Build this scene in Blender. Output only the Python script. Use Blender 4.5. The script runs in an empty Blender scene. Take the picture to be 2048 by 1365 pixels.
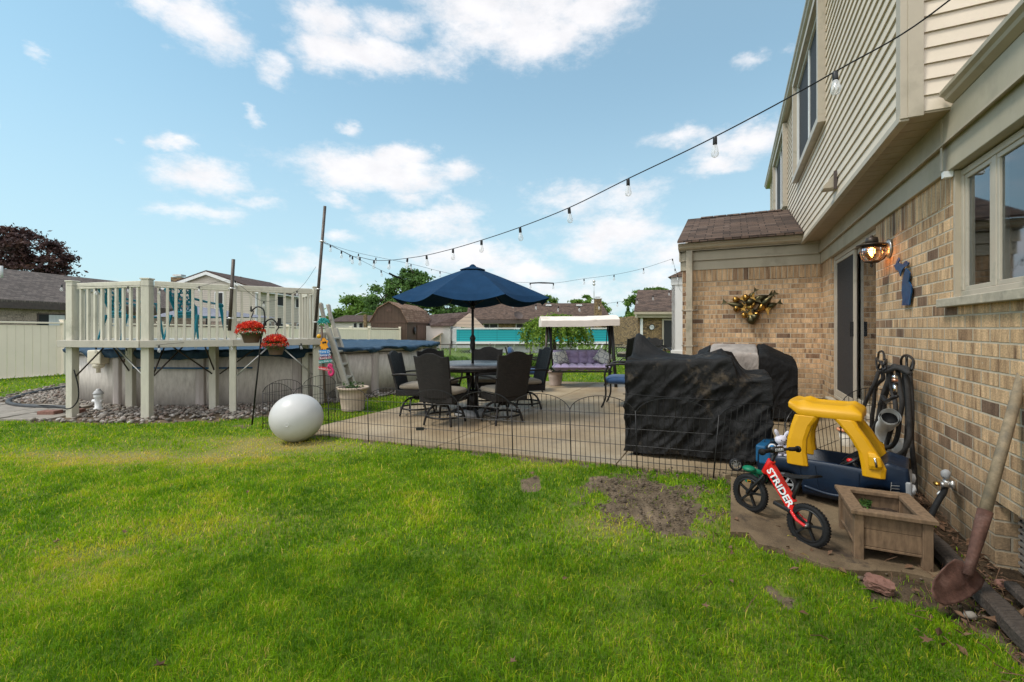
import bpy, bmesh, math, random
import numpy as np
from mathutils import Vector, Matrix, Euler, noise as mn
SC = bpy.context.scene
COL = SC.collection
R = math.radians
PI = math.pi
rnd = random.Random(7)
EYE = 1.3
# ------------------------------------------------------------------ camera
cd = bpy.data.cameras.new('camera')
cam = bpy.data.objects.new('camera', cd); COL.objects.link(cam)
cam.location = (0, 0, EYE); cam.rotation_euler = (R(90), 0, 0)
cd.sensor_width = 36; cd.lens = 16.0; cd.shift_y = -25.5/2048
cd.clip_start = 0.05; cd.clip_end = 2000
SC.camera = cam
SC.view_settings.view_transform = 'Standard'
try: SC.view_settings.look = 'None'
except Exception: pass
SC.view_settings.gamma = 1
SC.view_settings.exposure = 0.6
# ------------------------------------------------------------------ sky
SUN_EL, SUN_AZ = 57, 256          # azimuth clockwise from +Y
wd = bpy.data.worlds.new('World'); SC.world = wd; wd.use_nodes = True
wt = wd.node_tree; wt.nodes.clear()
def wn(t, **k):
    n = wt.nodes.new(t)
    for a, b in k.items(): setattr(n, a, b)
    return n
def wmath(op, a, b=None, c=None, clamp=False):
    n = wn('ShaderNodeMath', operation=op); n.use_clamp = clamp
    for i, x in enumerate((a, b, c)):
        if x is None: continue
        if isinstance(x, (int, float)): n.inputs[i].default_value = x
        else: wt.links.new(x, n.inputs[i])
    return n.outputs[0]
wo = wn('ShaderNodeOutputWorld'); wb = wn('ShaderNodeBackground')
wt.links.new(wb.outputs[0], wo.inputs[0])
sky = wn('ShaderNodeTexSky', sky_type='NISHITA', sun_disc=False)
sky.sun_elevation = R(SUN_EL); sky.sun_rotation = R(SUN_AZ); sky.air_density = 1.0; sky.dust_density = 1.2; sky.ozone_density = 1.4
wb.inputs[1].default_value = 0.1
tc = wn('ShaderNodeTexCoord'); sep = wn('ShaderNodeSeparateXYZ')
wt.links.new(tc.outputs['Generated'], sep.inputs[0])
DX, DY, DZ = sep.outputs
az = wmath('ARCTAN2', DX, DY); el = wmath('ARCSINE', DZ)
# soft domain warp on the direction so that cloud edges billow
def wnoise(scale, det, rough, vec=None):
    n = wn('ShaderNodeTexNoise'); n.inputs['Scale'].default_value = scale
    n.inputs['Detail'].default_value = det; n.inputs['Roughness'].default_value = rough
    wt.links.new(vec or tc.outputs['Generated'], n.inputs['Vector']); return n
mp = wn('ShaderNodeMapping'); mp.inputs['Scale'].default_value = (1, 1, 1.9)
wt.links.new(tc.outputs['Generated'], mp.inputs[0])
n1 = wnoise(5.5, 8, .62, mp.outputs[0]); n2 = wnoise(17, 7, .6, mp.outputs[0])
# clouds: (px, py, half width, half height, weight) in the photograph's directions, stored as azimuth / elevation
CL = [(300,12,70,22,1),(390,40,110,38,1.1),(660,35,90,36,1),(760,45,90,28,.9),(700,100,115,36,1.1),(640,85,60,22,.9),(790,115,60,28,.9),
 (560,140,42,28,.8),(1010,20,175,50,1.05),(1080,75,130,42,1.1),(1200,25,110,36,1),(960,70,95,36,1),(870,120,70,25,.7),(720,155,30,20,.5),(66,110,32,13,.6),
 (505,232,16,17,.6),(340,285,42,18,.95),(686,262,30,15,.8),(8,275,28,22,1),(400,350,88,33,.9),(385,425,70,20,.9),(760,345,160,36,1.15),
 (800,315,70,26,1.1),(700,350,90,22,1),(900,340,50,26,.9),(830,395,60,20,.8),(860,455,110,28,.95),(920,425,60,25,.85),(690,405,45,15,.7),(680,475,45,15,.7),(500,405,60,14,.55),
 (600,525,95,24,.8),(680,550,70,26,.7),(950,515,150,34,.95),(1040,540,110,30,.9),(1190,400,130,34,.85),(1230,465,130,48,1),(1150,500,90,34,.8),(1340,500,90,50,.8),
 (1350,275,60,17,.8),(1470,285,90,30,1),(1440,325,75,22,.9),(1520,120,42,15,.6),(1600,100,30,14,.5),(335,90,28,14,.5),(245,282,26,13,.45),(240,560,120,16,.45),
 (1180,590,260,42,.75),(760,600,160,40,.65),(560,590,160,30,.6),(930,560,100,30,.7),(1340,570,120,45,.8),(260,470,26,10,.4)]
dens = None
wx = wmath('MULTIPLY_ADD', n1.outputs[0], .16, -.08); wy = wmath('MULTIPLY_ADD', n2.outputs[0], .05, -.025)
azw = wmath('ADD', az, wx); elw = wmath('ADD', el, wy)
for (px, py, hw, hh, w) in CL:
    kx, kz = (px-1024)/910, (657-py)/910
    A = math.atan2(kx, 1); E = math.atan2(kz, math.hypot(kx, 1))
    sa = hw/910/(1+kx*kx)*1.25; se = hh/910/math.hypot(kx, 1)*1.35
    u = wmath('MULTIPLY', wmath('SUBTRACT', azw, A), 1/sa); v = wmath('MULTIPLY', wmath('SUBTRACT', elw, E), 1/se)
    q = wmath('ADD', wmath('MULTIPLY', u, u), wmath('MULTIPLY', v, v))
    g = wmath('MULTIPLY', wmath('EXPONENT', wmath('MULTIPLY', q, -1.1)), w)
    dens = g if dens is None else wmath('MAXIMUM', dens, g)
fz = wnoise(9.5, 10, .68, mp.outputs[0])
front = wmath('GREATER_THAN', DY, .05)
back = wmath('MULTIPLY', wmath('SUBTRACT', 1.0, front), wmath('MULTIPLY_ADD', n1.outputs[0], 1.0, .22))  # extra unseen cloud behind the camera, added to neutralise the ambient light
dd = wmath('ADD', wmath('ADD', wmath('MULTIPLY', dens, front), back), wmath('MULTIPLY_ADD', fz.outputs[0], 1.5, -.75))
cr = wn('ShaderNodeMapRange'); cr.interpolation_type = 'SMOOTHSTEP'
wt.links.new(dd, cr.inputs[0]); cr.inputs[1].default_value = .28; cr.inputs[2].default_value = 1.02
# air: the sky whitens towards the horizon
hz = wn('ShaderNodeMapRange'); wt.links.new(el, hz.inputs[0]); hz.interpolation_type='SMOOTHSTEP'
hz.inputs[1].default_value = -.02; hz.inputs[2].default_value = .55; hz.inputs[3].default_value = .80; hz.inputs[4].default_value = .32
m0 = wn('ShaderNodeMix', data_type='RGBA'); wt.links.new(hz.outputs[0], m0.inputs[0])
tint = wn('ShaderNodeMix', data_type='RGBA', blend_type='MULTIPLY'); tint.inputs[0].default_value = 1
wt.links.new(sky.outputs[0], tint.inputs[6]); tint.inputs[7].default_value = (.76, 1.25, 1.19, 1)
wt.links.new(tint.outputs[2], m0.inputs[6]); m0.inputs[7].default_value = (4.25, 5.45, 6.1, 1)
m1 = wn('ShaderNodeMix', data_type='RGBA'); wt.links.new(wmath('MULTIPLY', cr.outputs[0], .93), m1.inputs[0])
wt.links.new(m0.outputs[2], m1.inputs[6])
m2 = wn('ShaderNodeMix', data_type='RGBA'); wt.links.new(n2.outputs[0], m2.inputs[0])
m2.inputs[6].default_value = (7.9, 7.7, 7.7, 1); m2.inputs[7].default_value = (5.6, 5.55, 5.75, 1)
# clouds behind the camera, out of view, brightened to add light on upright faces
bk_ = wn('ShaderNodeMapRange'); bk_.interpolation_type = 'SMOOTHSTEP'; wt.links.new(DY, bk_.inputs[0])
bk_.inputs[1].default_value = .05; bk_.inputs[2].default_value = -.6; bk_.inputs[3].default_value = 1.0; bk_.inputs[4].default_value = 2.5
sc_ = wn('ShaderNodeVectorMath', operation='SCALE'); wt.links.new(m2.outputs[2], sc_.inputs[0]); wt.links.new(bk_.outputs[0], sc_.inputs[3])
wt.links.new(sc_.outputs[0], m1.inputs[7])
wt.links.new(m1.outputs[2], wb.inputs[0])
# ------------------------------------------------------------------ sun
sl = bpy.data.lights.new('sun', 'SUN'); sl.energy = 1.8; sl.angle = R(13); sl.color = (1, .95, .88)
so = bpy.data.objects.new('sun', sl); COL.objects.link(so)
sd = Vector((math.sin(R(SUN_AZ))*math.cos(R(SUN_EL)), math.cos(R(SUN_AZ))*math.cos(R(SUN_EL)), math.sin(R(SUN_EL))))
so.rotation_euler = sd.to_track_quat('Z', 'Y').to_euler(); so.location = (0, 0, 30)

# ------------------------------------------------------------------ layout helpers
US, UC = .4357, .9001
def H(a, b, z=0): return Vector((a*US-b*UC, a*UC+b*US, z))      # house frame (along wall, out from wall)
HROT = math.atan2(UC, US)
def AB(x, y): return x*US+y*UC, -x*UC+y*US
def P(px, py, d): return Vector(((px-1024)/910*d, d, EYE-(py-657)/910*d))
def PH(px, py, b):                                                # point on the house plane at offset b
    k = (px-1024)/910; d = b/(US-UC*k); return P(px, py, d)
def sst(x, a, b):
    t = np.clip((x-a)/(b-a), 0, 1); return t*t*(3-2*t)
def edge_a(b): return np.where(b > .05, 3.93, 3.93+.75*(.05-np.minimum(b, .05)))
def gz_np(x, y):
    a = x*US+y*UC; b = -x*UC+y*US
    zp = .158-.032*np.clip(b, -1.3, 4.94)
    ea = edge_a(b)
    lim = np.where(b > .05, .9, .9-.5*sst(-b, -.05, .6))
    w = sst(a, ea-1.3, ea)*lim
    w = np.where(a > ea, 1.0, w)
    far = 1-sst(a, 10.4, 16)
    lat = 1-sst(b, 4.9, 7)
    return zp*w*far*lat
def gz(x, y): return float(gz_np(np.array(float(x)), np.array(float(y))))
def G(px, py, lo=1.2, hi=40):                                     # pixel -> point on the ground
    kx, kz = (px-1024)/910, (py-657)/910
    t = lo
    while t < hi:
        if EYE-kz*t <= gz(kx*t, t): break
        t += .01
    return Vector((kx*t, t, gz(kx*t, t)))

# ------------------------------------------------------------------ materials
MATS = {}
def NT(name):
    m = bpy.data.materials.new(name); m.use_nodes = True; nt = m.node_tree
    b = nt.nodes['Principled BSDF']; MATS[name] = m
    return m, nt, b
def add(nt, t, **k):
    n = nt.nodes.new(t)
    for a, b in k.items(): setattr(n, a, b)
    return n
def mth(nt, op, a, b=None, c=None, clamp=False):
    n = add(nt, 'ShaderNodeMath', operation=op); n.use_clamp = clamp
    for i, x in enumerate((a, b, c)):
        if x is None: continue
        if isinstance(x, (int, float)): n.inputs[i].default_value = x
        else: nt.links.new(x, n.inputs[i])
    return n.outputs[0]
def nz(nt, vec, scale, det=4, rough=.55):
    n = add(nt, 'ShaderNodeTexNoise'); n.inputs['Scale'].default_value = scale
    n.inputs['Detail'].default_value = det; n.inputs['Roughness'].default_value = rough
    nt.links.new(vec, n.inputs['Vector']); return n.outputs[0]
def ramp(nt, f, stops):
    n = add(nt, 'ShaderNodeValToRGB'); nt.links.new(f, n.inputs[0]); e = n.color_ramp.elements
    while len(e) < len(stops): e.new(.5)
    for i, (p, c) in enumerate(stops): e[i].position = p; e[i].color = (*c, 1) if len(c) == 3 else c
    return n.outputs[0]
def mixc(nt, f, a, b, mode='MIX'):
    n = add(nt, 'ShaderNodeMix', data_type='RGBA', blend_type=mode)
    for i, x in ((0, f), (6, a), (7, b)):
        if isinstance(x, (int, float)): n.inputs[i].default_value = x
        elif isinstance(x, tuple): n.inputs[i].default_value = (*x, 1) if len(x) == 3 else x
        else: nt.links.new(x, n.inputs[i])
    return n.outputs[2]
def bump(nt, b, h, strength=.3, dist=.01, prev=None):
    n = add(nt, 'ShaderNodeBump'); n.inputs['Strength'].default_value = strength; n.inputs['Distance'].default_value = dist
    nt.links.new(h, n.inputs['Height'])
    if prev: nt.links.new(prev, n.inputs['Normal'])
    nt.links.new(n.outputs[0], b.inputs['Normal']); return n.outputs[0]
def setp(b, **k):
    nm = dict(rough='Roughness', metal='Metallic', spec='Specular IOR Level', sheen='Sheen Weight', trans='Transmission Weight', ior='IOR', coat='Coat Weight', alpha='Alpha', sub='Subsurface Weight')
    for a, v in k.items(): b.inputs[nm[a]].default_value = v
def mat(name, col, rough=.6, metal=0, sc=8, amt=.25, bs=.15, bd=.004, bsc=60, spec=.4, sheen=0, dirt=None, dirt_sc=2.5, dirt_lo=.55, dirt_hi=.75, streak=False, coat=0):
    m, nt, b = NT(name)
    t = add(nt, 'ShaderNodeTexCoord').outputs['Object']
    if streak:
        mm = add(nt, 'ShaderNodeMapping'); mm.inputs['Scale'].default_value = streak; nt.links.new(t, mm.inputs[0]); t2 = mm.outputs[0]
    else: t2 = t
    f = nz(nt, t2, sc, 5, .6)
    lo = tuple(c*(1-amt) for c in col); hi = tuple(min(1, c*(1+amt)) for c in col)
    c = ramp(nt, f, [(.3, lo), (.7, hi)])
    if dirt:
        g = nz(nt, t, dirt_sc, 6, .65)
        c = mixc(nt, ramp(nt, g, [(dirt_lo, (0, 0, 0)), (dirt_hi, (1, 1, 1))]), c, dirt)
    nt.links.new(c, b.inputs['Base Color'])
    setp(b, rough=rough, metal=metal, spec=spec, sheen=sheen, coat=coat)
    rr = nz(nt, t, sc*2.3, 3); nt.links.new(mth(nt, 'MULTIPLY_ADD', rr, .3, rough-.15, True), b.inputs['Roughness'])
    if bs: bump(nt, b, nz(nt, t, bsc, 4), bs, bd)
    return m
def brickmat(name, w=.203, h=.0813, tones=None, mortar=(.52, .44, .33), vert=False, dark=.12, stain=True):
    m, nt, b = NT(name)
    uv = add(nt, 'ShaderNodeUVMap').outputs[0]
    t = add(nt, 'ShaderNodeTexCoord').outputs['Object']
    s = add(nt, 'ShaderNodeSeparateXYZ'); nt.links.new(uv, s.inputs[0])
    U, V = s.outputs[0], s.outputs[1]
    wob = nz(nt, uv, 9, 2)
    U = mth(nt, 'ADD', U, mth(nt, 'MULTIPLY_ADD', wob, .004, -.002)); V = mth(nt, 'ADD', V, mth(nt, 'MULTIPLY_ADD', nz(nt, uv, 6, 2), .004, -.002))
    row = mth(nt, 'FLOOR', mth(nt, 'DIVIDE', V, h))
    off = 0.0 if vert else mth(nt, 'MULTIPLY', mth(nt, 'MODULO', row, 2.0), .5)
    uu = mth(nt, 'ADD', mth(nt, 'DIVIDE', U, w), off); colm = mth(nt, 'FLOOR', uu)
    fu = mth(nt, 'FRACT', uu); fv = mth(nt, 'FRACT', mth(nt, 'DIVIDE', V, h))
    eu = mth(nt, 'MULTIPLY', mth(nt, 'MINIMUM', fu, mth(nt, 'SUBTRACT', 1.0, fu)), w)
    ev = mth(nt, 'MULTIPLY', mth(nt, 'MINIMUM', fv, mth(nt, 'SUBTRACT', 1.0, fv)), h)
    e = mth(nt, 'MINIMUM', eu, ev)
    e = mth(nt, 'ADD', e, mth(nt, 'MULTIPLY_ADD', nz(nt, uv, 60, 3), .004, -.002))
    mask = add(nt, 'ShaderNodeMapRange'); nt.links.new(e, mask.inputs[0]); mask.inputs[1].default_value = .0042; mask.inputs[2].default_value = .0068
    mk = mask.outputs[0]
    cv = add(nt, 'ShaderNodeCombineXYZ'); nt.links.new(row, cv.inputs[0]); nt.links.new(colm, cv.inputs[1])
    wnn = add(nt, 'ShaderNodeTexWhiteNoise', noise_dimensions='3D'); nt.links.new(cv.outputs[0], wnn.inputs['Vector'])
    rid = wnn.outputs[0]
    tones = tones or [(0, (.17, .11, .075)), (.06, (.26, .165, .105)), (.12, (.40, .265, .155)), (.5, (.50, .34, .20)), (1, (.62, .43, .26))]
    c = ramp(nt, rid, tones)
    mm = add(nt, 'ShaderNodeMapping'); mm.inputs['Scale'].default_value = (26, 3, 1); nt.links.new(uv, mm.inputs[0])
    # each brick gets its own streaks: shift the texture by the brick's number
    av = add(nt, 'ShaderNodeVectorMath', operation='ADD'); nt.links.new(mm.outputs[0], av.inputs[0]); nt.links.new(wnn.outputs[1], av.inputs[1])
    sv = add(nt, 'ShaderNodeVectorMath', operation='MULTIPLY_ADD'); nt.links.new(wnn.outputs[1], sv.inputs[0]); sv.inputs[1].default_value = (37, 37, 37); nt.links.new(mm.outputs[0], sv.inputs[2])
    st = nz(nt, sv.outputs[0], 1.0, 4, .6)
    c = mixc(nt, 1.0, c, ramp(nt, st, [(.28, (.36, .32, .31)), (.40, (.74, .69, .66)), (.52, (1.0, .97, .93)), (.74, (1.38, 1.32, 1.25))]), 'MULTIPLY')
    c = mixc(nt, 1.0, c, ramp(nt, nz(nt, uv, 90, 4, .7), [(.3, (.62, .61, .6)), (.7, (1.32, 1.3, 1.28))]), 'MULTIPLY')
    mo = mixc(nt, nz(nt, uv, 12, 5, .7), tuple(x*.55 for x in mortar), tuple(x*1.25 for x in mortar))
    c = mixc(nt, mk, mo, c)
    fleck = mth(nt, 'GREATER_THAN', nz(nt, uv, 23, 3, .5), .735)
    c = mixc(nt, mth(nt, 'MULTIPLY', fleck, .7), c, (.55, .5, .4))
    if stain:
        z = add(nt, 'ShaderNodeSeparateXYZ'); nt.links.new(t, z.inputs[0])
        low = add(nt, 'ShaderNodeMapRange'); nt.links.new(mth(nt, 'ADD', z.outputs[2], mth(nt, 'MULTIPLY_ADD', nz(nt, uv, 3, 5), .9, -.45)), low.inputs[0])
        low.inputs[1].default_value = .75; low.inputs[2].default_value = .1; low.inputs[3].default_value = 0; low.inputs[4].default_value = .55
        c = mixc(nt, low.outputs[0], c, (.10, .09, .06))
    nt.links.new(c, b.inputs['Base Color']); setp(b, rough=.85, spec=.25)
    hgt = mth(nt, 'ADD', mk, mth(nt, 'MULTIPLY', nz(nt, uv, 110, 4), .35))
    bump(nt, b, hgt, .8, .006)
    return m

# ------------------------------------------------------------------ mesh builder
RM = {}
class MB:
    def __init__(s): s.v = []; s.f = []; s.sm = []
    def add(s, vs, fs, M=None, smooth=False):
        o = len(s.v)
        s.v += [tuple(M @ Vector(p)) if M is not None else tuple(p) for p in vs]
        s.f += [tuple(i+o for i in f) for f in fs]; s.sm += [smooth]*len(fs); return s
    def box(s, x0, x1, y0, y1, z0, z1, M=None):
        x0, x1 = sorted((x0, x1)); y0, y1 = sorted((y0, y1)); z0, z1 = sorted((z0, z1))
        vs = [(x0,y0,z0),(x1,y0,z0),(x1,y1,z0),(x0,y1,z0),(x0,y0,z1),(x1,y0,z1),(x1,y1,z1),(x0,y1,z1)]
        return s.add(vs, [(0,3,2,1),(4,5,6,7),(0,1,5,4),(1,2,6,5),(2,3,7,6),(3,0,4,7)], M)
    def bar(s, p, q, w, h=None, up=(0,0,1)):
        p = Vector(p); q = Vector(q); d = q-p; L = d.length
        if L < 1e-6: return s
        z = d/L; u = Vector(up)
        if abs(z.dot(u)) > .98: u = Vector((0,1,0))
        x = z.cross(u).normalized(); y = z.cross(x)
        M = Matrix((x, y, z)).transposed().to_4x4(); M.translation = p
        h = h or w
        return s.box(-w/2, w/2, -h/2, h/2, 0, L, M)
    def tube(s, pts, r, n=8, closed=False, cap=True):
        pts = [Vector(p) for p in pts]; m = len(pts)
        rs = r if isinstance(r, (list, tuple)) else [r]*m
        vs = []; fs = []; prev = None
        for i, p in enumerate(pts):
            if closed: t = pts[(i+1) % m]-pts[i-1]
            else: t = pts[min(i+1, m-1)]-pts[max(i-1, 0)]
            if t.length < 1e-9: t = Vector((0,0,1))
            t.normalize()
            if prev is None:
                u = Vector((0,0,1)) if abs(t.z) < .9 else Vector((1,0,0))
                x = t.cross(u).normalized()
            else:
                x = (prev-t*prev.dot(t))
                x = x.normalized() if x.length > 1e-6 else t.orthogonal().normalized()
            prev = x; y = t.cross(x)
            for j in range(n):
                a = 2*PI*j/n; vs.append(p+(x*math.cos(a)+y*math.sin(a))*rs[i])
        for i in range(m if closed else m-1):
            k = (i+1) % m
            for j in range(n):
                fs.append((i*n+j, i*n+(j+1) % n, k*n+(j+1) % n, k*n+j))
        if cap and not closed:
            fs.append(tuple(range(n-1, -1, -1))); fs.append(tuple((m-1)*n+j for j in range(n)))
        return s.add(vs, fs, None, n > 5)
    def lathe(s, prof, c=(0,0,0), n=24, M=None, cap=True):
        vs = []; fs = []
        for (r, z) in prof:
            for j in range(n):
                a = 2*PI*j/n; vs.append((c[0]+r*math.cos(a), c[1]+r*math.sin(a), c[2]+z))
        for i in range(len(prof)-1):
            for j in range(n): fs.append((i*n+j, i*n+(j+1) % n, (i+1)*n+(j+1) % n, (i+1)*n+j))
        if cap:
            fs.append(tuple(range(n-1, -1, -1))); fs.append(tuple((len(prof)-1)*n+j for j in range(n)))
        return s.add(vs, fs, M, True)
    def prism(s, poly, t0, t1, M=None, axis='z'):
        n = len(poly)
        f = {'z': lambda p, t: (p[0], p[1], t), 'y': lambda p, t: (p[0], t, p[1]), 'x': lambda p, t: (t, p[0], p[1])}[axis]
        vs = [f(p, t0) for p in poly]+[f(p, t1) for p in poly]
        fs = [tuple(range(n)), tuple(range(2*n-1, n-1, -1))]+[(i, n+i, n+(i+1) % n, (i+1) % n) for i in range(n)]
        return s.add(vs, fs, M)
    def ell(s, c, r, n=16, m=10, M=None, fn=None):
        vs = []; fs = []
        for i in range(m+1):
            th = PI*i/m
            for j in range(n):
                a = 2*PI*j/n
                p = Vector((math.sin(th)*math.cos(a), math.sin(th)*math.sin(a), math.cos(th)))
                k = fn(p) if fn else 1
                vs.append((c[0]+r[0]*p.x*k, c[1]+r[1]*p.y*k, c[2]+r[2]*p.z*k))
        for i in range(m):
            for j in range(n): fs.append((i*n+j, (i+1)*n+j, (i+1)*n+(j+1) % n, i*n+(j+1) % n))
        return s.add(vs, fs, M, True)
    def build(s, name, m, parent=None, world=True, bevel=0, fix=True):
        me = bpy.data.meshes.new(name)
        vs = s.v
        if parent is not None and world:
            I = RM[parent.name].inverted(); vs = [tuple(I @ Vector(p)) for p in vs]
        me.from_pydata(vs, [], s.f)
        if fix:
            bm = bmesh.new(); bm.from_mesh(me); bmesh.ops.recalc_face_normals(bm, faces=bm.faces)
            bm.to_mesh(me); bm.free()
        for p, q in zip(me.polygons, s.sm): p.use_smooth = q
        me.materials.append(m if not isinstance(m, str) else MATS[m])
        uvbox(me)
        o = bpy.data.objects.new(name, me); COL.objects.link(o)
        if parent is not None:
            o.parent = parent; RM[o.name] = RM[parent.name]
        else: RM[o.name] = Matrix.Identity(4)
        if bevel:
            bv = o.modifiers.new('bevel', 'BEVEL'); bv.width = bevel; bv.segments = 2; bv.limit_method = 'ANGLE'; bv.angle_limit = R(40)
        return o
def uvbox(me):
    uv = me.uv_layers.new(name='UVMap').data
    co = me.vertices
    for p in me.polygons:
        n = p.normal; ax, ay, az_ = abs(n.x), abs(n.y), abs(n.z)
        for li in p.loop_indices:
            c = co[me.loops[li].vertex_index].co
            if az_ >= ax and az_ >= ay: uv[li].uv = (c.x, c.y)
            elif ax >= ay: uv[li].uv = (c.y, c.z)
            else: uv[li].uv = (c.x, c.z)
def swapuv(o):
    uv = o.data.uv_layers[0].data; n = len(uv); a = np.empty(n*2, np.float32); uv.foreach_get('uv', a); uv.foreach_set('uv', a.reshape(-1,2)[:,::-1].ravel()); return o
def tag(o, label=None, cat=None, group=None, kind=None):
    if label: o['label'] = label
    if cat: o['category'] = cat
    if group: o['group'] = group
    if kind: o['kind'] = kind
    return o
def thing(name, label, cat, loc=(0,0,0), rz=0, group=None):
    o = bpy.data.objects.new(name, None); COL.objects.link(o); o.empty_display_size = .1
    o.location = loc; o.rotation_euler = (0, 0, rz)
    RM[o.name] = Matrix.Translation(Vector(loc)) @ Matrix.Rotation(rz, 4, 'Z')
    return tag(o, label, cat, group)
def rebase(o):                                  # a one-mesh thing: put its origin at its own base
    me = o.data; n = len(me.vertices); c = np.empty(n*3); me.vertices.foreach_get('co', c); c = c.reshape(-1, 3)
    b = Vector(((c[:,0].min()+c[:,0].max())/2, (c[:,1].min()+c[:,1].max())/2, c[:,2].min()))
    c -= np.array(b); me.vertices.foreach_set('co', c.ravel()); me.update(); o.location = b; return o
def solo(mb, name, m, label, cat, group=None, **k):
    return tag(rebase(mb.build(name, m, **k)), label, cat, group)
def copy_tree(o, parent=None):
    c = o.copy(); COL.objects.link(c); c.parent = parent
    for ch in [x for x in o.children]: copy_tree(ch, c)
    return c
def place(o, loc, rz=0, label=None, group=None, rx=0, ry=0):
    o.location = loc; o.rotation_euler = (rx, ry, rz)
    if label: o['label'] = label
    if group: o['group'] = group
    return o
HM = Matrix.Rotation(HROT, 4, 'Z')
# ------------------------------------------------------------------ plain materials
brickmat('brick'); brickmat('brick_soldier', w=.0813, h=.6, vert=True, stain=False)
brickmat('brick_far', tones=[(0,(.10,.075,.05)),(.3,(.17,.12,.07)),(.6,(.26,.18,.09)),(1,(.33,.24,.13))], mortar=(.1,.08,.06), stain=False)
brickmat('brick_pale', tones=[(0,(.25,.2,.17)),(.5,(.36,.29,.25)),(1,(.42,.34,.29))], mortar=(.35,.32,.29), stain=False)
mat('siding', (.64,.54,.42), .5, sc=3, amt=.06, bsc=40, bs=.12, dirt=(.54,.455,.35), dirt_sc=1.3, dirt_lo=.5, dirt_hi=.8)
mat('trim', (.42,.355,.265), .45, sc=4, amt=.07, bsc=30, bs=.08, dirt=(.24,.21,.15), dirt_sc=2.2, dirt_lo=.55, dirt_hi=.8)
mat('frieze', (.385,.335,.245), .5, sc=3, amt=.08, bsc=70, bs=.1, dirt=(.17,.15,.1), dirt_sc=1.6, dirt_lo=.55, dirt_hi=.85, streak=(1,1,.3))
mat('soffit', (.37,.295,.205), .5, sc=2, amt=.08, bs=.05, dirt=(.2,.16,.1), dirt_sc=2, dirt_lo=.55, dirt_hi=.85)
mat('frame_white', (.66,.66,.64), .4, sc=4, amt=.04, bs=.03)
mat('frame_tan', (.44,.38,.30), .4, sc=5, amt=.08, bs=.05, dirt=(.27,.25,.19), dirt_sc=5)
mat('stone_sill', (.40,.345,.265), .8, sc=14, amt=.2, bsc=80, bs=.3, dirt=(.17,.16,.13), dirt_sc=4)
mat('gutter', (.39,.33,.24), .35, sc=5, amt=.08, bs=.05, dirt=(.22,.2,.13), dirt_sc=3)
mat('black_metal', (.018,.017,.017), .45, .3, sc=20, amt=.3, bs=.1)
mat('bronze_metal', (.06,.045,.035), .45, .5, sc=20, amt=.3, bs=.15)
mat('dark_pole', (.075,.06,.05), .5, .4, sc=12, amt=.35, bs=.1)
mat('steel', (.5,.49,.47), .35, .8, sc=20, amt=.15, bs=.05)
mat('chrome', (.6,.6,.6), .15, 1, sc=20, amt=.1, bs=0)
mat('copper_ring', (.6,.3,.2), .3, .9, sc=20, amt=.1, bs=0)
mat('black_rubber', (.012,.012,.0125), .7, sc=30, amt=.3, bsc=120, bs=.2, spec=.2)
mat('black_plastic', (.01,.01,.011), .45, sc=20, amt=.2, bs=.05)
mat('hose_fabric', (.028,.025,.023), .85, sc=60, amt=.35, bsc=240, bs=.5, bd=.003)
mat('red_paint', (.62,.012,.012), .3, sc=10, amt=.08, bs=.02, coat=.4)
mat('white_mark', (.75,.75,.75), .5, sc=20, amt=.05, bs=0)
mat('yellow_plastic', (.62,.315,.003), .45, sc=6, amt=.06, bsc=90, bs=.12, bd=.002, dirt=(.58,.29,.01), dirt_sc=3)
mat('navy_plastic', (.003,.012,.03), .42, sc=6, amt=.25, bsc=120, bs=.25, bd=.002, dirt=(.06,.07,.08), dirt_sc=5, dirt_lo=.62, dirt_hi=.85)
mat('blue_plastic', (.01,.09,.2), .45, sc=6, amt=.2, bs=.1)
mat('grey_plastic', (.28,.28,.28), .5, sc=8, amt=.12, bs=.1)
mat('green_plastic', (.005,.16,.08), .45, sc=8, amt=.15, bs=.1)
mat('white_pvc', (.8,.8,.78), .4, sc=6, amt=.06, bs=.05, dirt=(.36,.35,.3), dirt_sc=4)
mat('plush', (.6,.58,.66), .95, sc=30, amt=.12, bsc=200, bs=.6, sheen=.4)
mat('deck_paint', (.53,.50,.405), .5, sc=5, amt=.08, bsc=40, bs=.15, dirt=(.3,.29,.22), dirt_sc=3.5, dirt_lo=.58, dirt_hi=.85, streak=(6,6,1))
mat('deck_resin', (.42,.385,.32), .5, sc=5, amt=.06, bs=.05, dirt=(.28,.25,.2), dirt_sc=3)
mat('vinyl', (.74,.665,.53), .4, sc=2, amt=.04, bs=.03)
mat('teal_plastic', (.0,.16,.215), .35, sc=5, amt=.12, bs=.05)
mat('navy_canvas', (.009,.034,.078), .9, sc=5, amt=.14, bsc=300, bs=.3, bd=.002, spec=.1)
mat('wicker', (.028,.020,.017), .6, sc=30, amt=.4, bs=0)
mat('beige_cushion', (.20,.165,.12), .9, sc=9, amt=.14, bsc=160, bs=.4, sheen=.2)
mat('blue_cushion', (.018,.055,.135), .85, sc=8, amt=.2, bsc=160, bs=.4, sheen=.2)
mat('purple_cushion', (.27,.215,.34), .9, sc=7, amt=.2, bsc=160, bs=.4, sheen=.3)
mat('table_top', (.14,.13,.13), .3, sc=18, amt=.25, bs=.08)
mat('table_metal', (.015,.012,.011), .4, .3, sc=14, amt=.3, bs=.1)
mat('canopy_cloth', (.72,.64,.57), .85, sc=4, amt=.05, bsc=150, bs=.2, dirt=(.5,.43,.36), dirt_sc=2.2)
mat('urn', (.42,.33,.25), .75, sc=8, amt=.12, bsc=60, bs=.2, dirt=(.25,.19,.13), dirt_sc=4)
mat('barrel', (.38,.30,.25), .8, sc=8, amt=.15, bs=.2)
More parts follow.
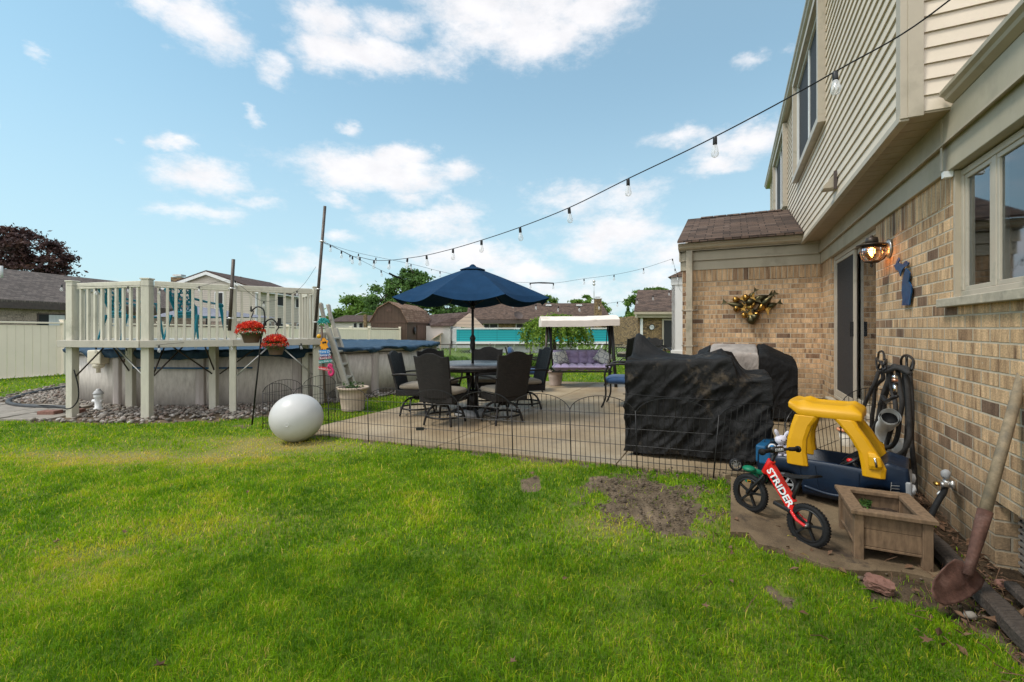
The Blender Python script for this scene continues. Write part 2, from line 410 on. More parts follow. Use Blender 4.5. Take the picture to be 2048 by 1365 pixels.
mat('soil', (.045,.028,.018), .95, sc=25, amt=.5, bsc=60, bs=1, bd=.02)
mat('weathered_wood', (.17,.108,.062), .85, sc=5, amt=.35, bsc=50, bs=.4, streak=(9,9,2.2), dirt=(.10,.075,.05), dirt_sc=5, dirt_lo=.55, dirt_hi=.8)
mat('handle_wood', (.215,.165,.105), .75, sc=30, amt=.3, bsc=120, bs=.3, dirt=(.13,.11,.08), dirt_sc=14, dirt_lo=.5, dirt_hi=.7)
mat('rust', (.10,.048,.035), .8, .2, sc=30, amt=.35, bsc=120, bs=.5, dirt=(.17,.10,.08), dirt_sc=14, dirt_lo=.52, dirt_hi=.7)
mat('timber_dark', (.055,.042,.033), .9, sc=10, amt=.5, bsc=60, bs=.8, bd=.01, streak=(2,12,12))
mat('red_brick', (.20,.10,.075), .9, sc=16, amt=.3, bsc=60, bs=.6, bd=.01, dirt=(.1,.07,.05), dirt_sc=9)
mat('flag_stone', (.24,.21,.175), .85, sc=6, amt=.25, bsc=40, bs=.4, dirt=(.12,.1,.075), dirt_sc=4)
mat('edging', (.035,.037,.04), .6, sc=12, amt=.3, bs=.2)
mat('brass', (.42,.24,.06), .3, 1, sc=12, amt=.45, bsc=40, bs=.25, dirt=(.04,.03,.015), dirt_sc=11, dirt_lo=.5, dirt_hi=.66)
mat('dark_brass', (.07,.06,.03), .35, .9, sc=14, amt=.5, bsc=60, bs=.4)
mat('plaque_blue', (.003,.06,.16), .4, sc=3, amt=.5, bs=.05, dirt=(.004,.015,.07), dirt_sc=5, dirt_lo=.45, dirt_hi=.6)
mat('pot_brown', (.11,.07,.05), .7, sc=10, amt=.2, bs=.15)
mat('flower_red', (.72,.028,.015), .6, sc=45, amt=.3, bs=0)
mat('sign_orange', (.8,.32,.01), .6, sc=20, amt=.1, bs=0)
mat('sign_blue', (.03,.22,.5), .6, sc=20, amt=.15, bs=0); mat('sign_indigo', (.06,.12,.33), .6, bs=0)
mat('sign_maroon', (.25,.02,.05), .6, bs=0); mat('sign_teal', (.01,.22,.2), .6, bs=0)
mat('sign_red', (.6,.03,.04), .6, bs=0); mat('sign_pink', (.6,.03,.14), .6, bs=0)
mat('shed_wood', (.115,.068,.045), .75, sc=4, amt=.12, bs=.2)
mat('shed_trim', (.09,.05,.035), .7, bs=.1)
mat('pale_grey', (.5,.5,.5), .6, sc=5, amt=.06, bs=.05)
mat('white_siding', (.62,.58,.53), .5, sc=4, amt=.04, bs=.05)
mat('peach_siding', (.62,.46,.34), .6, sc=4, amt=.05, bs=.05)
m, nt, b = NT('teal_screen'); t = add(nt, 'ShaderNodeTexCoord').outputs['Object']; s = add(nt, 'ShaderNodeSeparateXYZ'); nt.links.new(t, s.inputs[0]); f = mth(nt, 'FRACT', mth(nt, 'DIVIDE', s.outputs[2], .115)); g_ = mth(nt, 'FRACT', mth(nt, 'DIVIDE', s.outputs[0], 1.0))
c = ramp(nt, f, [(0,(0,.16,.19)),(.22,(0,.20,.235)),(.34,(.0,.31,.35)),(1,(.01,.34,.37))]); c = mixc(nt, ramp(nt, g_, [(.0,(1,1,1)),(.035,(0,0,0))]), c, (0,.12,.14)); nt.links.new(c, b.inputs['Base Color']); setp(b, rough=.7)
mat('brown_fascia', (.07,.05,.045), .6, bs=.05)
mat('slate_gazebo', (.16,.16,.19), .8, bs=.05)
mat('bark', (.075,.055,.042), .95, sc=12, amt=.4, bsc=25, bs=1, bd=.03)
mat('rotting_leaf', (.13,.07,.038), .85, sc=30, amt=.35, bs=.3)
mat('soil_surface', (.13,.096,.066), .95, sc=18, amt=.4, bsc=60, bs=1, bd=.02)
mat('bucket', (.66,.60,.5), .5, bs=.05); mat('orange_rim', (.7,.28,.14), .5, bs=.05)
mat('dark_void', (.012,.012,.013), .8, bs=0)
mat('curtain', (.6,.61,.62), .9, sc=3, amt=.15, bs=.1, streak=(14,14,.5))
mat('screen_mesh', (.022,.022,.024), .7, sc=40, amt=.4, bsc=400, bs=.2)
mat('clock_face', (.6,.62,.6), .5, bs=0)
mat('amber_glass', (.5,.28,.14), .15, bs=0)
def shingle(name, tones):
    m, nt, b = NT(name)
    uv = add(nt, 'ShaderNodeUVMap').outputs[0]
    br = add(nt, 'ShaderNodeTexBrick'); nt.links.new(uv, br.inputs[0]); br.offset = .37
    br.inputs['Scale'].default_value = 1; br.inputs['Brick Width'].default_value = .28; br.inputs['Row Height'].default_value = .125
    br.inputs['Mortar Size'].default_value = .007; br.inputs['Mortar Smooth'].default_value = .4; br.inputs['Bias'].default_value = 0
    br.inputs['Color1'].default_value = (0,0,0,1); br.inputs['Color2'].default_value = (1,1,1,1); br.inputs['Mortar'].default_value = (.1,.1,.1,1)
    mx = mixc(nt, .45, br.outputs[0], nz(nt, uv, 4, 5, .7))
    c = ramp(nt, mx, tones)
    c = mixc(nt, 1.0, c, ramp(nt, nz(nt, uv, 120, 3), [(.3,(.7,.7,.7)),(.7,(1.3,1.3,1.3))]), 'MULTIPLY')
    c = mixc(nt, br.outputs[1], c, (.02,.016,.014))
    nt.links.new(c, b.inputs['Base Color']); setp(b, rough=.95, spec=.2)
    h = mth(nt, 'ADD', mth(nt, 'SUBTRACT', 1.0, br.outputs[1]), nz(nt, uv, 60, 3)); bump(nt, b, h, .6, .012)
shingle('shingle', [(.1,(.035,.025,.022)),(.4,(.085,.058,.045)),(.65,(.12,.078,.058)),(.9,(.15,.11,.09))])
shingle('shingle_far', [(.1,(.05,.033,.028)),(.5,(.085,.058,.05)),(.9,(.12,.085,.072))])
shingle('shingle_grey', [(.1,(.07,.06,.055)),(.5,(.12,.098,.088)),(.9,(.17,.14,.125))])
shingle('shingle_shed', [(.1,(.13,.07,.045)),(.5,(.22,.13,.085)),(.9,(.31,.2,.14))])
def glassmat(name, tint, tr=.35):
    m, nt, b = NT(name); out = nt.nodes['Material Output']
    t = add(nt, 'ShaderNodeBsdfTransparent'); t.inputs[0].default_value = (*tint, 1)
    g = add(nt, 'ShaderNodeBsdfGlossy'); g.inputs['Roughness'].default_value = .03; g.inputs[0].default_value = (.9,.95,1,1)
    fr = add(nt, 'ShaderNodeFresnel'); fr.inputs[0].default_value = 1.5
    f = mth(nt, 'MULTIPLY_ADD', fr.outputs[0], 1.0, tr*.2, True)
    mx = add(nt, 'ShaderNodeMixShader'); nt.links.new(f, mx.inputs[0]); nt.links.new(t.outputs[0], mx.inputs[1]); nt.links.new(g.outputs[0], mx.inputs[2])
    nt.links.new(mx.outputs[0], out.inputs[0])
glassmat('window_glass', (.75,.8,.8), .6)
glassmat('bulb_glass', (.9,.92,.92), .8); glassmat('amber_pane', (.95,.62,.35), .9)
def cloth_cover(name, col, stain):
    m, nt, b = NT(name); t = add(nt, 'ShaderNodeTexCoord').outputs['Object']
    c = ramp(nt, nz(nt, t, 4, 6, .65), [(.3, tuple(x*.6 for x in col)), (.7, tuple(x*1.5 for x in col))])
    if stain:
        s = ramp(nt, nz(nt, t, 2.6, 9, .72), [(.565, (0,0,0)), (.66, (1,1,1))])
        c = mixc(nt, mixc(nt, .4, (0,0,0), s), c, stain)
    nt.links.new(c, b.inputs['Base Color']); setp(b, rough=.66, spec=.2, sheen=.0)
    mm = add(nt, 'ShaderNodeMapping'); mm.inputs['Scale'].default_value = (1,1,.6); nt.links.new(t, mm.inputs[0])
    w = add(nt, 'ShaderNodeTexNoise'); w.inputs['Scale'].default_value = 7; w.inputs['Detail'].default_value = 7; w.inputs['Roughness'].default_value = .55; w.inputs['Distortion'].default_value = 1.2
    nt.links.new(mm.outputs[0], w.inputs[0])
    k = mth(nt, 'ABSOLUTE', mth(nt, 'SUBTRACT', w.outputs[0], .5))
    p = bump(nt, b, k, .7, .035); bump(nt, b, nz(nt, t, 260, 2), .25, .002, p)
cloth_cover('black_cover', (.011,.0105,.0105), (.15,.11,.07)); cloth_cover('grill_black', (.008,.0075,.0075), None); cloth_cover('grill_grey', (.27,.235,.21), None)
cloth_cover('pool_tarp', (.022,.05,.085), (.16,.21,.26)); 
# wicker weave
m = MATS['wicker']; nt = m.node_tree; b = nt.nodes['Principled BSDF']; uv = add(nt, 'ShaderNodeUVMap').outputs[0]
br = add(nt, 'ShaderNodeTexBrick'); nt.links.new(uv, br.inputs[0]); br.inputs['Scale'].default_value = 1
for k_, v_ in (('Brick Width', .034), ('Row Height', .014), ('Mortar Size', .003), ('Mortar Smooth', .8)): br.inputs[k_].default_value = v_
br.inputs['Color1'].default_value = (.009,.007,.006,1); br.inputs['Color2'].default_value = (.022,.016,.014,1); br.inputs['Mortar'].default_value = (.002,.002,.002,1)
nt.links.new(br.outputs[0], b.inputs['Base Color']); bump(nt, b, mth(nt, 'SUBTRACT', 1.0, br.outputs[1]), 1, .008)
# pool wall: brushed pale liner print with grassy strokes near the foot
m, nt, b = NT('pool_wall'); t = add(nt, 'ShaderNodeTexCoord').outputs['Object']
mm = add(nt, 'ShaderNodeMapping'); mm.inputs['Scale'].default_value = (5,5,1.2); nt.links.new(t, mm.inputs[0])
c = ramp(nt, nz(nt, mm.outputs[0], 3.5, 8, .75), [(.34,(.38,.335,.29)),(.5,(.51,.46,.405)),(.66,(.61,.56,.50))])
mm2 = add(nt, 'ShaderNodeMapping'); mm2.inputs['Scale'].default_value = (22,22,1.6); mm2.inputs['Rotation'].default_value = (.12,.1,0); nt.links.new(t, mm2.inputs[0])
zz = add(nt, 'ShaderNodeSeparateXYZ'); nt.links.new(t, zz.inputs[0])
lowm = add(nt, 'ShaderNodeMapRange'); nt.links.new(zz.outputs[2], lowm.inputs[0]); lowm.inputs[1].default_value = .6; lowm.inputs[2].default_value = .25
st = mth(nt, 'GREATER_THAN', nz(nt, mm2.outputs[0], 2.2, 3, .6), .6)
c = mixc(nt, mth(nt, 'MULTIPLY', mth(nt, 'MULTIPLY', st, lowm.outputs[0]), .4), c, (.55,.52,.48))
nt.links.new(c, b.inputs['Base Color']); setp(b, rough=.6); bump(nt, b, nz(nt, mm.outputs[0], 9, 4), .2, .01)
mat('pool_post', (.38,.33,.30), .5, sc=6, amt=.1, bs=.05, streak=(6,6,1))
# rocks
m, nt, b = NT('river_rock'); gi = add(nt, 'ShaderNodeNewGeometry').outputs['Random Per Island']
c = ramp(nt, gi, [(0,(.10,.09,.08)),(.3,(.20,.17,.14)),(.6,(.28,.25,.21)),(.8,(.18,.12,.09)),(1,(.45,.42,.38))])
t = add(nt, 'ShaderNodeTexCoord').outputs['Object']
c = mixc(nt, 1.0, c, ramp(nt, nz(nt, t, 40, 4), [(.3,(.7,.7,.7)),(.7,(1.2,1.2,1.2))]), 'MULTIPLY')
nt.links.new(c, b.inputs['Base Color']); setp(b, rough=.8)
# grey-lime pillow print
m, nt, b = NT('pillow_print'); t = add(nt, 'ShaderNodeTexCoord').outputs['Object']
v = add(nt, 'ShaderNodeTexVoronoi', feature='DISTANCE_TO_EDGE'); v.inputs['Scale'].default_value = 10; nt.links.new(t, v.inputs[0])
nt.links.new(ramp(nt, v.outputs[0], [(.04,(.16,.17,.19)),(.1,(.42,.42,.38)),(.5,(.34,.35,.33))]), b.inputs['Base Color']); setp(b, rough=.9)
# patio concrete
m, nt, b = NT('concrete'); t = add(nt, 'ShaderNodeTexCoord').outputs['Object']
c = ramp(nt, nz(nt, t, .8, 8, .62), [(.3,(.195,.137,.078)),(.5,(.29,.215,.13)),(.68,(.39,.31,.205))])
c = mixc(nt, 1.0, c, ramp(nt, nz(nt, t, 60, 5, .7), [(.3,(.8,.8,.8)),(.7,(1.18,1.18,1.18))]), 'MULTIPLY')
c = mixc(nt, ramp(nt, nz(nt, t, 1.9, 7, .7), [(.56,(0,0,0)),(.72,(.6,.6,.6))]), c, (.12,.095,.07))
nt.links.new(c, b.inputs['Base Color']); setp(b, rough=.7, spec=.35)
nt.links.new(ramp(nt, nz(nt, t, 1.2, 5), [(.4,(.45,.45,.45)),(.65,(.85,.85,.85))]), b.inputs['Roughness'])
bump(nt, b, nz(nt, t, 120, 5, .7), .3, .004)
m, nt, b = NT('concrete_old'); t = add(nt, 'ShaderNodeTexCoord').outputs['Object']
c = ramp(nt, nz(nt, t, 2.4, 8, .62), [(.3,(.07,.047,.028)),(.5,(.155,.108,.063)),(.68,(.22,.16,.095))])
c = mixc(nt, 1.0, c, ramp(nt, nz(nt, t, 150, 4, .8), [(.3,(.7,.7,.7)),(.7,(1.3,1.3,1.3))]), 'MULTIPLY')
c = mixc(nt, ramp(nt, nz(nt, t, 5.5, 6, .7), [(.57,(0,0,0)),(.66,(.75,.75,.75))]), c, (.035,.026,.02))
nt.links.new(c, b.inputs['Base Color']); setp(b, rough=.8, spec=.3); bump(nt, b, nz(nt, t, 150, 5, .7), .6, .004)

# ------------------------------------------------------------------ ground masks (world metres)
def inpoly(x, y, poly):
    r = np.zeros(np.shape(x), bool); n = len(poly)
    for i in range(n):
        x0, y0 = poly[i][:2]; x1, y1 = poly[(i+1) % n][:2]
        if y0 == y1: continue
        c = ((y0 > y) != (y1 > y)) & (x < (x1-x0)*(y-y0)/(y1-y0)+x0); r ^= c
    return r
POOLC = (-5.68, 11.25); POOLR = 3.72
rng = np.random.default_rng(5)
_perm = rng.random((64, 64))
def vnoise(x, y, s):                                             # value noise
    x = x*s; y = y*s; xi = np.floor(x).astype(int); yi = np.floor(y).astype(int); fx = x-xi; fy = y-yi
    fx = fx*fx*(3-2*fx); fy = fy*fy*(3-2*fy); g = lambda i, j: _perm[(xi+i) % 64, (yi+j) % 64]
    return (g(0,0)*(1-fx)+g(1,0)*fx)*(1-fy)+(g(0,1)*(1-fx)+g(1,1)*fx)*fy
def fbm(x, y, s): return .5*vnoise(x, y, s)+.3*vnoise(x+9, y+3, s*2.1)+.2*vnoise(x+2, y+17, s*4.3)
soil_poly = [G(*p)[:2] for p in [(1455,985),(1466,1062),(1540,1104),(1630,1130),(1712,1150),(1752,1190),(1830,1212),(1900,1240),(1975,1262),(2047,1290)]]
soil_poly = [tuple(p) for p in soil_poly]+[tuple(H(.8,-.75)[:2]),tuple(H(.8,-1.4)[:2]),tuple(H(4.9,-1.4)[:2]),tuple(H(3.95,.02)[:2])]
bare_poly = [tuple(G(*p)[:2]) for p in [(1180,950),(1260,958),(1350,975),(1388,1000),(1372,1060),(1310,1072),(1262,1040),(1200,1028),(1205,985)]]
scrap_poly = [tuple(G(*p)[:2]) for p in [(1535,1170),(1560,1168),(1600,1205),(1590,1220),(1560,1205)]]
patch2 = [tuple(G(*p)[:2]) for p in [(1035,958),(1075,952),(1090,972),(1050,985)]]
path_poly = [(-9.6,6.2),(-6.25,6.45),(-6.9,7.55),(-9.6,8.1)]
def soilness(x, y):                                             # 1 on bare soil, 0 in full grass
    n = fbm(x, y, 3.1)-.5; nx = x+.22*(fbm(x+5, y, 4.5)-.5); ny = y+.22*(fbm(x, y+8, 4.5)-.5)
    s = np.zeros(np.shape(x))
    for p in (soil_poly, bare_poly, scrap_poly, patch2): s = np.maximum(s, inpoly(nx, ny, p)*1.0)
    a, b = x*US+y*UC, -x*UC+y*US
    s = np.maximum(s, ((b < -1.0) & (a < 5))*1.0)
    # thin turf round the bare patch
    dx = (x-1.05)/.85; dy = (y-3.35)/.75
    s = np.maximum(s, np.clip(1.1-(dx*dx+dy*dy), 0, 1)*(fbm(x, y, 6) > .52)*.75)
    s = np.maximum(s, (np.abs(a-3.9) < .09)*(fbm(x, y, 5) > .5)*.8)
    return s
def bedness(x, y):
    nx = x+.25*(fbm(x, y, 2)-.5); ny = y+.25*(fbm(x+3, y+3, 2)-.5)
    d = np.hypot(nx-POOLC[0], ny-POOLC[1])
    r = np.where((x > -6.95) & (x < -3.3) & (y < 9), 5.0, np.where(x < -6.9, 4.75, 4.1))
    return (d < r)
def hardmask(x, y):                                             # patio / pad / path: no grass
    a, b = x*US+y*UC, -x*UC+y*US
    pat = (a > edge_a(b)-.0) & (a < 10.2) & (b < 4.96)
    hs = (b < -1.2) | ((a > 8.5) & (b < .95) & (a < 14))
    return pat | hs | inpoly(x, y, path_poly)
def dryness(x, y):
    d = np.zeros(np.shape(x))
    for (cx, cy, rx, ry, w) in [(-3.7,4.6,1.5,.35,1),(-2.6,5.0,1.1,.3,1),(-3.1,5.3,1.0,.25,.8),(-2.1,5.6,.8,.25,.7),(-1.9,3.0,.5,.25,.6),(-2.4,2.5,.5,.3,.45),(.95,3.0,.7,.3,.55),(.3,4.1,.5,.25,.4),(-4.6,3.6,.8,.4,.5),(-4.4,7.0,2.2,.18,.5),(1.2,2.3,.9,.5,.3)]:
        q = ((x-cx)/rx)**2+((y-cy)/ry)**2; d = np.maximum(d, w*np.exp(-q))
    return np.clip(d*(.45+1.3*fbm(x, y, 2.3))+.42*np.clip(fbm(x+4, y, .8)-.5, 0, 1), 0, 1)
# ------------------------------------------------------------------ ground sheet
def axis(segs):
    out = []
    for a, b, st in segs: out += list(np.arange(a, b, st))
    return np.array(out+[segs[-1][1]])
xs = axis([(-400,-60,40),(-60,-16,4),(-16,-8,.5),(-8,-3,.12),(-3,4,.05),(4,12,.5),(12,60,6),(60,400,40)])
ys = axis([(-30,-2,4),(-2,1.2,.4),(1.2,6,.05),(6,10,.12),(10,24,.6),(24,80,6),(80,600,60)])
X, Y = np.meshgrid(xs, ys); nx_, ny_ = len(xs), len(ys)
aa, bb = X*US+Y*UC, -X*UC+Y*US
Z = gz_np(X, Y)
Z = Z-.06*((aa > edge_a(bb)+.02) & (aa < 10.15) & (bb < 4.9) & (bb > -1.3))
Z += .018*(fbm(X, Y, 1.7)-.5)*(Y < 12)-.012
co = np.stack([X, Y, Z], -1).reshape(-1, 3).astype(np.float32)
me = bpy.data.meshes.new('lawn_ground')
i = np.arange(nx_*ny_).reshape(ny_, nx_)
q = np.stack([i[:-1,:-1], i[:-1,1:], i[1:,1:], i[1:,:-1]], -1).reshape(-1, 4)
me.vertices.add(len(co)); me.vertices.foreach_set('co', co.ravel())
me.loops.add(q.size); me.loops.foreach_set('vertex_index', q.ravel().astype(np.int32))
me.polygons.add(len(q)); me.polygons.foreach_set('loop_start', np.arange(0, q.size, 4, dtype=np.int32)); me.polygons.foreach_set('loop_total', np.full(len(q), 4, np.int32))
me.update(); me.validate()
at = me.attributes.new('soil', 'FLOAT', 'POINT')
sv = np.maximum(soilness(X, Y), bedness(X, Y)*1.0).ravel().astype(np.float32); at.data.foreach_set('value', sv)
at = me.attributes.new('dry', 'FLOAT', 'POINT'); at.data.foreach_set('value', dryness(X, Y).ravel().astype(np.float32))
at = me.attributes.new('soil_dark', 'FLOAT', 'POINT'); at.data.foreach_set('value', (inpoly(X, Y, soil_poly)*(.5+.5*sst(-bb, .6, 1.1))).ravel().astype(np.float32))  # darkens the soil bed, more strongly towards the wall
go = bpy.data.objects.new('ground', me); COL.objects.link(go); tag(go, 'lawn and bare earth of the garden', kind='structure')
for p in me.polygons: p.use_smooth = True
m, nt, b = NT('ground_mat'); t = add(nt, 'ShaderNodeTexCoord').outputs['Object']
sa = add(nt, 'ShaderNodeAttribute'); sa.attribute_name = 'soil'; da = add(nt, 'ShaderNodeAttribute'); da.attribute_name = 'dry'
gr = ramp(nt, nz(nt, t, 26, 7, .75), [(.3,(.035,.06,.006)),(.5,(.09,.15,.01)),(.7,(.17,.20,.03))])
gr = mixc(nt, ramp(nt, nz(nt, t, .5, 5), [(.42,(0,0,0)),(.7,(.6,.6,.6))]), gr, (.11,.17,.03))
gr = mixc(nt, mth(nt, 'MULTIPLY', da.outputs[2], .8), gr, (.27,.22,.08))
so_ = ramp(nt, nz(nt, t, 6, 9, .7), [(.28,(.05,.036,.024)),(.45,(.12,.088,.057)),(.6,(.18,.132,.088)),(.75,(.28,.21,.145))])
so_ = mixc(nt, 1.0, so_, ramp(nt, nz(nt, t, 130, 4, .75), [(.3,(.65,.65,.65)),(.7,(1.35,1.35,1.35))]), 'MULTIPLY')
edge = mth(nt, 'ADD', sa.outputs[2], mth(nt, 'MULTIPLY_ADD', nz(nt, t, 30, 4, .7), .8, -.4))
er = ramp(nt, edge, [(.35,(0,0,0)),(.6,(1,1,1))])
wa = add(nt, 'ShaderNodeAttribute'); wa.attribute_name = 'soil_dark'; so_ = mixc(nt, wa.outputs[2], so_, mixc(nt, 1.0, so_, (.38,.34,.3), 'MULTIPLY'))
nt.links.new(mixc(nt, er, gr, so_), b.inputs['Base Color']); setp(b, rough=.95, spec=.15)
bump(nt, b, mth(nt, 'ADD', nz(nt, t, 70, 6, .7), mth(nt, 'MULTIPLY', nz(nt, t, 14, 5), 2)), .7, .02)
me.materials.append(m)
# ------------------------------------------------------------------ grass blades (uncountable: one object)
def leafmat(name, stops, rough=.55, trans=.25, attr='tone'):
    m, nt, b = NT(name); out = nt.nodes['Material Output']
    a = add(nt, 'ShaderNodeAttribute'); a.attribute_name = attr
    c = ramp(nt, a.outputs[2], stops); nt.links.new(c, b.inputs['Base Color']); setp(b, rough=rough, spec=.25)
    tr = add(nt, 'ShaderNodeBsdfTranslucent'); nt.links.new(c, tr.inputs[0])
    mx = add(nt, 'ShaderNodeMixShader'); mx.inputs[0].default_value = trans
    nt.links.new(b.outputs[0], mx.inputs[1]); nt.links.new(tr.outputs[0], mx.inputs[2]); nt.links.new(mx.outputs[0], out.inputs[0]); return m
leafmat('grass_blade', [(0,(.07,.18,.002)),(.3,(.19,.36,.002)),(.55,(.33,.47,.005)),(.78,(.54,.52,.02)),(1,(.66,.48,.13))], .6, .42)
def blades(name, x, y, z, h, w, tone, lean=.85):
    n = len(x); th = rng.random(n)*2*PI; ln = rng.normal(0, lean, n)*h; la = rng.random(n)*2*PI
    dx = np.cos(th)*w/2; dy = np.sin(th)*w/2; lx = np.cos(la)*np.abs(ln); ly = np.sin(la)*np.abs(ln)
    v = np.empty((n, 5, 3), np.float32)
    v[:,0] = np.stack([x-dx, y-dy, z-.008], 1); v[:,1] = np.stack([x+dx, y+dy, z-.008], 1)
    v[:,2] = np.stack([x+dx*.75+lx*.35, y+dy*.75+ly*.35, z+h*.6], 1); v[:,3] = np.stack([x-dx*.75+lx*.35, y-dy*.75+ly*.35, z+h*.6], 1)
    v[:,4] = np.stack([x+lx, y+ly, z+h*(1-.25*np.minimum(np.abs(ln)/h, 1.5))], 1)
    me = bpy.data.meshes.new(name); me.vertices.add(n*5); me.vertices.foreach_set('co', v.ravel())
    k = (np.arange(n)*5)[:, None]
    li = np.concatenate([k+np.array([[0,1,2,3]]), k+np.array([[3,2,4]])], 1).ravel().astype(np.int32)
    me.loops.add(n*7); me.loops.foreach_set('vertex_index', li)
    me.polygons.add(n*2)
    ls = np.stack([np.arange(n)*7, np.arange(n)*7+4], 1).ravel().astype(np.int32)
    me.polygons.foreach_set('loop_start', ls); me.polygons.foreach_set('loop_total', np.tile(np.array([4,3], np.int32), n)); me.update()
    at = me.attributes.new('tone', 'FLOAT', 'POINT'); at.data.foreach_set('value', np.repeat(tone, 5).astype(np.float32))
    me.materials.append(MATS['grass_blade'])
    o = bpy.data.objects.new(name, me); COL.objects.link(o); return o
def scatter(n, y0, y1):
    w_ = 1.2*y1+1.9; m_ = int(n*1.25); y = y0+(y1-y0)*rng.random(m_); x = -w_+2*w_*rng.random(m_); k = (x > -(1.2*y+1.9)) & (x < 1.2*y+.9); return x[k], y[k]
parts_ = []
for (n, y0, y1, h, w) in [(330000,1.2,2.6,.026,.0027),(225000,2.6,4.6,.027,.0052),(165000,4.6,8.5,.027,.009),(75000,8.5,18,.04,.02),(16000,18,40,.05,.05)]:
    x, y = scatter(n, y0, y1)
    c = fbm(x, y, 5.3); s = soilness(x, y); d = dryness(x, y)
    keep = ~hardmask(x, y) & ~bedness(x, y) & (rng.random(len(x)) > s*.95) & (rng.random(len(x)) < .62+.6*c) & (np.hypot(x-POOLC[0], y-POOLC[1]) > 3.9) & (rng.random(len(x)) > d*.45)
    x, y, c, s, d = x[keep], y[keep], c[keep], s[keep], d[keep]
    hh = h*(.55+.9*rng.random(len(x)))*(.6+.8*c)*(1-.35*d)
    big = rng.random(len(x)) < .025; hh = np.where(big, hh*1.9, hh); low = (rng.random(len(x)) < .12); hh = np.where(low, hh*.5, hh)
    tn = np.clip(.20+.30*(rng.random(len(x))-.5)+.75*(fbm(x, y, 1.3)-.5)+.75*(fbm(x+7,y,9)-.5)+d*.62+s*.15+(rng.random(len(x)) < .13)*.55+.35*np.clip(fbm(x+3, y, 2.6)-.55, 0, 1)*2, 0, 1)
    parts_.append((x, y, gz_np(x, y)+.018*(fbm(x, y, 1.7)-.5)*(y < 12)-.012, hh, w*(.7+.6*rng.random(len(x))), tn))
cat_ = [np.concatenate([p[i] for p in parts_]) for i in range(6)]
tag(blades('grass', *cat_), 'mown green lawn with yellowed dry patches', kind='stuff')
# ------------------------------------------------------------------ patio slab, pad, path
house0 = None
def sheet(name, poly, zf, m, th=.1, label=None, cuts=None):
    mb = MB(); n = len(poly)
    top = [(a, b, zf(a, b)) for a, b in poly]; bot = [(a, b, z-th) for a, b, z in top]
    mb.add(top+bot, [tuple(range(n)), tuple(range(2*n-1, n-1, -1))]+[(i, n+i, n+(i+1) % n, (i+1) % n) for i in range(n)])
    o = mb.build(name, m); o.rotation_euler = (0, 0, HROT); tag(o, label, kind='structure'); return o
pz = lambda a, b: .158-.032*b
J = .006
acuts = [3.93, 5.45, 7.1, 8.72, 10.2]; bcuts = [4.96, 2.77, .9, -1.3]
mb = MB()
for i_ in range(len(acuts)-1):
    for j_ in range(3):
        a0, a1 = acuts[i_]+(J if i_ else 0), acuts[i_+1]-J; b0, b1 = bcuts[j_]-(J if j_ else 0), bcuts[j_+1]+J
        if i_ == 3 and j_ == 2: continue
        poly = [(a0,b0),(a1,b0),(a1,b1),(a0,b1)]
        if i_ == 0 and j_ == 2: poly = [(a0,b0),(a1,b0),(a1,b1),(4.95,b1),(a0,.05)]
        n = len(poly); top = [(a,b,pz(a,b)) for a,b in poly]; bot = [(a,b,z-.14) for a,b,z in top]
        mb.add(top+bot, [tuple(range(n)), tuple(range(2*n-1,n-1,-1))]+[(i,n+i,n+(i+1)%n,(i+1)%n) for i in range(n)])
mb.add([(3.95,4.94,pz(0,4.94)-.012),(10.18,4.94,pz(0,4.94)-.012),(10.18,-1.28,pz(0,-1.28)-.012),(5.0,-1.28,pz(0,-1.28)-.012),(3.95,.04,pz(0,0)-.012)],[(0,1,2,3,4)])
pat = mb.build('patio', 'concrete', fix=True, bevel=.004); pat.rotation_euler = (0,0,HROT); tag(pat, 'brown stained concrete patio slab with joints', kind='structure')
# small old pad under the toys: a grid that follows the soil
mb = MB(); na, nb = 26, 20; vs = []
for i_ in range(na+1):
    for j_ in range(nb+1):
        b_ = -.99+j_/nb*1.0; a0 = 3.0+.05*math.sin(j_*.5)+(.12 if j_ > 17 else 0); a1 = 3.9 if b_ > -.05 else 3.93+.75*(.05-b_)-.05
        a_ = a0+(a1-a0)*i_/na; w_ = H(a_, b_); vs.append((a_, b_, gz(w_.x, w_.y)+.018))
fs = [(i_*(nb+1)+j_, (i_+1)*(nb+1)+j_, (i_+1)*(nb+1)+j_+1, i_*(nb+1)+j_+1) for i_ in range(na) for j_ in range(nb)]
o_ = len(vs); rim = [j_ for j_ in range(nb+1)]+[i_*(nb+1)+nb for i_ in range(1, na+1)]+[na*(nb+1)+j_ for j_ in range(nb-1, -1, -1)]+[i_*(nb+1) for i_ in range(na-1, 0, -1)]
vs += [(vs[k][0], vs[k][1], vs[k][2]-.05) for k in rim]
fs += [(rim[k], rim[(k+1) % len(rim)], o_+(k+1) % len(rim), o_+k) for k in range(len(rim))]
pad = MB().add(vs, fs).build('concrete_pad', 'concrete_old'); pad.rotation_euler = (0,0,HROT); tag(pad, 'old stained concrete pad beside the brick wall', kind='structure')
# flagstones at the far left
mb = MB()
for (x0,y0,x1,y1) in [(-9.4,6.35,-8.3,7.0),(-8.26,6.4,-7.3,7.0),(-7.26,6.45,-6.6,6.95),(-9.4,7.04,-8.6,7.9),(-8.56,7.04,-7.7,7.75),(-7.66,7.0,-7.0,7.6)]:
    j = lambda: rnd.uniform(-.03,.03)
    mb.prism([(x0+j(),y0+j()),(x1+j(),y0+j()),(x1+j(),y1+j()),(x0+j(),y1+j())], -.03, .015+rnd.random()*.008)
tag(mb.build('path', 'flag_stone', bevel=.006), 'grey flagstone path', kind='structure')
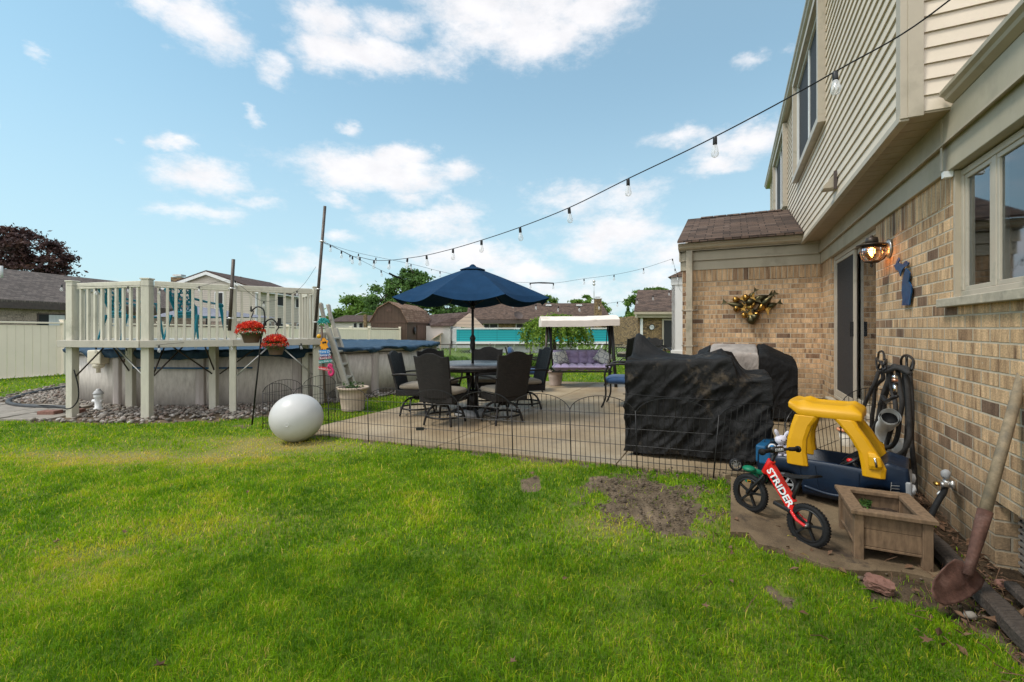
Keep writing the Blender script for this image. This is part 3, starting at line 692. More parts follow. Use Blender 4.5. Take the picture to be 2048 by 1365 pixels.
# river rock bed round the pool
mb = MB(); n = 0; cs = []
while n < 3600:
    th = rnd.uniform(-PI, .35); r_ = rnd.uniform(POOLR+.03, 5.1); x = POOLC[0]+r_*math.cos(th); y = POOLC[1]+r_*math.sin(th)
    if not bedness(np.array(x), np.array(y)) or y > 12.5: continue
    if inpoly(np.array(x), np.array(y), path_poly): continue
    if r_ > 4.45 and rnd.random() < .45: continue
    n += 1; s = rnd.uniform(.012,.036)
    M = Matrix.Translation((x, y, rnd.uniform(-.005,.03))) @ Euler((rnd.uniform(-.4,.4), rnd.uniform(-.4,.4), rnd.random()*6)).to_matrix().to_4x4()
    sx, sy, sz = s*rnd.uniform(.8,1.5), s*rnd.uniform(.7,1.1), s*rnd.uniform(.5,.8)
    mb.ell((0,0,0), (sx,sy,sz), 7, 5, M)
tag(mb.build('river_rocks', 'river_rock', fix=False), 'bed of rounded river rocks around the pool', kind='stuff')
# loose litter on bare soil beside the wall (uncountable)
mb = MB()
for k in range(900):
    if k < 620: a_ = rnd.uniform(1.6, 4.4); b_ = rnd.uniform(-1.28, -1.0) if rnd.random() < .7 else rnd.uniform(-1.28,-.85)
    else: a_ = rnd.gauss(3.3,.6); b_ = rnd.uniform(-1.0,.3) if rnd.random()<.3 else rnd.uniform(-1.28,-.7)
    w_ = H(a_, b_); s = rnd.uniform(.008,.032)
    M = Matrix.Translation((w_.x, w_.y, gz(w_.x, w_.y)+rnd.uniform(.0,.035))) @ Euler((rnd.gauss(0,.5), rnd.gauss(0,.5), rnd.random()*6)).to_matrix().to_4x4()
    if rnd.random() < .65: mb.add([(-s,0,0),(0,-s*.45,s*.2),(s,0,0),(0,s*.45,s*.25)], [(0,1,2),(0,2,3)], M)
    else: mb.tube([M @ Vector((-s*2,0,0)), M @ Vector((0,s*.3,.004)), M @ Vector((s*2,0,0))], .0018, 4)
cm_ = MB(); k = 0
while k < 1500:
    if k % 3: x, y = rnd.gauss(1.0,.32), rnd.gauss(3.3,.3)
    else: w_ = H(rnd.uniform(1.8,4.2), rnd.uniform(-1.25,.35)); x, y = w_.x, w_.y
    k += 1
    if soilness(np.array(x), np.array(y)) < .5 or (k % 3 == 0 and bool(inpoly(np.array(x), np.array(y), [tuple(H(*q)[:2]) for q in ((3.05,-.95),(3.05,-.02),(4.3,-.02),(4.3,-.95))]))): continue
    s = rnd.uniform(.003,.011)*(1.6 if rnd.random() < .08 else 1); cm_.ell((x,y,gz(x,y)+s*.2), (s,s*.8,s*.6), 6, 4, fn=lambda p: 1+.3*mn.noise(p*3+Vector((x*9,y*9,0))))
tag(cm_.build('soil_crumbs', 'soil_surface', fix=False), 'loose crumbs of earth on the bare ground', kind='stuff')
tag(mb.build('leaf_litter', 'rotting_leaf', fix=False), 'dead leaves and twigs along the foot of the wall', kind='stuff')
# ------------------------------------------------------------------ the house
class HB(MB):                                       # same builder, vertices given in the house frame
    def build(s, name, m, parent=None, **k):
        s.v = [tuple(HM @ Vector(p)) for p in s.v]; return MB.build(s, name, m, parent, **k)
def slab(mb, pts, d):                               # a thin plate: polygon + offset vector
    n = len(pts); q = [Vector(p) for p in pts]; d = Vector(d)
    mb.add(q+[p+d for p in q], [tuple(range(n)), tuple(range(2*n-1,n-1,-1))]+[(i,n+i,n+(i+1)%n,(i+1)%n) for i in range(n)]); return mb
WB = -1.30; SB = -1.01; FR = 2.33; SOF = 2.69
house = thing('brick_house', 'tan brick and beige sided two-storey house with a patio door along the right', 'house', H(6, -3.5), HROT)
w = HB()                                            # long wall, holes for door, window, vent
T = WB-.24
def wall(x0,x1,z0,z1,mb=w): mb.box(x0,x1,T,WB,z0,z1)
wall(-4,1.5,-.2,2.13); wall(1.5,2.62,-.2,1.44); wall(2.62,3.41,.354,1.44); wall(3.41,3.94,-.2,1.44)
wall(3.94,5.71,-.2,2.13); wall(5.71,8.02,-.2,.30); wall(8.02,8.72,-.2,2.13)
w.build('wall', 'brick', house)
w = HB(); w.box(8.72,12.9,-3.5,.808,-.2,2.13); w.build('wall', 'brick', house)
for q_ in ((8.71,8.75,-1.30,.812),(8.02,8.71,T,WB+.002),(3.94,5.71,T,WB+.002),(-4,1.5,T,WB+.002)): w = HB(); w.box(*q_,2.13,FR); w.build('soldier_course', 'brick_soldier', house)
# frieze boards, two steps
w = HB(); w.box(-4,8.70,T,WB+.03,FR,2.51); w.box(8.69,8.9,WB+.031,.83,FR,2.51); w.box(8.69,12.9,.80,.84,FR,2.51)
w.box(-4,8.66,T,WB+.055,2.505,SOF+.02); w.box(8.66,8.9,WB+.056,.85,2.505,SOF+.02); w.box(8.66,12.9,.80,.86,2.505,SOF+.02)
w.build('frieze_board', 'frieze', house, bevel=.004)
w = HB(); w.box(3.93,3.96,WB+.055,WB+.058,2.34,2.68); w.box(6.9,6.91,WB+.055,WB+.058,2.34,2.68); w.box(-4,8.66,WB+.055,WB+.066,2.495,2.508); w.box(8.648,8.66,WB+.066,.86,2.495,2.508)
w.build('trim_joint', 'trim', house)
# vent well in the foundation
w = HB(); w.box(2.6,3.412,T-.05,WB-.10,-.2,.36); w.build('vent_backing', 'dark_void', house)
w = HB(); w.box(2.62,3.35,WB-.1,WB-.085,.0,.34)
for k in range(9): w.box(2.64,3.33,WB-.085,WB-.06,.02+k*.035,.035+k*.035)
w.build('foundation_vent', 'steel', house)
# window by the camera
def window_h(parent, a0, a1, b, z0, z1, divs, fm='frame_tan', fw=.04, deep=.05, curtain=True):
    f = HB(); f.box(a0,a1,b-.10,b,z0,z0+fw); f.box(a0,a1,b-.10,b,z1-fw,z1); f.box(a0,a0+fw,b-.10,b,z0+fw,z1-fw); f.box(a1-fw,a1,b-.10,b,z0+fw,z1-fw)
    for d in divs: f.box(d-fw*.65,d+fw*.65,b-.10,b-.004,z0+fw,z1-fw)
    win = f.build('window', fm, parent, bevel=.004)
    ed = [a0+fw]+list(divs)+[a1-fw]
    for i in range(len(ed)-1):
        x0 = ed[i]+(fw*.65 if i else 0); x1 = ed[i+1]-(fw*.65 if i < len(ed)-2 else 0); s = .028
        g = HB(); g.box(x0,x1,b-.04,b-.008,z0+fw,z0+fw+s); g.box(x0,x1,b-.04,b-.008,z1-fw-s,z1-fw); g.box(x0,x0+s,b-.04,b-.008,z0+fw+s,z1-fw-s); g.box(x1-s,x1,b-.04,b-.008,z0+fw+s,z1-fw-s)
        sh = g.build('sash', fm, win, bevel=.003)
        g = HB(); g.box(x0+s,x1-s,b-.026,b-.020,z0+fw+s,z1-fw-s); g.build('pane', 'window_glass', win)
        g = HB(); nn = 18
        if curtain:
            for c0, c1 in ((x0+.01,x0+(x1-x0)*.42),(x0+(x1-x0)*.6,x1-.01)):
                vs = []
                for k in range(nn+1):
                    xx = c0+(c1-c0)*k/nn; bb = b-.22+.018*math.sin(k*1.9)
                    vs += [(xx,bb,z0+.02),(xx,bb,z1-.02)]
                g.add(vs, [(2*k,2*k+2,2*k+3,2*k+1) for k in range(nn)], None, True)
            g.build('curtain', 'curtain', win, fix=False)
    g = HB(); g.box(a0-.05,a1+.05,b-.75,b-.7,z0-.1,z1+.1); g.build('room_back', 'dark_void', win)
    return win
window_h(house, 1.5, 3.94-.02, WB-.03, 1.50, FR-.01, [2.45,3.515])
w = HB(); w.box(3.915,3.94,WB-.1,WB-.002,1.5,FR-.005); w.box(1.5,1.53,WB-.1,WB-.002,1.5,FR-.005); w.build('brick_mould', 'trim', house)
w = HB(); slab(w, [(1.42,WB-.1,1.44),(1.42,WB+.055,1.44),(1.42,WB+.055,1.495),(1.42,WB-.1,1.515)], (1.985,0,0)); slab(w, [(3.415,WB-.1,1.44),(3.415,WB+.055,1.44),(3.415,WB+.055,1.495),(3.415,WB-.1,1.515)], (.625,0,0))
w.build('window_sill', 'stone_sill', house, bevel=.005)
# sliding patio door
f = HB(); b0 = WB-.03
f.box(5.73,8.0,b0-.14,b0,.30,.345); f.box(5.73,8.0,b0-.14,b0,FR-.06,FR-.002); f.box(7.93,8.0,b0-.14,b0,.345,FR-.06); f.box(5.73,5.80,b0-.14,b0,.345,FR-.06)
door = f.build('patio_door', 'frame_tan', house, bevel=.004)
def sashp(x0,x1,bb,m,name,parent,fw=.06,pm='window_glass',hd=None):
    g = HB(); z0,z1=.35,FR-.065
    g.box(x0,x1,bb-.03,bb,z0,z0+fw+.03); g.box(x0,x1,bb-.03,bb,z1-fw,z1); g.box(x0,x0+fw,bb-.03,bb,z0+fw+.03,z1-fw); g.box(x1-fw,x1,bb-.03,bb,z0+fw+.03,z1-fw)
    o = g.build(name, m, parent, bevel=.003)
    g = HB(); g.box(x0+fw,x1-fw,bb-.018,bb-.012,z0+fw+.03,z1-fw); g.build('pane' if pm=='window_glass' else 'mesh_screen', pm, o); return o
sashp(6.88,7.93,b0-.08,'frame_tan','fixed_panel',door); s_ = sashp(5.80,6.96,b0-.045,'frame_tan','sliding_panel',door); sashp(6.83,7.92,b0-.008,'frame_tan','screen_panel',door,.045,'screen_mesh')
g = HB(); g.box(6.845,6.86,b0-.008,b0+.03,1.2,1.38); g.build('handle', 'black_metal', s_)
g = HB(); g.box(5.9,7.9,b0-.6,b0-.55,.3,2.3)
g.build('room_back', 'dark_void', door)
g = HB(); slab(g, [(5.69,WB+.07,.24),(8.04,WB+.07,.24),(8.04,WB-.15,.24),(5.69,WB-.15,.24)], (0,0,.06)); g.build('door_sill', 'stone_sill', house, bevel=.005)
# overhanging upper storey
core = HB(); core.box(3.83,15.18,-9,SB-.03,SOF+.02,5.52); core.box(12.9,15.18,-9,-1.1,-.2,SOF+.02); core.build('upper_wall', 'siding', house)
sd_ = HB(); z = SOF+.01; L = .1016
rows = int((5.5-z)/L)+1
def laps(mb, axis, c0, c1, off, skips=()):
    for k in range(rows):
        z0 = z+k*L; z1 = min(z0+L+.004, 5.52)
        segs = [(c0, c1)]
        for (s0, s1, q0, q1) in skips:
            if z0+L*.5 > q0 and z0+L*.5 < q1:
                segs = [t for sg in segs for t in ((sg[0], min(sg[1], s0)), (max(sg[0], s1), sg[1])) if t[1]-t[0] > .01]
        for x0, x1 in segs:
            if axis == 'a': v = [(x0,off-.002,z1),(x1,off-.002,z1),(x1,off+.013,z0),(x0,off+.013,z0),(x0,off-.004,z0),(x1,off-.004,z0)]
            else: v = [(off+.002,x0,z1),(off+.002,x1,z1),(off-.013,x1,z0),(off-.013,x0,z0),(off+.004,x0,z0),(off+.004,x1,z0)]
            mb.add(v, [(0,1,2,3),(3,2,5,4)])
WINS = [(6.6,9.0,3.86,5.37),(10.8,13.2,3.86,5.37)]
laps(sd_, 'a', 3.88, 15.15, SB, [(w0-.02,w1+.02,q0-.02,q1+.02) for w0,w1,q0,q1 in WINS]); sd_.build('siding', 'siding', house, fix=False)
sd_ = HB(); laps(sd_, 'b', -5.5, SB-.09, 3.81); sd_.build('end_siding', 'siding', house, fix=False)
w = HB(); w.box(3.79,3.88,SB-.02,SB+.02,SOF-.02,5.5); w.box(3.785,3.81,SB-.10,SB-.019,SOF-.02,5.5); w.build('corner_board', 'trim', house, bevel=.003); w = HB(); w.box(15.12,15.2,SB-.1,SB+.02,SOF,5.5); w.build('corner_board', 'trim', house, bevel=.003)
w = HB(); w.box(3.80,12.9,SB-.03,SB+.022,SOF-.035,SOF+.012); w.build('skirt_trim', 'trim', house, bevel=.003)
w = HB()
for k in range(60):
    a0 = 3.80+k*.15; w.box(a0+.003,a0+.147,-1.30,SB-.005,SOF-.004,SOF+.008)
w.box(3.8,12.8,-1.3,SB-.005,SOF+.008,SOF+.016); w.build('soffit', 'soffit', house)
# upstairs windows, boxed frames
for (w0,w1,q0,q1) in WINS:
    f = HB(); o_ = SB+.09; t_ = .09
    f.box(w0-t_,w1+t_,SB-.05,o_,q0-t_,q0); f.box(w0-t_,w1+t_,SB-.05,o_,q1,q1+t_); f.box(w0-t_,w0,SB-.05,o_,q0,q1); f.box(w1,w1+t_,SB-.05,o_,q0,q1)
    win = f.build('window', 'frame_tan', house, bevel=.004)
    f = HB(); f.box(w0,w1,SB-.04,SB+.03,q0,q0+.05); f.box(w0,w1,SB-.04,SB+.03,q1-.05,q1); f.box(w0,w0+.05,SB-.04,SB+.03,q0+.05,q1-.05); f.box(w1-.05,w1,SB-.04,SB+.03,q0+.05,q1-.05)
    mdl = (w0+w1)/2; f.box(mdl-.03,mdl+.03,SB-.04,SB+.02,q0+.05,q1-.05); f.build('frame', 'frame_white', win, bevel=.003)
    f = HB(); f.box(w0+.05,mdl-.03,SB-.01,SB,q0+.05,q1-.05); f.build('pane', 'screen_mesh', win)
    f = HB(); f.box(mdl+.03,w1-.05,SB-.01,SB,q0+.05,q1-.05); f.build('pane', 'screen_mesh', win)
f = HB(); f.box(4.6,6.05,SB-.05,SB+.09,5.05,5.12); f.box(6.0,6.07,SB-.05,SB+.09,5.12,5.5); f.build('window', 'frame_tan', house)
# upper eave gutter and low roof gutter (ogee sections)
def gutter(mb, axis, c0, c1, x, z, sgn=1, h=.11, d=.11):
    pr = [(0,0),(.02*0,h),(.01,h),(.012,.012),(d*.55,.010),(d*.75,.03),(d*.82,h*.55),(d*.98,h*.75),(d,h),(d+.012,h),(d+.01,h*.7),(d*.92,h*.5),(d*.86,.02),(d*.6,-.004),(0,-.004)]
    n = len(pr)
    if axis == 'a': vs = [(c0,x+sgn*p,z+q) for p,q in pr]+[(c1,x+sgn*p,z+q) for p,q in pr]
    else: vs = [(x+sgn*p,c0,z+q) for p,q in pr]+[(x+sgn*p,c1,z+q) for p,q in pr]
    mb.add(vs, [(i,(i+1)%n,n+(i+1)%n,n+i) for i in range(n)]+[tuple(range(n)), tuple(range(2*n-1,n-1,-1))])
w = HB(); gutter(w,'a',3.6,15.7,SB+.02,5.5); w.box(3.6,15.7,SB-.1,SB+.018,5.49,5.62); w.build('gutter', 'gutter', house)
w = HB(); slab(w, [(3.5,SB+.10,5.62),(15.75,SB+.10,5.62),(15.75,-6,7.7),(3.5,-6,7.7)], (0,0,.05)); swapuv(w.build('roof', 'shingle', house))
w = HB(); gutter(w,'a',-4,3.775,-1.32,2.715,1,.075,.13); w.build('gutter', 'gutter', house)
w = HB(); slab(w, [(-4,-1.23,2.79),(3.78,-1.23,2.79),(3.78,-4.5,4.0),(-4,-4.5,4.0)], (0,0,.03)); swapuv(w.build('roof', 'shingle', house))
# room that stands forward: roof, gutter, downspout
w = HB()
slab(w, [(8.36,.86,2.775),(8.36,-1.02,2.775),(10.5,-1.02,3.62),(10.5,.86,3.62)], (0,0,.035)); slab(w, [(10.5,.86,3.62),(10.5,-1.02,3.62),(12.9,-1.02,2.7),(12.9,.86,2.7)], (0,0,.035))
swapuv(w.build('roof', 'shingle', house))
w = HB()
for k in range(6): slab(w, [(10.35,.6-k*.25,3.615),(10.5,.6-k*.25,3.675),(10.65,.6-k*.25,3.615)], (0,-.24,0))
w.build('ridge_cap', 'shingle', house)
w = HB(); slab(w, [(8.72,.81,2.6),(8.9,.81,2.6),(12.8,.81,2.6),(10.5,.81,3.6)], (0,-.04,0)); w.build('gable', 'siding', house)
w = HB(); gutter(w,'b',-1.03,.86,8.60,2.685,-1,.10,.12); w.box(8.58,8.66,-1.02,.86,2.66,2.78); w.box(8.6,8.72,-1.3,.86,2.66,2.70); w.build('gutter', 'gutter', house)
w = HB(); w.box(8.57,8.655,.63,.735,.25,2.68); 
dsp = w.build('downspout', 'gutter', house, bevel=.008)
for zc in (1.62,.99):
    w = HB(); w.box(8.69,8.705,.55,.82,zc-.012,zc+.012); w.box(8.56,8.57,.62,.745,zc-.01,zc+.01); w.tube([(8.70,.57,zc),(8.69,.57,zc)],.02,8); w.tube([(8.70,.80,zc),(8.69,.80,zc)],.02,8); w.build('bracket', 'trim', dsp)
# bay window on the far side of that room
w = HB(); a0,a1,bo = 10.9,12.4,1.26
w.box(a0,a1,.80,bo,.66,.80); bay = w.build('bay_window', 'frame_white', house, bevel=.01); w = HB(); w.box(a0,a1,.80,bo,2.28,2.46); w.build('head_board', 'frame_white', bay, bevel=.01)
w = HB(); w.box(a0+.02,a0+.08,.81,bo-.02,.8,2.28); w.box(a0+.02,a0+.09,bo-.09,bo-.02,.8,2.28); w.box(a1-.09,a1-.02,bo-.09,bo-.02,.8,2.28); w.box(a0+.7,a0+.78,bo-.08,bo-.03,.8,2.28); w.box(a0+.02,a0+.08,.81,.9,.8,2.28); w.build('frame', 'frame_white', bay)
w = HB(); w.box(a0+.04,a0+.05,.9,bo-.09,.8,2.28); w.box(a0+.09,a1-.09,bo-.05,bo-.04,.8,2.28); w.build('pane', 'window_glass', bay)
w = HB(); w.box(a0+.3,a1-.1,.81,.95,.8,2.28); w.build('curtain', 'curtain', bay)
w = HB(); w.add([(a0-.06,.81,2.46),(a0-.06,bo+.06,2.46),(a1+.06,bo+.06,2.46),(a1+.06,.81,2.46),(a0+.15,.81,2.72),(a1-.15,.81,2.72)], [(0,1,4),(1,2,5,4),(2,3,5),(0,3,2,1),(0,4,5,3)]); w.build('roof', 'shingle', bay)
# dryer vent hood, small hardware on the siding
w = HB(); w.prism([(SB+.012,2.93),(SB+.03,2.94),(SB+.13,2.83),(SB+.13,2.80),(SB+.012,2.80)], 5.86, 6.02, axis='x'); hood = w.build('vent_hood', 'trim', house, bevel=.004)
w = HB(); w.box(5.83,5.85,SB+.012,SB+.04,2.78,2.97); w.build('flange', 'brown_fascia', hood)
w = HB(); w.box(3.925,3.965,WB+.002,WB+.05,2.29,2.33); w.build('sensor', 'white_pvc', house)

# ------------------------------------------------------------------ wall lantern
A, B_, Z0 = 5.256, -1.165, 2.01
c = H(A, B_, Z0)
lan = thing('wall_lantern', 'round caged amber lantern lit on the brick beside the patio door', 'wall lamp', H(A, WB, Z0))
mb = MB(); mb.lathe([(.0,.088),(.118,.065),(.118,.055),(.06,.05),(.0,.05)], c, 28); mb.lathe([(.0,.15),(.012,.15),(.014,.135),(.045,.13),(.05,.1),(.05,.075),(.0,.07)], c, 20); mb.lathe([(.0,.045),(.085,.045),(.085,.035),(.0,.035)], c, 20); mb.build('hood', 'bronze_metal', lan)
mb = MB(); g_ = [(.07,.05),(.085,.02),(.085,-.02),(.07,-.06),(.05,-.085)]; mb.lathe(g_, c, 24, cap=False); mb.build('globe', 'amber_pane', lan, fix=False); 
mb = MB()
for k in range(6):
    t = k*PI/3; mb.tube([c+Vector((r_*math.cos(t), r_*math.sin(t), z_)) for r_, z_ in [(.08,.05),(.094,.02),(.094,-.02),(.08,-.06),(.05,-.095)]], .0035, 6)
for r_, z_ in ((.095,.0),(.055,-.092)): mb.tube([c+Vector((r_*math.cos(t/12*PI), r_*math.sin(t/12*PI), z_)) for t in range(24)], .0035, 6, True)
mb.lathe([(.0,-.085),(.05,-.085),(.05,-.1),(.012,-.105),(.012,-.125),(.018,-.135),(.0,-.15)], c, 14); mb.build('cage', 'bronze_metal', lan)
mb = MB(); pl = H(A, WB+.005, Z0+.02); Mx = Matrix.Translation(pl) @ Matrix.Rotation(HROT, 4, 'Z') @ Matrix.Rotation(-PI/2, 4, 'X')
mb.lathe([(.0,.0),(.085,.0),(.085,.012),(.06,.022),(.0,.024)], (0,0,0), 28, Mx); mb.build('backplate', 'steel', lan)
mb = MB(); mb.tube([H(A,WB+.02,Z0-.03), H(A,WB+.05,Z0-.07), H(A,WB+.09,Z0-.1), H(A,B_,Z0-.1)], .007, 8); mb.tube([H(A,WB+.02,Z0+.03),H(A,WB+.05,Z0+.055)], .012, 8); mb.build('arm', 'bronze_metal', lan)
m, nt, b = NT('bulb_lit'); b.inputs['Base Color'].default_value = (1,.6,.25,1); b.inputs['Emission Color'].default_value = (1,.55,.2,1); b.inputs['Emission Strength'].default_value = 22
mb = MB(); mb.ell(tuple(c+Vector((0,0,-.01))), (.02,.02,.03), 14, 8); mb.tube([c+Vector((0,0,.045)), c+Vector((0,0,.015))], .012, 8); mb.build('bulb', 'bulb_lit', lan)
ll = bpy.data.lights.new('lantern_light', 'POINT'); ll.energy = 3.2; ll.color = (1,.55,.22); ll.shadow_soft_size = .03
lo = bpy.data.objects.new('lantern_light', ll); COL.objects.link(lo); lo.parent = lan; lo.location = RM[lan.name].inverted() @ (c+Vector((0,0,-.012)))
# ------------------------------------------------------------------ state-shaped plaque on the brick
def c5(x, y): return 1700+x/2.967, 440+y/2.967
up = [(258,272),(270,262),(278,238),(284,224),(291,238),(283,256),(297,262),(308,268),(318,254),(328,243),(334,250),(346,254),(344,266),(334,276),(322,280),(308,296),(300,318),(296,336),(291,318),(286,302),(272,298)]
lp = [(329,288),(342,300),(353,316),(350,340),(345,366),(352,374),(362,394),(361,432),(354,474),(350,507),(306,508),(310,472),(305,432),(306,390),(312,340),(322,312)]
q = solo((lambda mb: [slab(mb, [PH(*c5(*p), -1.275) for p in reversed(poly)], H(0,-.008)) for poly in (up, lp)] and mb)(MB()), 'wall_plaque', 'plaque_blue', 'dark blue painted wooden cut-out of a state map on the brick', 'wall plaque')
# ------------------------------------------------------------------ brass fish on the far brick wall
fish = thing('fish_sculpture', 'brass wall sculpture of a school of fish above the covered grill', 'sculpture', H(8.70, -.20, 1.75))
def c0(x, y): return 1440+x/15.17, 570+y/15.17
def onwall(px, py, off=.05):
    k = (px-1024)/910; d = (8.72-off)/(US*k+UC); return P(px, py, d)
def fishy(p, q, w, m, nm, off=.06):
    p = onwall(*c0(*p), off); q = onwall(*c0(*q), off+.02); mb = MB(); L = (q-p)
    pts = [p+L*t for t in (0,.08,.25,.45,.65,.82,.93,1.0)]; rs = [w*k for k in (.25,.6,.95,1,.75,.4,.16,.1)]
    mb.tube(pts, rs, 12); t = L.normalized(); s = H(0,1).normalized(); u = t.cross(H(-1,0)).normalized()
    e = p+L*1.0; mb.add([e-t*.02, e+t*.07+u*w*1.1, e+t*.05, e+t*.07-u*w*1.1, e-t*.02+H(-.012,0)], [(0,1,2),(0,2,3),(4,2,1),(4,3,2)])
    mb.build(nm, m, fish)
for (p, q, w_, m_) in [((770,690),(180,545),.055,'dark_brass'),((1000,700),(780,680),.07,'brass'),((380,470),(620,420),.055,'brass'),((690,400),(930,370),.06,'brass'),((900,400),(1040,210),.04,'dark_brass'),
    ((1000,500),(1500,310),.06,'dark_brass'),((1250,640),(1620,300),.05,'dark_brass'),((1160,660),(1400,740),.085,'brass'),((400,730),(650,720),.06,'brass'),((650,960),(860,880),.055,'brass'),
    ((1200,950),(930,900),.075,'brass'),((1000,1200),(900,880),.075,'dark_brass'),((1150,1050),(900,900),.08,'dark_brass'),((1420,680),(1750,560),.05,'dark_brass'),((780,560),(1100,480),.06,'dark_brass'),((1060,620),(900,560),.06,'brass')]:
    fishy(p, q, w_*1.0, m_, 'fish', .04+rnd.random()*.05)
mb = MB()
for (p, q) in [((700,500),(1200,900)),((1300,500),(900,1000)),((500,450),(1400,600))]: mb.tube([onwall(*c0(*p),.02), onwall(*c0(*q),.02)], .012, 6)
mb.build('mounting_rod', 'dark_brass', fish)

# ------------------------------------------------------------------ hose on its two hooks
hose = thing('garden_hose', 'black fabric hose looped over two black wall hooks', 'hose', H(5.1, -1.25, .2))
def c9(x, y): return 1660+x/5.69, 700+y/5.69
mb = MB()
loops = [ [(560,215,-1.20),(520,350,-1.17),(450,500,-1.14),(390,630,-1.12),(360,760,-1.1),(380,860,-1.1)],
 [(590,235,-1.24),(600,330,-1.22),(520,420,-1.2),(500,600,-1.2),(480,760,-1.2),(470,900,-1.2)],
 [(660,190,-1.22),(660,330,-1.2),(610,480,-1.17),(570,640,-1.16),(540,800,-1.15),(490,930,-1.15),(510,1010,-1.14)],
 [(560,260,-1.25),(640,190,-1.22),(690,240,-1.2),(700,420,-1.2),(740,600,-1.19),(740,760,-1.18),(690,920,-1.15),(640,1080,-1.13),(620,1140,-1.12)],
 [(700,200,-1.22),(740,180,-1.2),(770,240,-1.18),(790,420,-1.17),(820,600,-1.17),(790,780,-1.16),(770,960,-1.15),(720,1080,-1.14),(640,1110,-1.13),(570,1060,-1.13),(545,980,-1.14)],
 [(720,215,-1.2),(690,260,-1.2),(680,380,-1.2),(625,560,-1.21),(620,720,-1.22)],
 [(780,210,-1.2),(840,220,-1.19),(870,320,-1.18),(890,520,-1.18),(900,760,-1.18),(905,960,-1.17),(880,1080,-1.16),(820,1170,-1.14),(740,1205,-1.12),(680,1190,-1.12)],
 [(800,200,-1.22),(870,210,-1.2),(905,300,-1.2),(925,520,-1.2),(930,800,-1.2),(925,1000,-1.2),(940,1180,-1.2),(955,1330,-1.22),(965,1500,-1.23),(970,1620,-1.23)],
 [(850,240,-1.24),(840,420,-1.23),(880,600,-1.22),(880,900,-1.2),(860,1100,-1.18),(820,1230,-1.16),(790,1280,-1.15)] ]
def smooth(pts, n=6):
    out = []; m = len(pts)
    for i in range(m-1):
        p0, p1, p2, p3 = pts[max(i-1,0)], pts[i], pts[i+1], pts[min(i+2,m-1)]
        for k in range(n):
            t = k/n; out.append(.5*((2*p1)+(p2-p0)*t+(2*p0-5*p1+4*p2-p3)*t*t+(3*p1-p0-3*p2+p3)*t**3))
    return out+[pts[-1]]
for lp_ in loops: mb.tube(smooth([PH(*c9(x,y), b) for x,y,b in lp_]), .0165, 8)
for k_, (x0,x1) in enumerate(((600,900),(620,860),(640,910))): mb.tube(smooth([PH(*c9(x,y), -1.21+k_*.03) for x,y in ((x0,250),((x0+x1)/2,185+k_*12),(x1,270))]), .0165, 8)
mb.build('hose_coil', 'hose_fabric', hose)
mb = MB(); mb.tube([PH(*c9(x,y),-1.06) for x,y in ((745,385),(735,440),(745,510))], [.016,.018,.012], 10); mb.tube([PH(*c9(x,y),-1.06) for x,y in ((760,530),(690,560),(640,590),(600,540))], [.012,.012,.015,.02], 10); nzl = mb.build('spray_nozzle', 'black_metal', hose)
mb = MB(); mb.tube([PH(*c9(x,y),-1.05) for x,y in ((735,295),(738,330))], .017, 12); mb.tube([PH(*c9(x,y),-1.04) for x,y in ((738,400),(742,480))], .012, 10); mb.build('coupling', 'chrome', nzl)
mb = MB(); mb.tube([PH(*c9(x,y),-1.05) for x,y in ((737,331),(738,362))], .018, 12); mb.build('copper_collar', 'copper_ring', nzl)
def hook(pts, bb, nm='hook', r=.009, **k):
    mb = MB()
    for q in pts: mb.tube(smooth([PH(*c9(x,y), b) for x,y,b in q]), r, 8)
    return mb
for pts, lab in (([[(545,100,-1.27),(555,35,-1.26),(585,15,-1.25),(610,40,-1.24),(620,110,-1.2)],[(525,100,-1.2),(530,170,-1.17),(545,235,-1.12),(575,245,-1.1)],[(640,120,-1.16),(635,200,-1.13),(600,235,-1.11)],[(525,95,-1.2),(600,170,-1.12),(640,115,-1.16)],[(540,230,-1.14),(580,130,-1.14),(610,235,-1.13)]], 'black scrolled iron hose hook beside the patio door'),
    ([[(810,180,-1.27),(810,110,-1.26),(845,65,-1.24),(900,70,-1.2),(950,130,-1.15),(930,230,-1.12)],[(870,60,-1.27),(872,200,-1.25)],[(945,135,-1.16),(925,210,-1.2),(915,330,-1.26)]], 'black arched iron hose hook farther from the patio door')):
    solo(hook(pts, 0), 'hose_hook', 'black_metal', lab, 'wall hook', 'hooks holding the hose')
# white pvc drain
pvc = thing('drain_pipe', 'white plastic drain elbow standing open at the foot of the wall', 'pipe', H(5.0, -1.2, 0))
mb = MB(); mb.tube(smooth([PH(*c9(x,y), b) for x,y,b in ((680,770,-1.08),(650,830,-1.1),(610,890,-1.14),(610,1000,-1.16),(625,1080,-1.17),(690,1140,-1.19),(790,1120,-1.22),(840,1080,-1.26))]), [.056]*43, 18, cap=False); mb.build('pipe', 'white_pvc', pvc, fix=False)
mb = MB(); p_ = PH(*c9(684,762),-1.08); q_ = PH(*c9(668,796),-1.088); mb.tube([p_, q_], .066, 20, cap=False); mb.tube([p_, q_], .054, 20, cap=False); 
mb.build('rim', 'white_pvc', pvc, fix=False)
mb = MB(); mb.tube([PH(*c9(672,790),-1.087), PH(*c9(664,806),-1.09)], .053, 18); mb.build('inside', 'dark_void', pvc)
mb = MB(); c_ = PH(*c9(815,1150),-1.24); mb.box(c_.x-.05,c_.x+.05,c_.y-.05,c_.y+.05,c_.z-.05,c_.z+.06); mb.build('wall_box', 'white_pvc', pvc, bevel=.01)
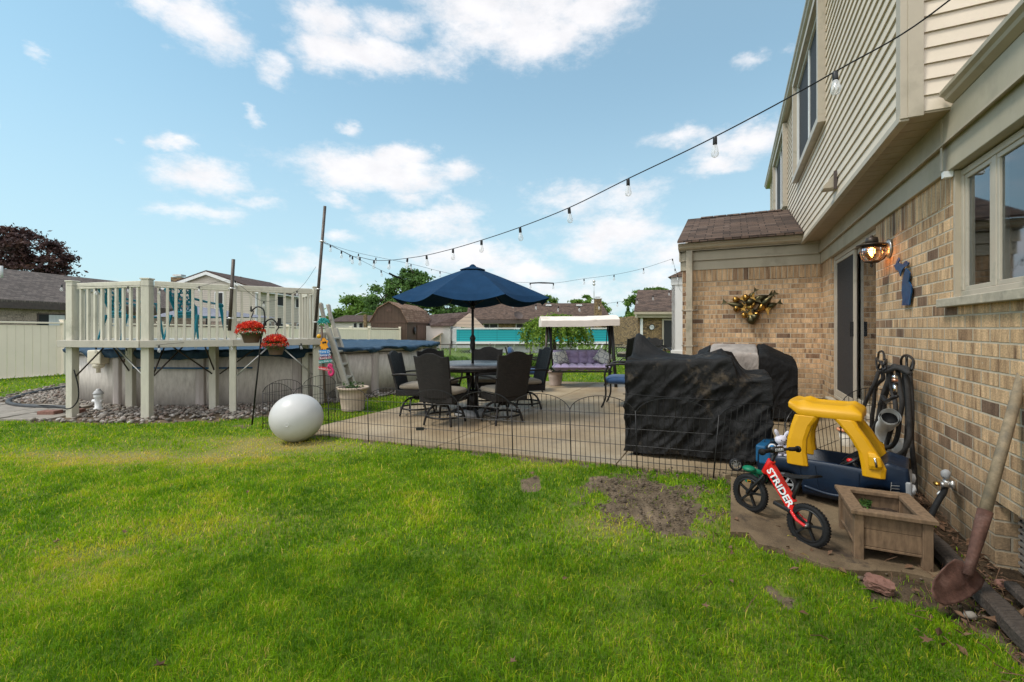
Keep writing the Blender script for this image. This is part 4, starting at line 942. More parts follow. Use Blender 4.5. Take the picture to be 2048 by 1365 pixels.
# brass / steel spigot with its black feed
sp = thing('wall_spigot', 'grey taped metal spigot with a short black pipe low on the brick', 'spigot', PH(1885, 1020, -1.25))
def cm(x, y): return 1850+x/5.46, 900+y/5.46
mb = MB(); mb.tube([PH(*cm(x,y), b) for x,y,b in ((300,380,-1.3),(270,380,-1.25),(190,380,-1.17))], .015, 10); mb.tube([PH(*cm(x,y), -1.22) for x,y in ((240,330),(235,380),(215,430))], [.022,.02,.014], 10); mb.tube([PH(*cm(x,y),-1.24) for x,y in ((300,340),(305,420))], .012, 8); mb.build('valve', 'steel', sp)
mb = MB(); cc = PH(*cm(225,265),-1.21); mb.ell(tuple(cc), (.026,.026,.03), 10, 8, fn=lambda p: 1+.25*mn.noise(p*3)); mb.build('tape_knob', 'grey_plastic', sp)
mb = MB(); cc = PH(*cm(130,370),-1.14); mb.ell(tuple(cc), (.017,.02,.014), 8, 6, fn=lambda p: 1+.4*mn.noise(p*4)); mb.build('handwheel', 'brass', sp)
mb = MB(); mb.tube(smooth([PH(*cm(x,y), b) for x,y,b in ((215,420,-1.2),(200,470,-1.17),(160,530,-1.14),(100,640,-1.1),(40,780,-1.05))]), .0165, 10); mb.build('feed_pipe', 'black_rubber', sp)
mb = MB(); mb.tube([PH(*cm(x,y), b) for x,y,b in ((190,470,-1.17),(165,500,-1.155))], .0185, 10); mb.build('clamp', 'white_pvc', sp)
# ------------------------------------------------------------------ above-ground pool
PX, PY = POOLC
pool = thing('swimming_pool', 'round above-ground pool with pale textured wall under a blue tarp, behind the deck', 'pool', (PX, PY, 0))
mb = MB(); mb.lathe([(POOLR-.02,0),(POOLR,0),(POOLR,.89),(POOLR-.02,.89)], (PX,PY,0), 96, cap=False); mb.build('wall', 'pool_wall', pool)
mb = MB(); mb.lathe([(POOLR-.12,.84),(POOLR+.03,.84),(POOLR+.07,.875),(POOLR+.03,.91),(POOLR-.12,.91)], (PX,PY,0), 96, cap=False); mb.build('top_rail', 'pool_post', pool)
for k in range(16):
    t = -PI/2+2*PI*(k+.35)/16; mb = MB()
    M = Matrix.Translation((PX,PY,0)) @ Matrix.Rotation(t,4,'Z')
    mb.prism([(POOLR-.01,-.08),(POOLR+.045,-.065),(POOLR+.06,0),(POOLR+.045,.065),(POOLR-.01,.08)], 0.02, .85, M); mb.build('upright', 'pool_post', pool, bevel=.01)
# tarp: slack skin over the rim with a ragged hanging skirt
mb = MB(); n, rr = 900, [0,.5,.8,.93,.98,1.0,1.025,1.035,1.03,1.022]
vs = []
for i, q in enumerate(rr):
    for j in range(n):
        t = 2*PI*j/n
        hang = .075+.08*mn.noise(Vector((math.cos(t)*2.2, math.sin(t)*2.2, 1)))+.09*mn.noise(Vector((math.cos(t)*9, math.sin(t)*9, 3)))
        hang = max(.03, hang)
        if -.75 < t-2*PI*.80 < .25: hang += .06
        z = .905-.12*(1-q)*2 if q < .95 else .93
        if i == 4: z = .94
        if i == 5: z = .94
        if i >= 6: z = .935-hang*(0,.35,.75,1.0)[i-6]
        rad = POOLR*q; rip = mn.noise(Vector((math.cos(t)*22, math.sin(t)*22, i*.6)))
        rip2 = mn.noise(Vector((math.cos(t)*60, math.sin(t)*60, i*.9))); rad += (.05 if i >= 6 else .015)*rip*(1 if i > 3 else 0)+(.03*rip2 if i >= 6 else 0); z += .018*rip*(i > 2)+.012*rip2*(i > 5)
        vs.append((PX+rad*math.cos(t), PY+rad*math.sin(t), z))
fs = [(i*n+j, i*n+(j+1)%n, (i+1)*n+(j+1)%n, (i+1)*n+j) for i in range(1,len(rr)-1) for j in range(n)]
mb.add(vs, fs, None, True); mb.add([vs[n+j] for j in range(n)], [tuple(range(n))], None, True)
mb.build('tarp_cover', 'pool_tarp', pool, fix=False)
mb = MB(); mb.tube([(PX+(POOLR+.05)*math.cos(2*PI*j/60), PY+(POOLR+.05)*math.sin(2*PI*j/60), .83) for j in range(60)], .006, 6, True); mb.build('cable', 'black_metal', pool)
# skimmer box and its hose line
def rimpt(px, py, out=.1):
    k = (px-1024)/910; A_ = 1+k*k; Bq = -2*(k*PX+PY); C_ = PX*PX+PY*PY-(POOLR+out)**2; d = (-Bq-math.sqrt(Bq*Bq-4*A_*C_))/(2*A_); return P(px, py, d)
sk = thing('pool_skimmer', 'cream plastic skimmer box hung below the tarp behind the left deck post', 'skimmer', tuple(rimpt(200,735)))
mb = MB(); p_ = rimpt(197,716,.12); mb.box(p_.x-.11,p_.x+.11,p_.y-.09,p_.y+.09,p_.z-.1,p_.z+.13); mb.box(p_.x+.11,p_.x+.36,p_.y+.0,p_.y+.09,p_.z-.0,p_.z+.12)
mb.build('housing', 'vinyl', sk, bevel=.015)
mb = MB(); mb.lathe([(.085,-.1),(.085,-.14),(.06,-.17),(.03,-.18),(.03,-.25)], tuple(p_), 16); mb.build('outlet', 'vinyl', sk)
mb = MB(); a_, b2 = rimpt(265,736,.14), rimpt(505,736,.14); mid = rimpt(385,737,.14); mb.tube([a_, mid, b2], .014, 8)
solo(mb, 'return_hose', 'blue_plastic', 'thin blue return line strung along the pool wall under the deck', 'hose')
mb = MB(); cc = rimpt(250,722,.08); mb.ell(tuple(cc), (.03,.03,.03), 10, 8); mb.bar(cc+Vector((-.07,0,-.0)), cc+Vector((.03,0,0)), .02); mb.bar(cc+Vector((.02,0,-.13)), cc+Vector((.19,0,-.13)), .025)
solo(mb, 'valve', 'pot_brown', 'small bronze valve on the pool wall behind the deck braces', 'valve')

# ------------------------------------------------------------------ raised deck
DZ = 1.125; P1 = Vector((-6.47,6.70,0)); P2 = Vector((-5.24,6.54,0)); P3 = Vector((-4.28,6.98,0)); P4 = Vector((-3.30,7.66,0)); P5 = Vector((-3.85,8.35,0)); P6 = Vector((-7.0,8.0,0))
deck = thing('pool_deck', 'raised grey-green deck with balustrade on posts in front of the pool', 'deck', (-5.0, 7.4, 0))
def zz(p, z): return Vector((p.x, p.y, z))
mb = MB(); poly = [P1+Vector((-.12,-.08,0)), P2+Vector((.0,-.12,0)), P3+Vector((.07,-.09,0)), P4+Vector((.12,-.05,0)), P5+Vector((.1,.05,0)), P6]
nb_ = 22
for k in range(nb_):                                 # boards, clipped to the outline
    y0 = 6.35+k*.095
    cut = [tuple(p[:2]) for p in poly]
    def clip(pl, yy, keep_above):
        out = []
        for i in range(len(pl)):
            a, b = pl[i], pl[(i+1) % len(pl)]; ia = (a[1] >= yy) == keep_above; ib = (b[1] >= yy) == keep_above
            if ia: out.append(a)
            if ia != ib: t = (yy-a[1])/(b[1]-a[1]); out.append((a[0]+(b[0]-a[0])*t, yy))
        return out
    cp = clip(cut, y0, True)
    if len(cp) > 2: cp = clip(cp, y0+.089, False)
    if len(cp) > 2: mb.prism(cp, DZ-.035, DZ)
mb.build('deck_boards', 'deck_resin', deck)
mb = MB(); ring = poly
for a, b in zip(ring[:4], ring[1:5]):
    d = (b-a).normalized(); nrm = Vector((d.y,-d.x,0))
    mb.bar(zz(a,DZ-.05)+nrm*.015, zz(b,DZ-.05)+nrm*.015, .03, .10, up=(0,0,1))
mb.bar(zz(poly[4],DZ-.05), zz(poly[5],DZ-.05), .03, .1); mb.bar(zz(poly[5],DZ-.05), zz(poly[0],DZ-.05), .03, .1); mb.build('fascia', 'deck_resin', deck, bevel=.004)
def dpost(p, w, z0, z1, capped, turn=0):
    mb = MB(); M = Matrix.Translation(p) @ Matrix.Rotation(turn,4,'Z'); mb.box(-w/2,w/2,-w/2,w/2,z0,z1,M); o = mb.build('post', 'deck_paint', deck, bevel=.006)
    if capped: mb = MB(); mb.box(-w/2-.01,w/2+.01,-w/2-.01,w/2+.01,z1,z1+.02,M); mb.build('post_cap', 'deck_paint', o, bevel=.005)
RZ = 2.0
dpost(P1,.105,-.05,RZ-.02,True,-.13); dpost(P2+Vector((0,.0,0)),.11,-.05,RZ,True,.1); dpost(P3,.09,-.05,RZ-.03,False,.45); dpost(P4,.09,-.05,RZ-.02,True,.6)
for px_, dd in ((262,7.45),(428,7.4),(612,8.1)): dpost(Vector(((px_-1024)/910*dd, dd, 0)), .105, -.05, DZ-.04, False, .1)
def rail(a, b, za, zb, nbal, off0=.5):
    mb = MB(); mb.bar(zz(a,za), zz(b,zb), .042, .065); d = (b-a).normalized()
    mb.bar(zz(a,za-.045), zz(b,zb-.045), .045, .03); mb.build('top_rail', 'deck_paint', deck, bevel=.008)
    for k in range(nbal):
        t = (k+off0)/nbal if off0 else k/nbal; p = a.lerp(b, t); ang = math.atan2(d.y, d.x); M = Matrix.Translation(p) @ Matrix.Rotation(ang,4,'Z')
        mb = MB(); mb.box(-.0165,.0165,-.0165,.0165,DZ-.002,za+(zb-za)*t-.05,M); mb.build('baluster', 'deck_paint', deck)
tr = RZ-.05
rail(P1+Vector((.08,0,0)),P2+Vector((-.08,0,0)),tr-.02,tr,9); rail(P2+Vector((.08,.03,0)),P3+Vector((-.05,-.02,0)),tr,tr-.02,9); rail(P3+Vector((.05,.03,0)),P4+Vector((-.05,-.03,0)),tr-.02,tr-.02,9)
rail(P1+Vector((0,.08,0)),P6+Vector((.02,-.05,0)),tr-.02,tr-.02,9); rail(P4+Vector((-.03,.05,0)),P5,tr-.02,tr-.04,5)
dpost(P6+Vector((.1,0,0)),.10,DZ,RZ-.02,False); dpost(P5,.10,-.05,RZ-.02,False,.6)
# steel knee braces
def pix(px, py, d): return P(px, py, d)
for (a, b, m_) in [((216,687,7.0),(151,754,6.66),'bronze_metal'),((225,687,6.95),(285,750,6.58),'steel'),((222,688,7.1),(258,742,7.4),'bronze_metal'),((332,687,7.0),(307,749,6.6),'bronze_metal'),((335,687,6.9),(424,748,7.35),'bronze_metal'),
    ((408,688,7.1),(428,740,7.35),'bronze_metal'),((536,695,7.15),(473,752,6.92),'steel'),((570,700,7.4),(626,750,7.62),'steel'),((372,688,7.2),(308,752,6.6),'bronze_metal'),((508,700,7.4),(440,748,7.4),'bronze_metal')]:
    mb = MB(); mb.tube([pix(*a), pix(*b)], .011, 8); mb.build('brace', m_, deck)
mb = MB(); mb.bar(pix(216,686,6.98), pix(420,686,7.1), .02); mb.bar(pix(536,693,7.15), pix(572,697,7.42), .02); mb.build('under_beam', 'bronze_metal', deck)

# ------------------------------------------------------------------ teal plastic armchairs on the deck
def teal_chair():
    t = thing('patio_armchair', 'teal plastic armchair', 'chair')
    mb = MB()
    for k in range(5):                             # seat with slots
        x0 = -.21+k*.086; mb.box(x0, x0+.074, -.20, .20, .40, .42)
    mb.box(-.22,.22,.19,.23,.385,.42); mb.box(-.22,.22,-.23,-.19,.385,.42); mb.box(-.24,-.21,-.2,.2,.385,.42); mb.box(.21,.24,-.2,.2,.385,.42); mb.build('seat', 'teal_plastic', t, world=False, bevel=.008)
    # back: frame with lattice
    mb = MB(); z0, z1, y0, y1 = .40, .93, -.23, -.37
    def bp(u, v): w_ = .15+.055*math.sin(v*PI*.55)+.04*(v > .8)*(v-.8)*5; return Vector((u*w_, y0+(y1-y0)*v-.03*(u*u)*-1, z0+(z1-z0)*v-(.05*u*u*v)))
    for s in (-1,1): mb.tube([bp(s, v/10) for v in range(11)], .028, 8)
    mb.tube([bp(u/8, 1) for u in range(-8,9)], .032, 8); mb.tube([bp(u/4, .08) for u in range(-4,5)], .03, 8); mb.tube([bp(u/4, .16) for u in range(-4,5)], .03, 8)
    nr = 6
    for r_ in range(nr):
        v0, v1 = .2+.78*r_/nr, .2+.78*(r_+1)/nr
        for c_ in range(4):
            u0 = -1+c_*.5; u1 = u0+.5; s = r_ % 2
            mb.tube([bp(u0+(.25 if s else 0), v0), bp(min(1,u0+(0 if s else .25)), v1)], .011, 5); mb.tube([bp(u0+(.25 if s else .5), v0), bp(min(1,u1-(.0 if s else .25)), v1)], .011, 5)
        mb.tube([bp(-1, v0), bp(1, v0)], .010, 5)
    mb.build('backrest', 'teal_plastic', t, world=False)
    for s in (-1,1):
        mb = MB(); pr = [(-.3,.72),(-.2,.70),(0,.665),(.18,.64),(.22,.60)]
        vs = []
        for (y, z) in pr:
            w_ = .03+.015*(y > -.25); x = s*(.255+(.03 if y > 0 else -.02)); vs += [(x-w_,y,z-.012),(x+w_,y,z-.012),(x+w_,y,z+.012),(x-w_,y,z+.012)]
        fs = [(i*4+j,i*4+(j+1)%4,(i+1)*4+(j+1)%4,(i+1)*4+j) for i in range(4) for j in range(4)]+[(0,1,2,3),(19,18,17,16)]
        mb.add(vs, fs); mb.build('armrest', 'teal_plastic', t, world=False, bevel=.006)
        for f_, (yt, yb, zt) in enumerate(((.21,.29,.62),(-.24,-.34,.44))):
            mb = MB(); xt, xb = s*.26, s*.29
            vs = [(xt-.03,yt-.015,zt),(xt+.02,yt-.015,zt),(xt+.02,yt+.02,zt),(xt-.03,yt+.02,zt),(xb-.015,yb-.01,0),(xb+.012,yb-.01,0),(xb+.012,yb+.012,0),(xb-.015,yb+.012,0)]
            mb.add(vs, [(0,1,2,3),(7,6,5,4),(0,4,5,1),(1,5,6,2),(2,6,7,3),(3,7,4,0)]); mb.build('leg', 'teal_plastic', t, world=False, bevel=.006)
    return t
tc0 = teal_chair()
tc0.scale = (.94,.94,.87); place(tc0, (-5.95,7.15,DZ), R(-20), 'teal lattice-back armchair on the deck, left of the second deck post', 'teal armchairs on the deck')
place(copy_tree(tc0), (-4.98,7.2,DZ), R(-12), 'teal lattice-back armchair on the deck, right of the second deck post')
# ------------------------------------------------------------------ poles, light strings
def pole(p, q, lab, pz_):
    t = thing('light_pole', lab, 'pole', tuple(q)); mb = MB(); mb.tube([q, p], .024, 12); mb.build('tube', 'dark_pole', t)
    for z in pz_:
        r_ = (z-q.z)/(p.z-q.z); c = q.lerp(p, r_); mb = MB(); mb.lathe([(.031,-.012),(.031,.012)], tuple(c), 12); mb.bar(c+Vector((-.05,0,0)), c+Vector((.06,0,0)), .012); mb.build('clamp', 'steel', t)
    return t
pA0, pA1 = P(459,662,6.86), P(467,519,6.86); pB0, pB1 = P(629,676,7.52), P(650,413,7.62)
pole(pA1, pA0, 'short dark metal pole clamped to the middle deck post', (1.45,1.9)); pole(pB1, pB0, 'tall leaning dark metal pole clamped to the right deck corner', (1.4,1.95,2.75))
m, nt, b = NT('bulb_clear'); b.inputs['Base Color'].default_value = (.8,.8,.8,1); setp(b, rough=.08, spec=.8)
out = nt.nodes['Material Output']; tr_ = add(nt, 'ShaderNodeBsdfTransparent'); mx = add(nt, 'ShaderNodeMixShader')
lw = add(nt, 'ShaderNodeLayerWeight'); lw.inputs[0].default_value = .35; nt.links.new(mth(nt, 'MULTIPLY_ADD', lw.outputs[1], .8, .15, True), mx.inputs[0])
nt.links.new(tr_.outputs[0], mx.inputs[1]); nt.links.new(b.outputs[0], mx.inputs[2]); nt.links.new(mx.outputs[0], out.inputs[0])
def meshonly(mb, name, m): o = mb.build(name, m); me = o.data; bpy.data.objects.remove(o); return me
mb = MB(); mb.lathe([(.012,0),(.014,-.01),(.015,-.05),(.013,-.055)], (0,0,0), 10); BS = meshonly(mb, 'bulb', 'black_plastic')
mb = MB(); mb.lathe([(.012,-.055),(.016,-.065),(.024,-.10),(.026,-.115),(.02,-.133),(.008,-.14)], (0,0,0), 14); BG = meshonly(mb, 'glass', 'bulb_clear')
mb = MB(); mb.tube([(-.004,0,-.06),(-.006,0,-.1),(0,0,-.115),(.006,0,-.1),(.004,0,-.06)], .0018, 5); BF = meshonly(mb, 'filament', 'white_mark')
def strand(pts, lab, bulbs, grp=None, wire=.006, blab=None, sc=1):
    sm = smooth(pts, 8); t = thing('string_light', lab, 'string lights', tuple(pts[0])); mb = MB(); mb.tube(sm, wire*.62, 5); mb.build('cord', 'black_rubber', t)
    for p in bulbs:
        o = bpy.data.objects.new('bulb', BS); COL.objects.link(o); o.parent = t; o.location = Vector(p)-Vector(pts[0]); o.rotation_euler = (rnd.uniform(-.1,.1), rnd.uniform(-.12,.12), rnd.random()*6); o.scale = (sc*.84,)*3
        for nm_, me_ in (('glass', BG), ('filament', BF)): c = bpy.data.objects.new(nm_, me_); COL.objects.link(c); c.parent = o
def online(px, py, d=None):                         # the long strand hangs in one vertical plane
    k = (px-1024)/910; t = (k*7.7+3.18)/(4.74+5.5*k); return P(px, py, 7.7-5.5*t)
big = [(661,490),(683,502),(705,513),(720,515),(748,521),(779,521),(815,517),(853,511),(906,498),(963,481),(1040,455),(1138,416),(1256,358),(1430,274),(1670,144)]
ends = [P(648,485,7.6)]+[online(*b) for b in big]+[online(1900,0)-Vector((0,0,.0)), H(1.62,-1.22,2.78)]
strand(ends, 'string of clear bulbs sweeping from the tall pole up to the house gutter', [online(*b) for b in big[:]], 'bulbs of the long overhead light string', blab='clear bulb hanging from the long overhead light string')
def lerpd(px, x0, d0, x1, d1): return d0+(d1-d0)*(px-x0)/(x1-x0)
s2 = [(648,486),(715,506),(820,528),(880,543),(960,560),(1060,566),(1105,567),(1168,558),(1228,550),(1287,537),(1345,518)]
s2p = [P(x, y, lerpd(x, 648,7.6,1345,8.05)) for x, y in s2]
strand(s2p, 'string of clear bulbs running behind the umbrella to the downspout corner', [P(x, y, lerpd(x,648,7.6,1345,8.05)) for x, y in [(717,508),(752,516),(822,529),(880,543),(1060,566),(1107,567),(1168,558),(1228,550),(1287,537),(1345,518)]], 'bulbs of the middle light string', wire=.004, blab='clear bulb on the light string that crosses behind the umbrella', sc=.85)
s3 = [(648,487),(690,505),(762,541),(800,556),(900,583),(1026,605),(1117,613),(1198,609),(1274,598),(1338,582),(1362,566)]
d3 = lambda x: lerpd(x, 648,7.6,1362,10.4)
strand([P(x,y,d3(x)) for x,y in s3], 'string of clear bulbs sagging low over the far lawn and swing', [P(x, y, d3(x)) for x, y in [(700,510),(762,541),(1026,605),(1072,609),(1117,613),(1158,613),(1198,609),(1235,604),(1274,598),(1306,591),(1338,582)]], 'bulbs of the sagging light string', wire=.0045, blab='clear bulb on the sagging light string over the far lawn', sc=.95)
mb = MB(); mb.tube(smooth([P(1060,567,7.85), P(1082,566,7.86), P(1107,567,7.87)]), .012, 6); solo(mb, 'taped_plug', 'black_rubber', 'thick taped plug joint on the light cord right of the umbrella', 'plug')
mb = MB(); mb.tube(smooth([P(778,547,8.1), P(790,553,8.15), P(802,557,8.2)]), .018, 6); solo(mb, 'taped_plug', 'black_rubber', 'thick taped plug joint on the light cord left of the umbrella', 'plug')
s4 = [P(134,572,6.6), P(200,573,6.6), P(285,572,6.46), P(330,575,6.62), P(380,578,6.75), P(462,563,6.86), P(528,603,7.05), P(595,581,7.4), P(632,534,7.6)]
strand(s4, 'string of clear bulbs looped along the deck railing', [P(124,570,6.68), P(192,577,6.58), P(256,573,6.5), P(320,577,6.55), P(398,573,6.75), P(471,561,6.84), P(528,603,7.05), P(594,582,7.4)], 'bulbs along the deck railing', wire=.004, blab='clear bulb of the light string along the deck railing', sc=.8)
s5 = [P(142,690,6.66), P(192,694,6.75), P(250,697,6.9), P(318,690,6.45), P(390,685,6.7), P(463,688,6.86), P(510,692,7.05), P(600,686,7.4), P(628,684,7.58)]
strand(s5, 'string of clear bulbs under the front edge of the deck', [P(192,694,6.75), P(253,697,6.9), P(318,691,6.45), P(391,684,6.7), P(463,688,6.86), P(602,687,7.4), P(630,685,7.58)], 'bulbs under the deck edge', wire=.004, blab='clear bulb hanging under the deck edge', sc=.85)
s6 = [P(1345,518,8.05), P(1350,538,8.1), P(1356,552,8.2), P(1358,575,8.6), P(1363,585,9.4)]
strand(s6, 'short end of bulb string dropping beside the corner downspout', [P(1350,538,8.1), P(1355,551,8.2)], 'bulbs beside the forward room', wire=.004, blab='clear bulb dangling at the corner of the forward room', sc=.85)
# ------------------------------------------------------------------ A-frame ladder
lad = thing('pool_ladder', 'beige plastic A-frame pool ladder at the right end of the deck', 'ladder', (-3.3,8.3,0))
LD = 8.1; off = Vector((-.06,.48,0))
for s in (0,1):
    o_ = off*s; mb = MB(); top = P(642,607,LD)+o_; mid = P(652,655,LD)+o_; bot = P(704,806,LD-.15)+o_
    mb.bar(top, P(648,640,LD)+o_, .05, .09); mb.bar(P(656,658,LD)+o_, bot, .06, .10); mb.bar(P(640,606,LD)+o_, P(655,660,LD)+o_, .05, .06); mb.build('side_rail', 'deck_resin', lad, bevel=.012)
for k in range(5):
    t = (k+.6)/5.4; a = P(656,662,LD).lerp(P(704,806,LD-.15), t); mb = MB(); mb.bar(a+Vector((0,0,0)), a+off, .11, .035, up=(0,0,1)); mb.build('step', 'deck_resin', lad, bevel=.008)
mb = MB()
for q in [((668,710),(676,806)),((668,710),(690,770)),((672,737),(690,737)),((672,737),(683,770)),((690,737),(680,770)),((673,770),(696,770)),((673,775),(690,800)),((668,806),(702,806)),((664,700),(676,702))]: mb.bar(P(*q[0],LD+.02), P(*q[1],LD+.02), .035, .03)
mb.build('side_panel', 'deck_resin', lad, bevel=.006)
mb = MB(); mb.bar(P(645,665,LD-.1), P(645,812,LD-.1), .10, .12); mb.build('foot_post', 'deck_resin', lad, bevel=.01)
# ------------------------------------------------------------------ tiki sign post
sg = thing('sign_post', 'brown post of colourful beach signs with green palm leaves beside the deck corner', 'sign', tuple(P(651,800,7.35)))
def cs(x, y): return 630+x/11.38, 640+y/11.38
SD = 7.32
def pq(x, y, dd=0): return P(*cs(x,y), SD+dd)
mb = MB(); mb.tube([P(651,806,SD+.03), pq(170,700,.03), pq(150,130,.03)], .02, 8); mb.build('trunk', 'pot_brown', sg)
mb = MB()
for (ex, ey) in [(30,60),(80,-30),(330,-10),(360,60),(290,110),(120,-60),(240,-60),(350,20),(60,110)]:
    a = pq(160,60); b = pq(ex,ey+20); mm_ = (a+b)/2+Vector((0,0,.03)); u = (b-a).normalized(); v_ = u.cross(Vector((0,1,0)))
    mb.add([a-v_*.012, mm_-v_*.022, b, mm_+v_*.022, a+v_*.012, mm_+Vector((0,-.015,0))], [(0,1,5),(1,2,5),(2,3,5),(3,4,5),(4,0,5)])
mb.build('palm_leaf', 'sign_teal', sg, fix=False)
def plate(poly, m, nm, dd=0, th=.014, parent=sg):
    mb = MB(); slab(mb, [pq(x,y,dd) for x,y in poly], (0,th,0)); return mb.build(nm, m, parent)
sun_ = plate([(205,405),(245,450),(300,480),(270,560),(300,640),(260,640),(250,690),(215,660),(190,690),(170,650),(130,690),(140,620),(105,590),(135,540),(110,500),(160,480),(165,430)], 'sign_orange', 'sun_face')
mb = MB()
for (x,y) in ((185,522),(235,512)): mb.ell(tuple(pq(x,y,-.006)), (.016,.006,.018), 10, 6)
mb.bar(pq(185,515,-.004), pq(235,508,-.004), .008); mb.build('sunglasses', 'black_plastic', sun_)
def text3(s, size, M, m, parent, name='lettering', ext=.001, shear=0, world=True, bold=0):
    cu = bpy.data.curves.new('t', 'FONT'); cu.body = s; cu.size = size; cu.extrude = ext; cu.align_x = 'CENTER'; cu.align_y = 'CENTER'; cu.shear = shear; cu.offset = bold; cu.resolution_u = 3
    to = bpy.data.objects.new('t', cu); COL.objects.link(to); dg = bpy.context.evaluated_depsgraph_get(); me = bpy.data.meshes.new_from_object(to.evaluated_get(dg)); bpy.data.objects.remove(to)
    me.transform((RM[parent.name].inverted() @ M) if world else M); me.materials.clear(); me.materials.append(MATS[m]); me.name = name
    o = bpy.data.objects.new(name, me); COL.objects.link(o); o.parent = parent; RM[o.name] = RM[parent.name]; return o
def face_text(s, c, size, m, parent, tilt=0, dd=-.004):
    M = Matrix.Translation(pq(c[0],c[1],dd)) @ Matrix.Rotation(tilt,4,'Y') @ Matrix.Rotation(PI/2,4,'X'); return text3(s, size, M, m, parent, shear=.25)
for (poly, m_, tx, c_, tl) in [([(90,690),(330,680),(335,765),(110,775)],'sign_blue','Wave Dr',(215,728),-.03),([(110,775),(325,765),(330,835),(120,840)],'sign_indigo','Sunny Pl',(225,803),-.03),([(85,860),(370,820),(385,880),(90,915)],'sign_maroon','Boating Dr',(232,868),-.1),
    ([(85,925),(380,895),(385,965),(90,1000)],'sign_teal','Sand Rider St',(235,948),-.1),([(80,1065),(250,1085),(360,1110),(350,1170),(85,1130)],'sign_red','Sailboat Row',(215,1118),.12)]:
    o = plate(poly, m_, 'sign_board'); face_text(tx, c_, .055 if len(tx) < 9 else .042, 'white_mark', o, tl)
mb = MB(); mb.tube(smooth([pq(x,y,-.01) for x,y in ((300,1110),(310,1040),(345,1010),(390,1040),(380,1075))]), .012, 8); mb.tube(smooth([pq(x,y,-.01) for x,y in ((310,1040),(370,1100),(410,1160),(410,1220),(370,1260),(330,1230),(320,1170))]), .022, 8); mb.tube([pq(350,1265), pq(350,1330)], .006, 6); mb.build('flamingo', 'sign_pink', sg)
mb = MB(); mb.ell(tuple(P(638,673,7.25)), (.035,.035,.035), 10, 8); solo(mb, 'yellow_ball', 'yellow_plastic', 'tiny yellow ball lying on the deck corner by the tall pole', 'ball')
# ------------------------------------------------------------------ shepherd hook and two hanging baskets
hk = thing('shepherd_hook', 'black double shepherd hook standing in the lawn before the deck', 'plant hook', tuple(P(504,849,6.16)))
HD = 6.16
def c7(x, y): return 440+x/4.55, 600+y/4.55
mb = MB(); mb.tube([P(504,851,HD), P(*c7(345,640),HD), P(*c7(375,350),HD), P(*c7(402,240),HD)], .011, 8); mb.build('pole', 'black_metal', hk)
mb = MB(); mb.tube(smooth([P(*c7(x,y),HD-.02) for x,y in ((402,240),(408,160),(395,90),(345,63),(300,90),(285,105),(283,60))]), .010, 8); mb.tube(smooth([P(*c7(x,y),HD-.02) for x,y in ((272,100),(302,100),(300,125),(285,160))]), .007, 6); mb.build('arm', 'black_metal', hk)
mb = MB(); mb.tube(smooth([P(*c7(x,y),HD+.02) for x,y in ((405,238),(425,195),(468,176),(505,200),(522,235),(528,195))]), .010, 8); mb.tube(smooth([P(*c7(x,y),HD+.02) for x,y in ((505,222),(532,235),(530,260),(515,280))]), .007, 6); mb.build('arm', 'black_metal', hk)
leafmat('leaf_green', [(0,(.015,.045,.01)),(.5,(.04,.10,.02)),(1,(.10,.20,.04))], .6, .3)
def leafcloud(name, m, pts, size, parent=None, tone=None, flat=.0, world=True, quad=True):
    """pts: list of (x,y,z); each becomes a small bent leaf"""
    n = len(pts); c = np.array(pts, float); u = rng.normal(size=(n,3)); u /= np.linalg.norm(u,axis=1)[:,None]
    if flat: u[:,2] *= (1-flat); u /= np.linalg.norm(u,axis=1)[:,None]
    v = rng.normal(size=(n,3)); v -= (v*u).sum(1)[:,None]*u; v /= np.linalg.norm(v,axis=1)[:,None]
    s = size*(.6+.8*rng.random(n))[:,None]
    vs = np.stack([c-u*s, c-v*s*.45, c+u*s, c+v*s*.45], 1)
    if parent is not None and world:
        I = np.array(RM[parent.name].inverted()); vs = vs @ I[:3,:3].T+I[:3,3]
    me = bpy.data.meshes.new(name); me.vertices.add(n*4); me.vertices.foreach_set('co', vs.astype(np.float32).ravel())
    me.loops.add(n*4); me.loops.foreach_set('vertex_index', np.arange(n*4, dtype=np.int32)); me.polygons.add(n)
    me.polygons.foreach_set('loop_start', np.arange(0,n*4,4,dtype=np.int32)); me.polygons.foreach_set('loop_total', np.full(n,4,np.int32)); me.update()
    if tone is None: tone = rng.random(n)
    at = me.attributes.new('tone','FLOAT','POINT'); at.data.foreach_set('value', np.repeat(np.clip(tone,0,1),4).astype(np.float32))
    me.materials.append(MATS[m]); o = bpy.data.objects.new(name, me); COL.objects.link(o)
    if parent is not None: o.parent = parent; RM[o.name] = RM[parent.name]
    return o
leafmat('petal_red', [(0,(.35,.01,.008)),(.6,(.75,.03,.015)),(.9,(.85,.10,.04)),(1,(.9,.35,.12))], .5, .25)
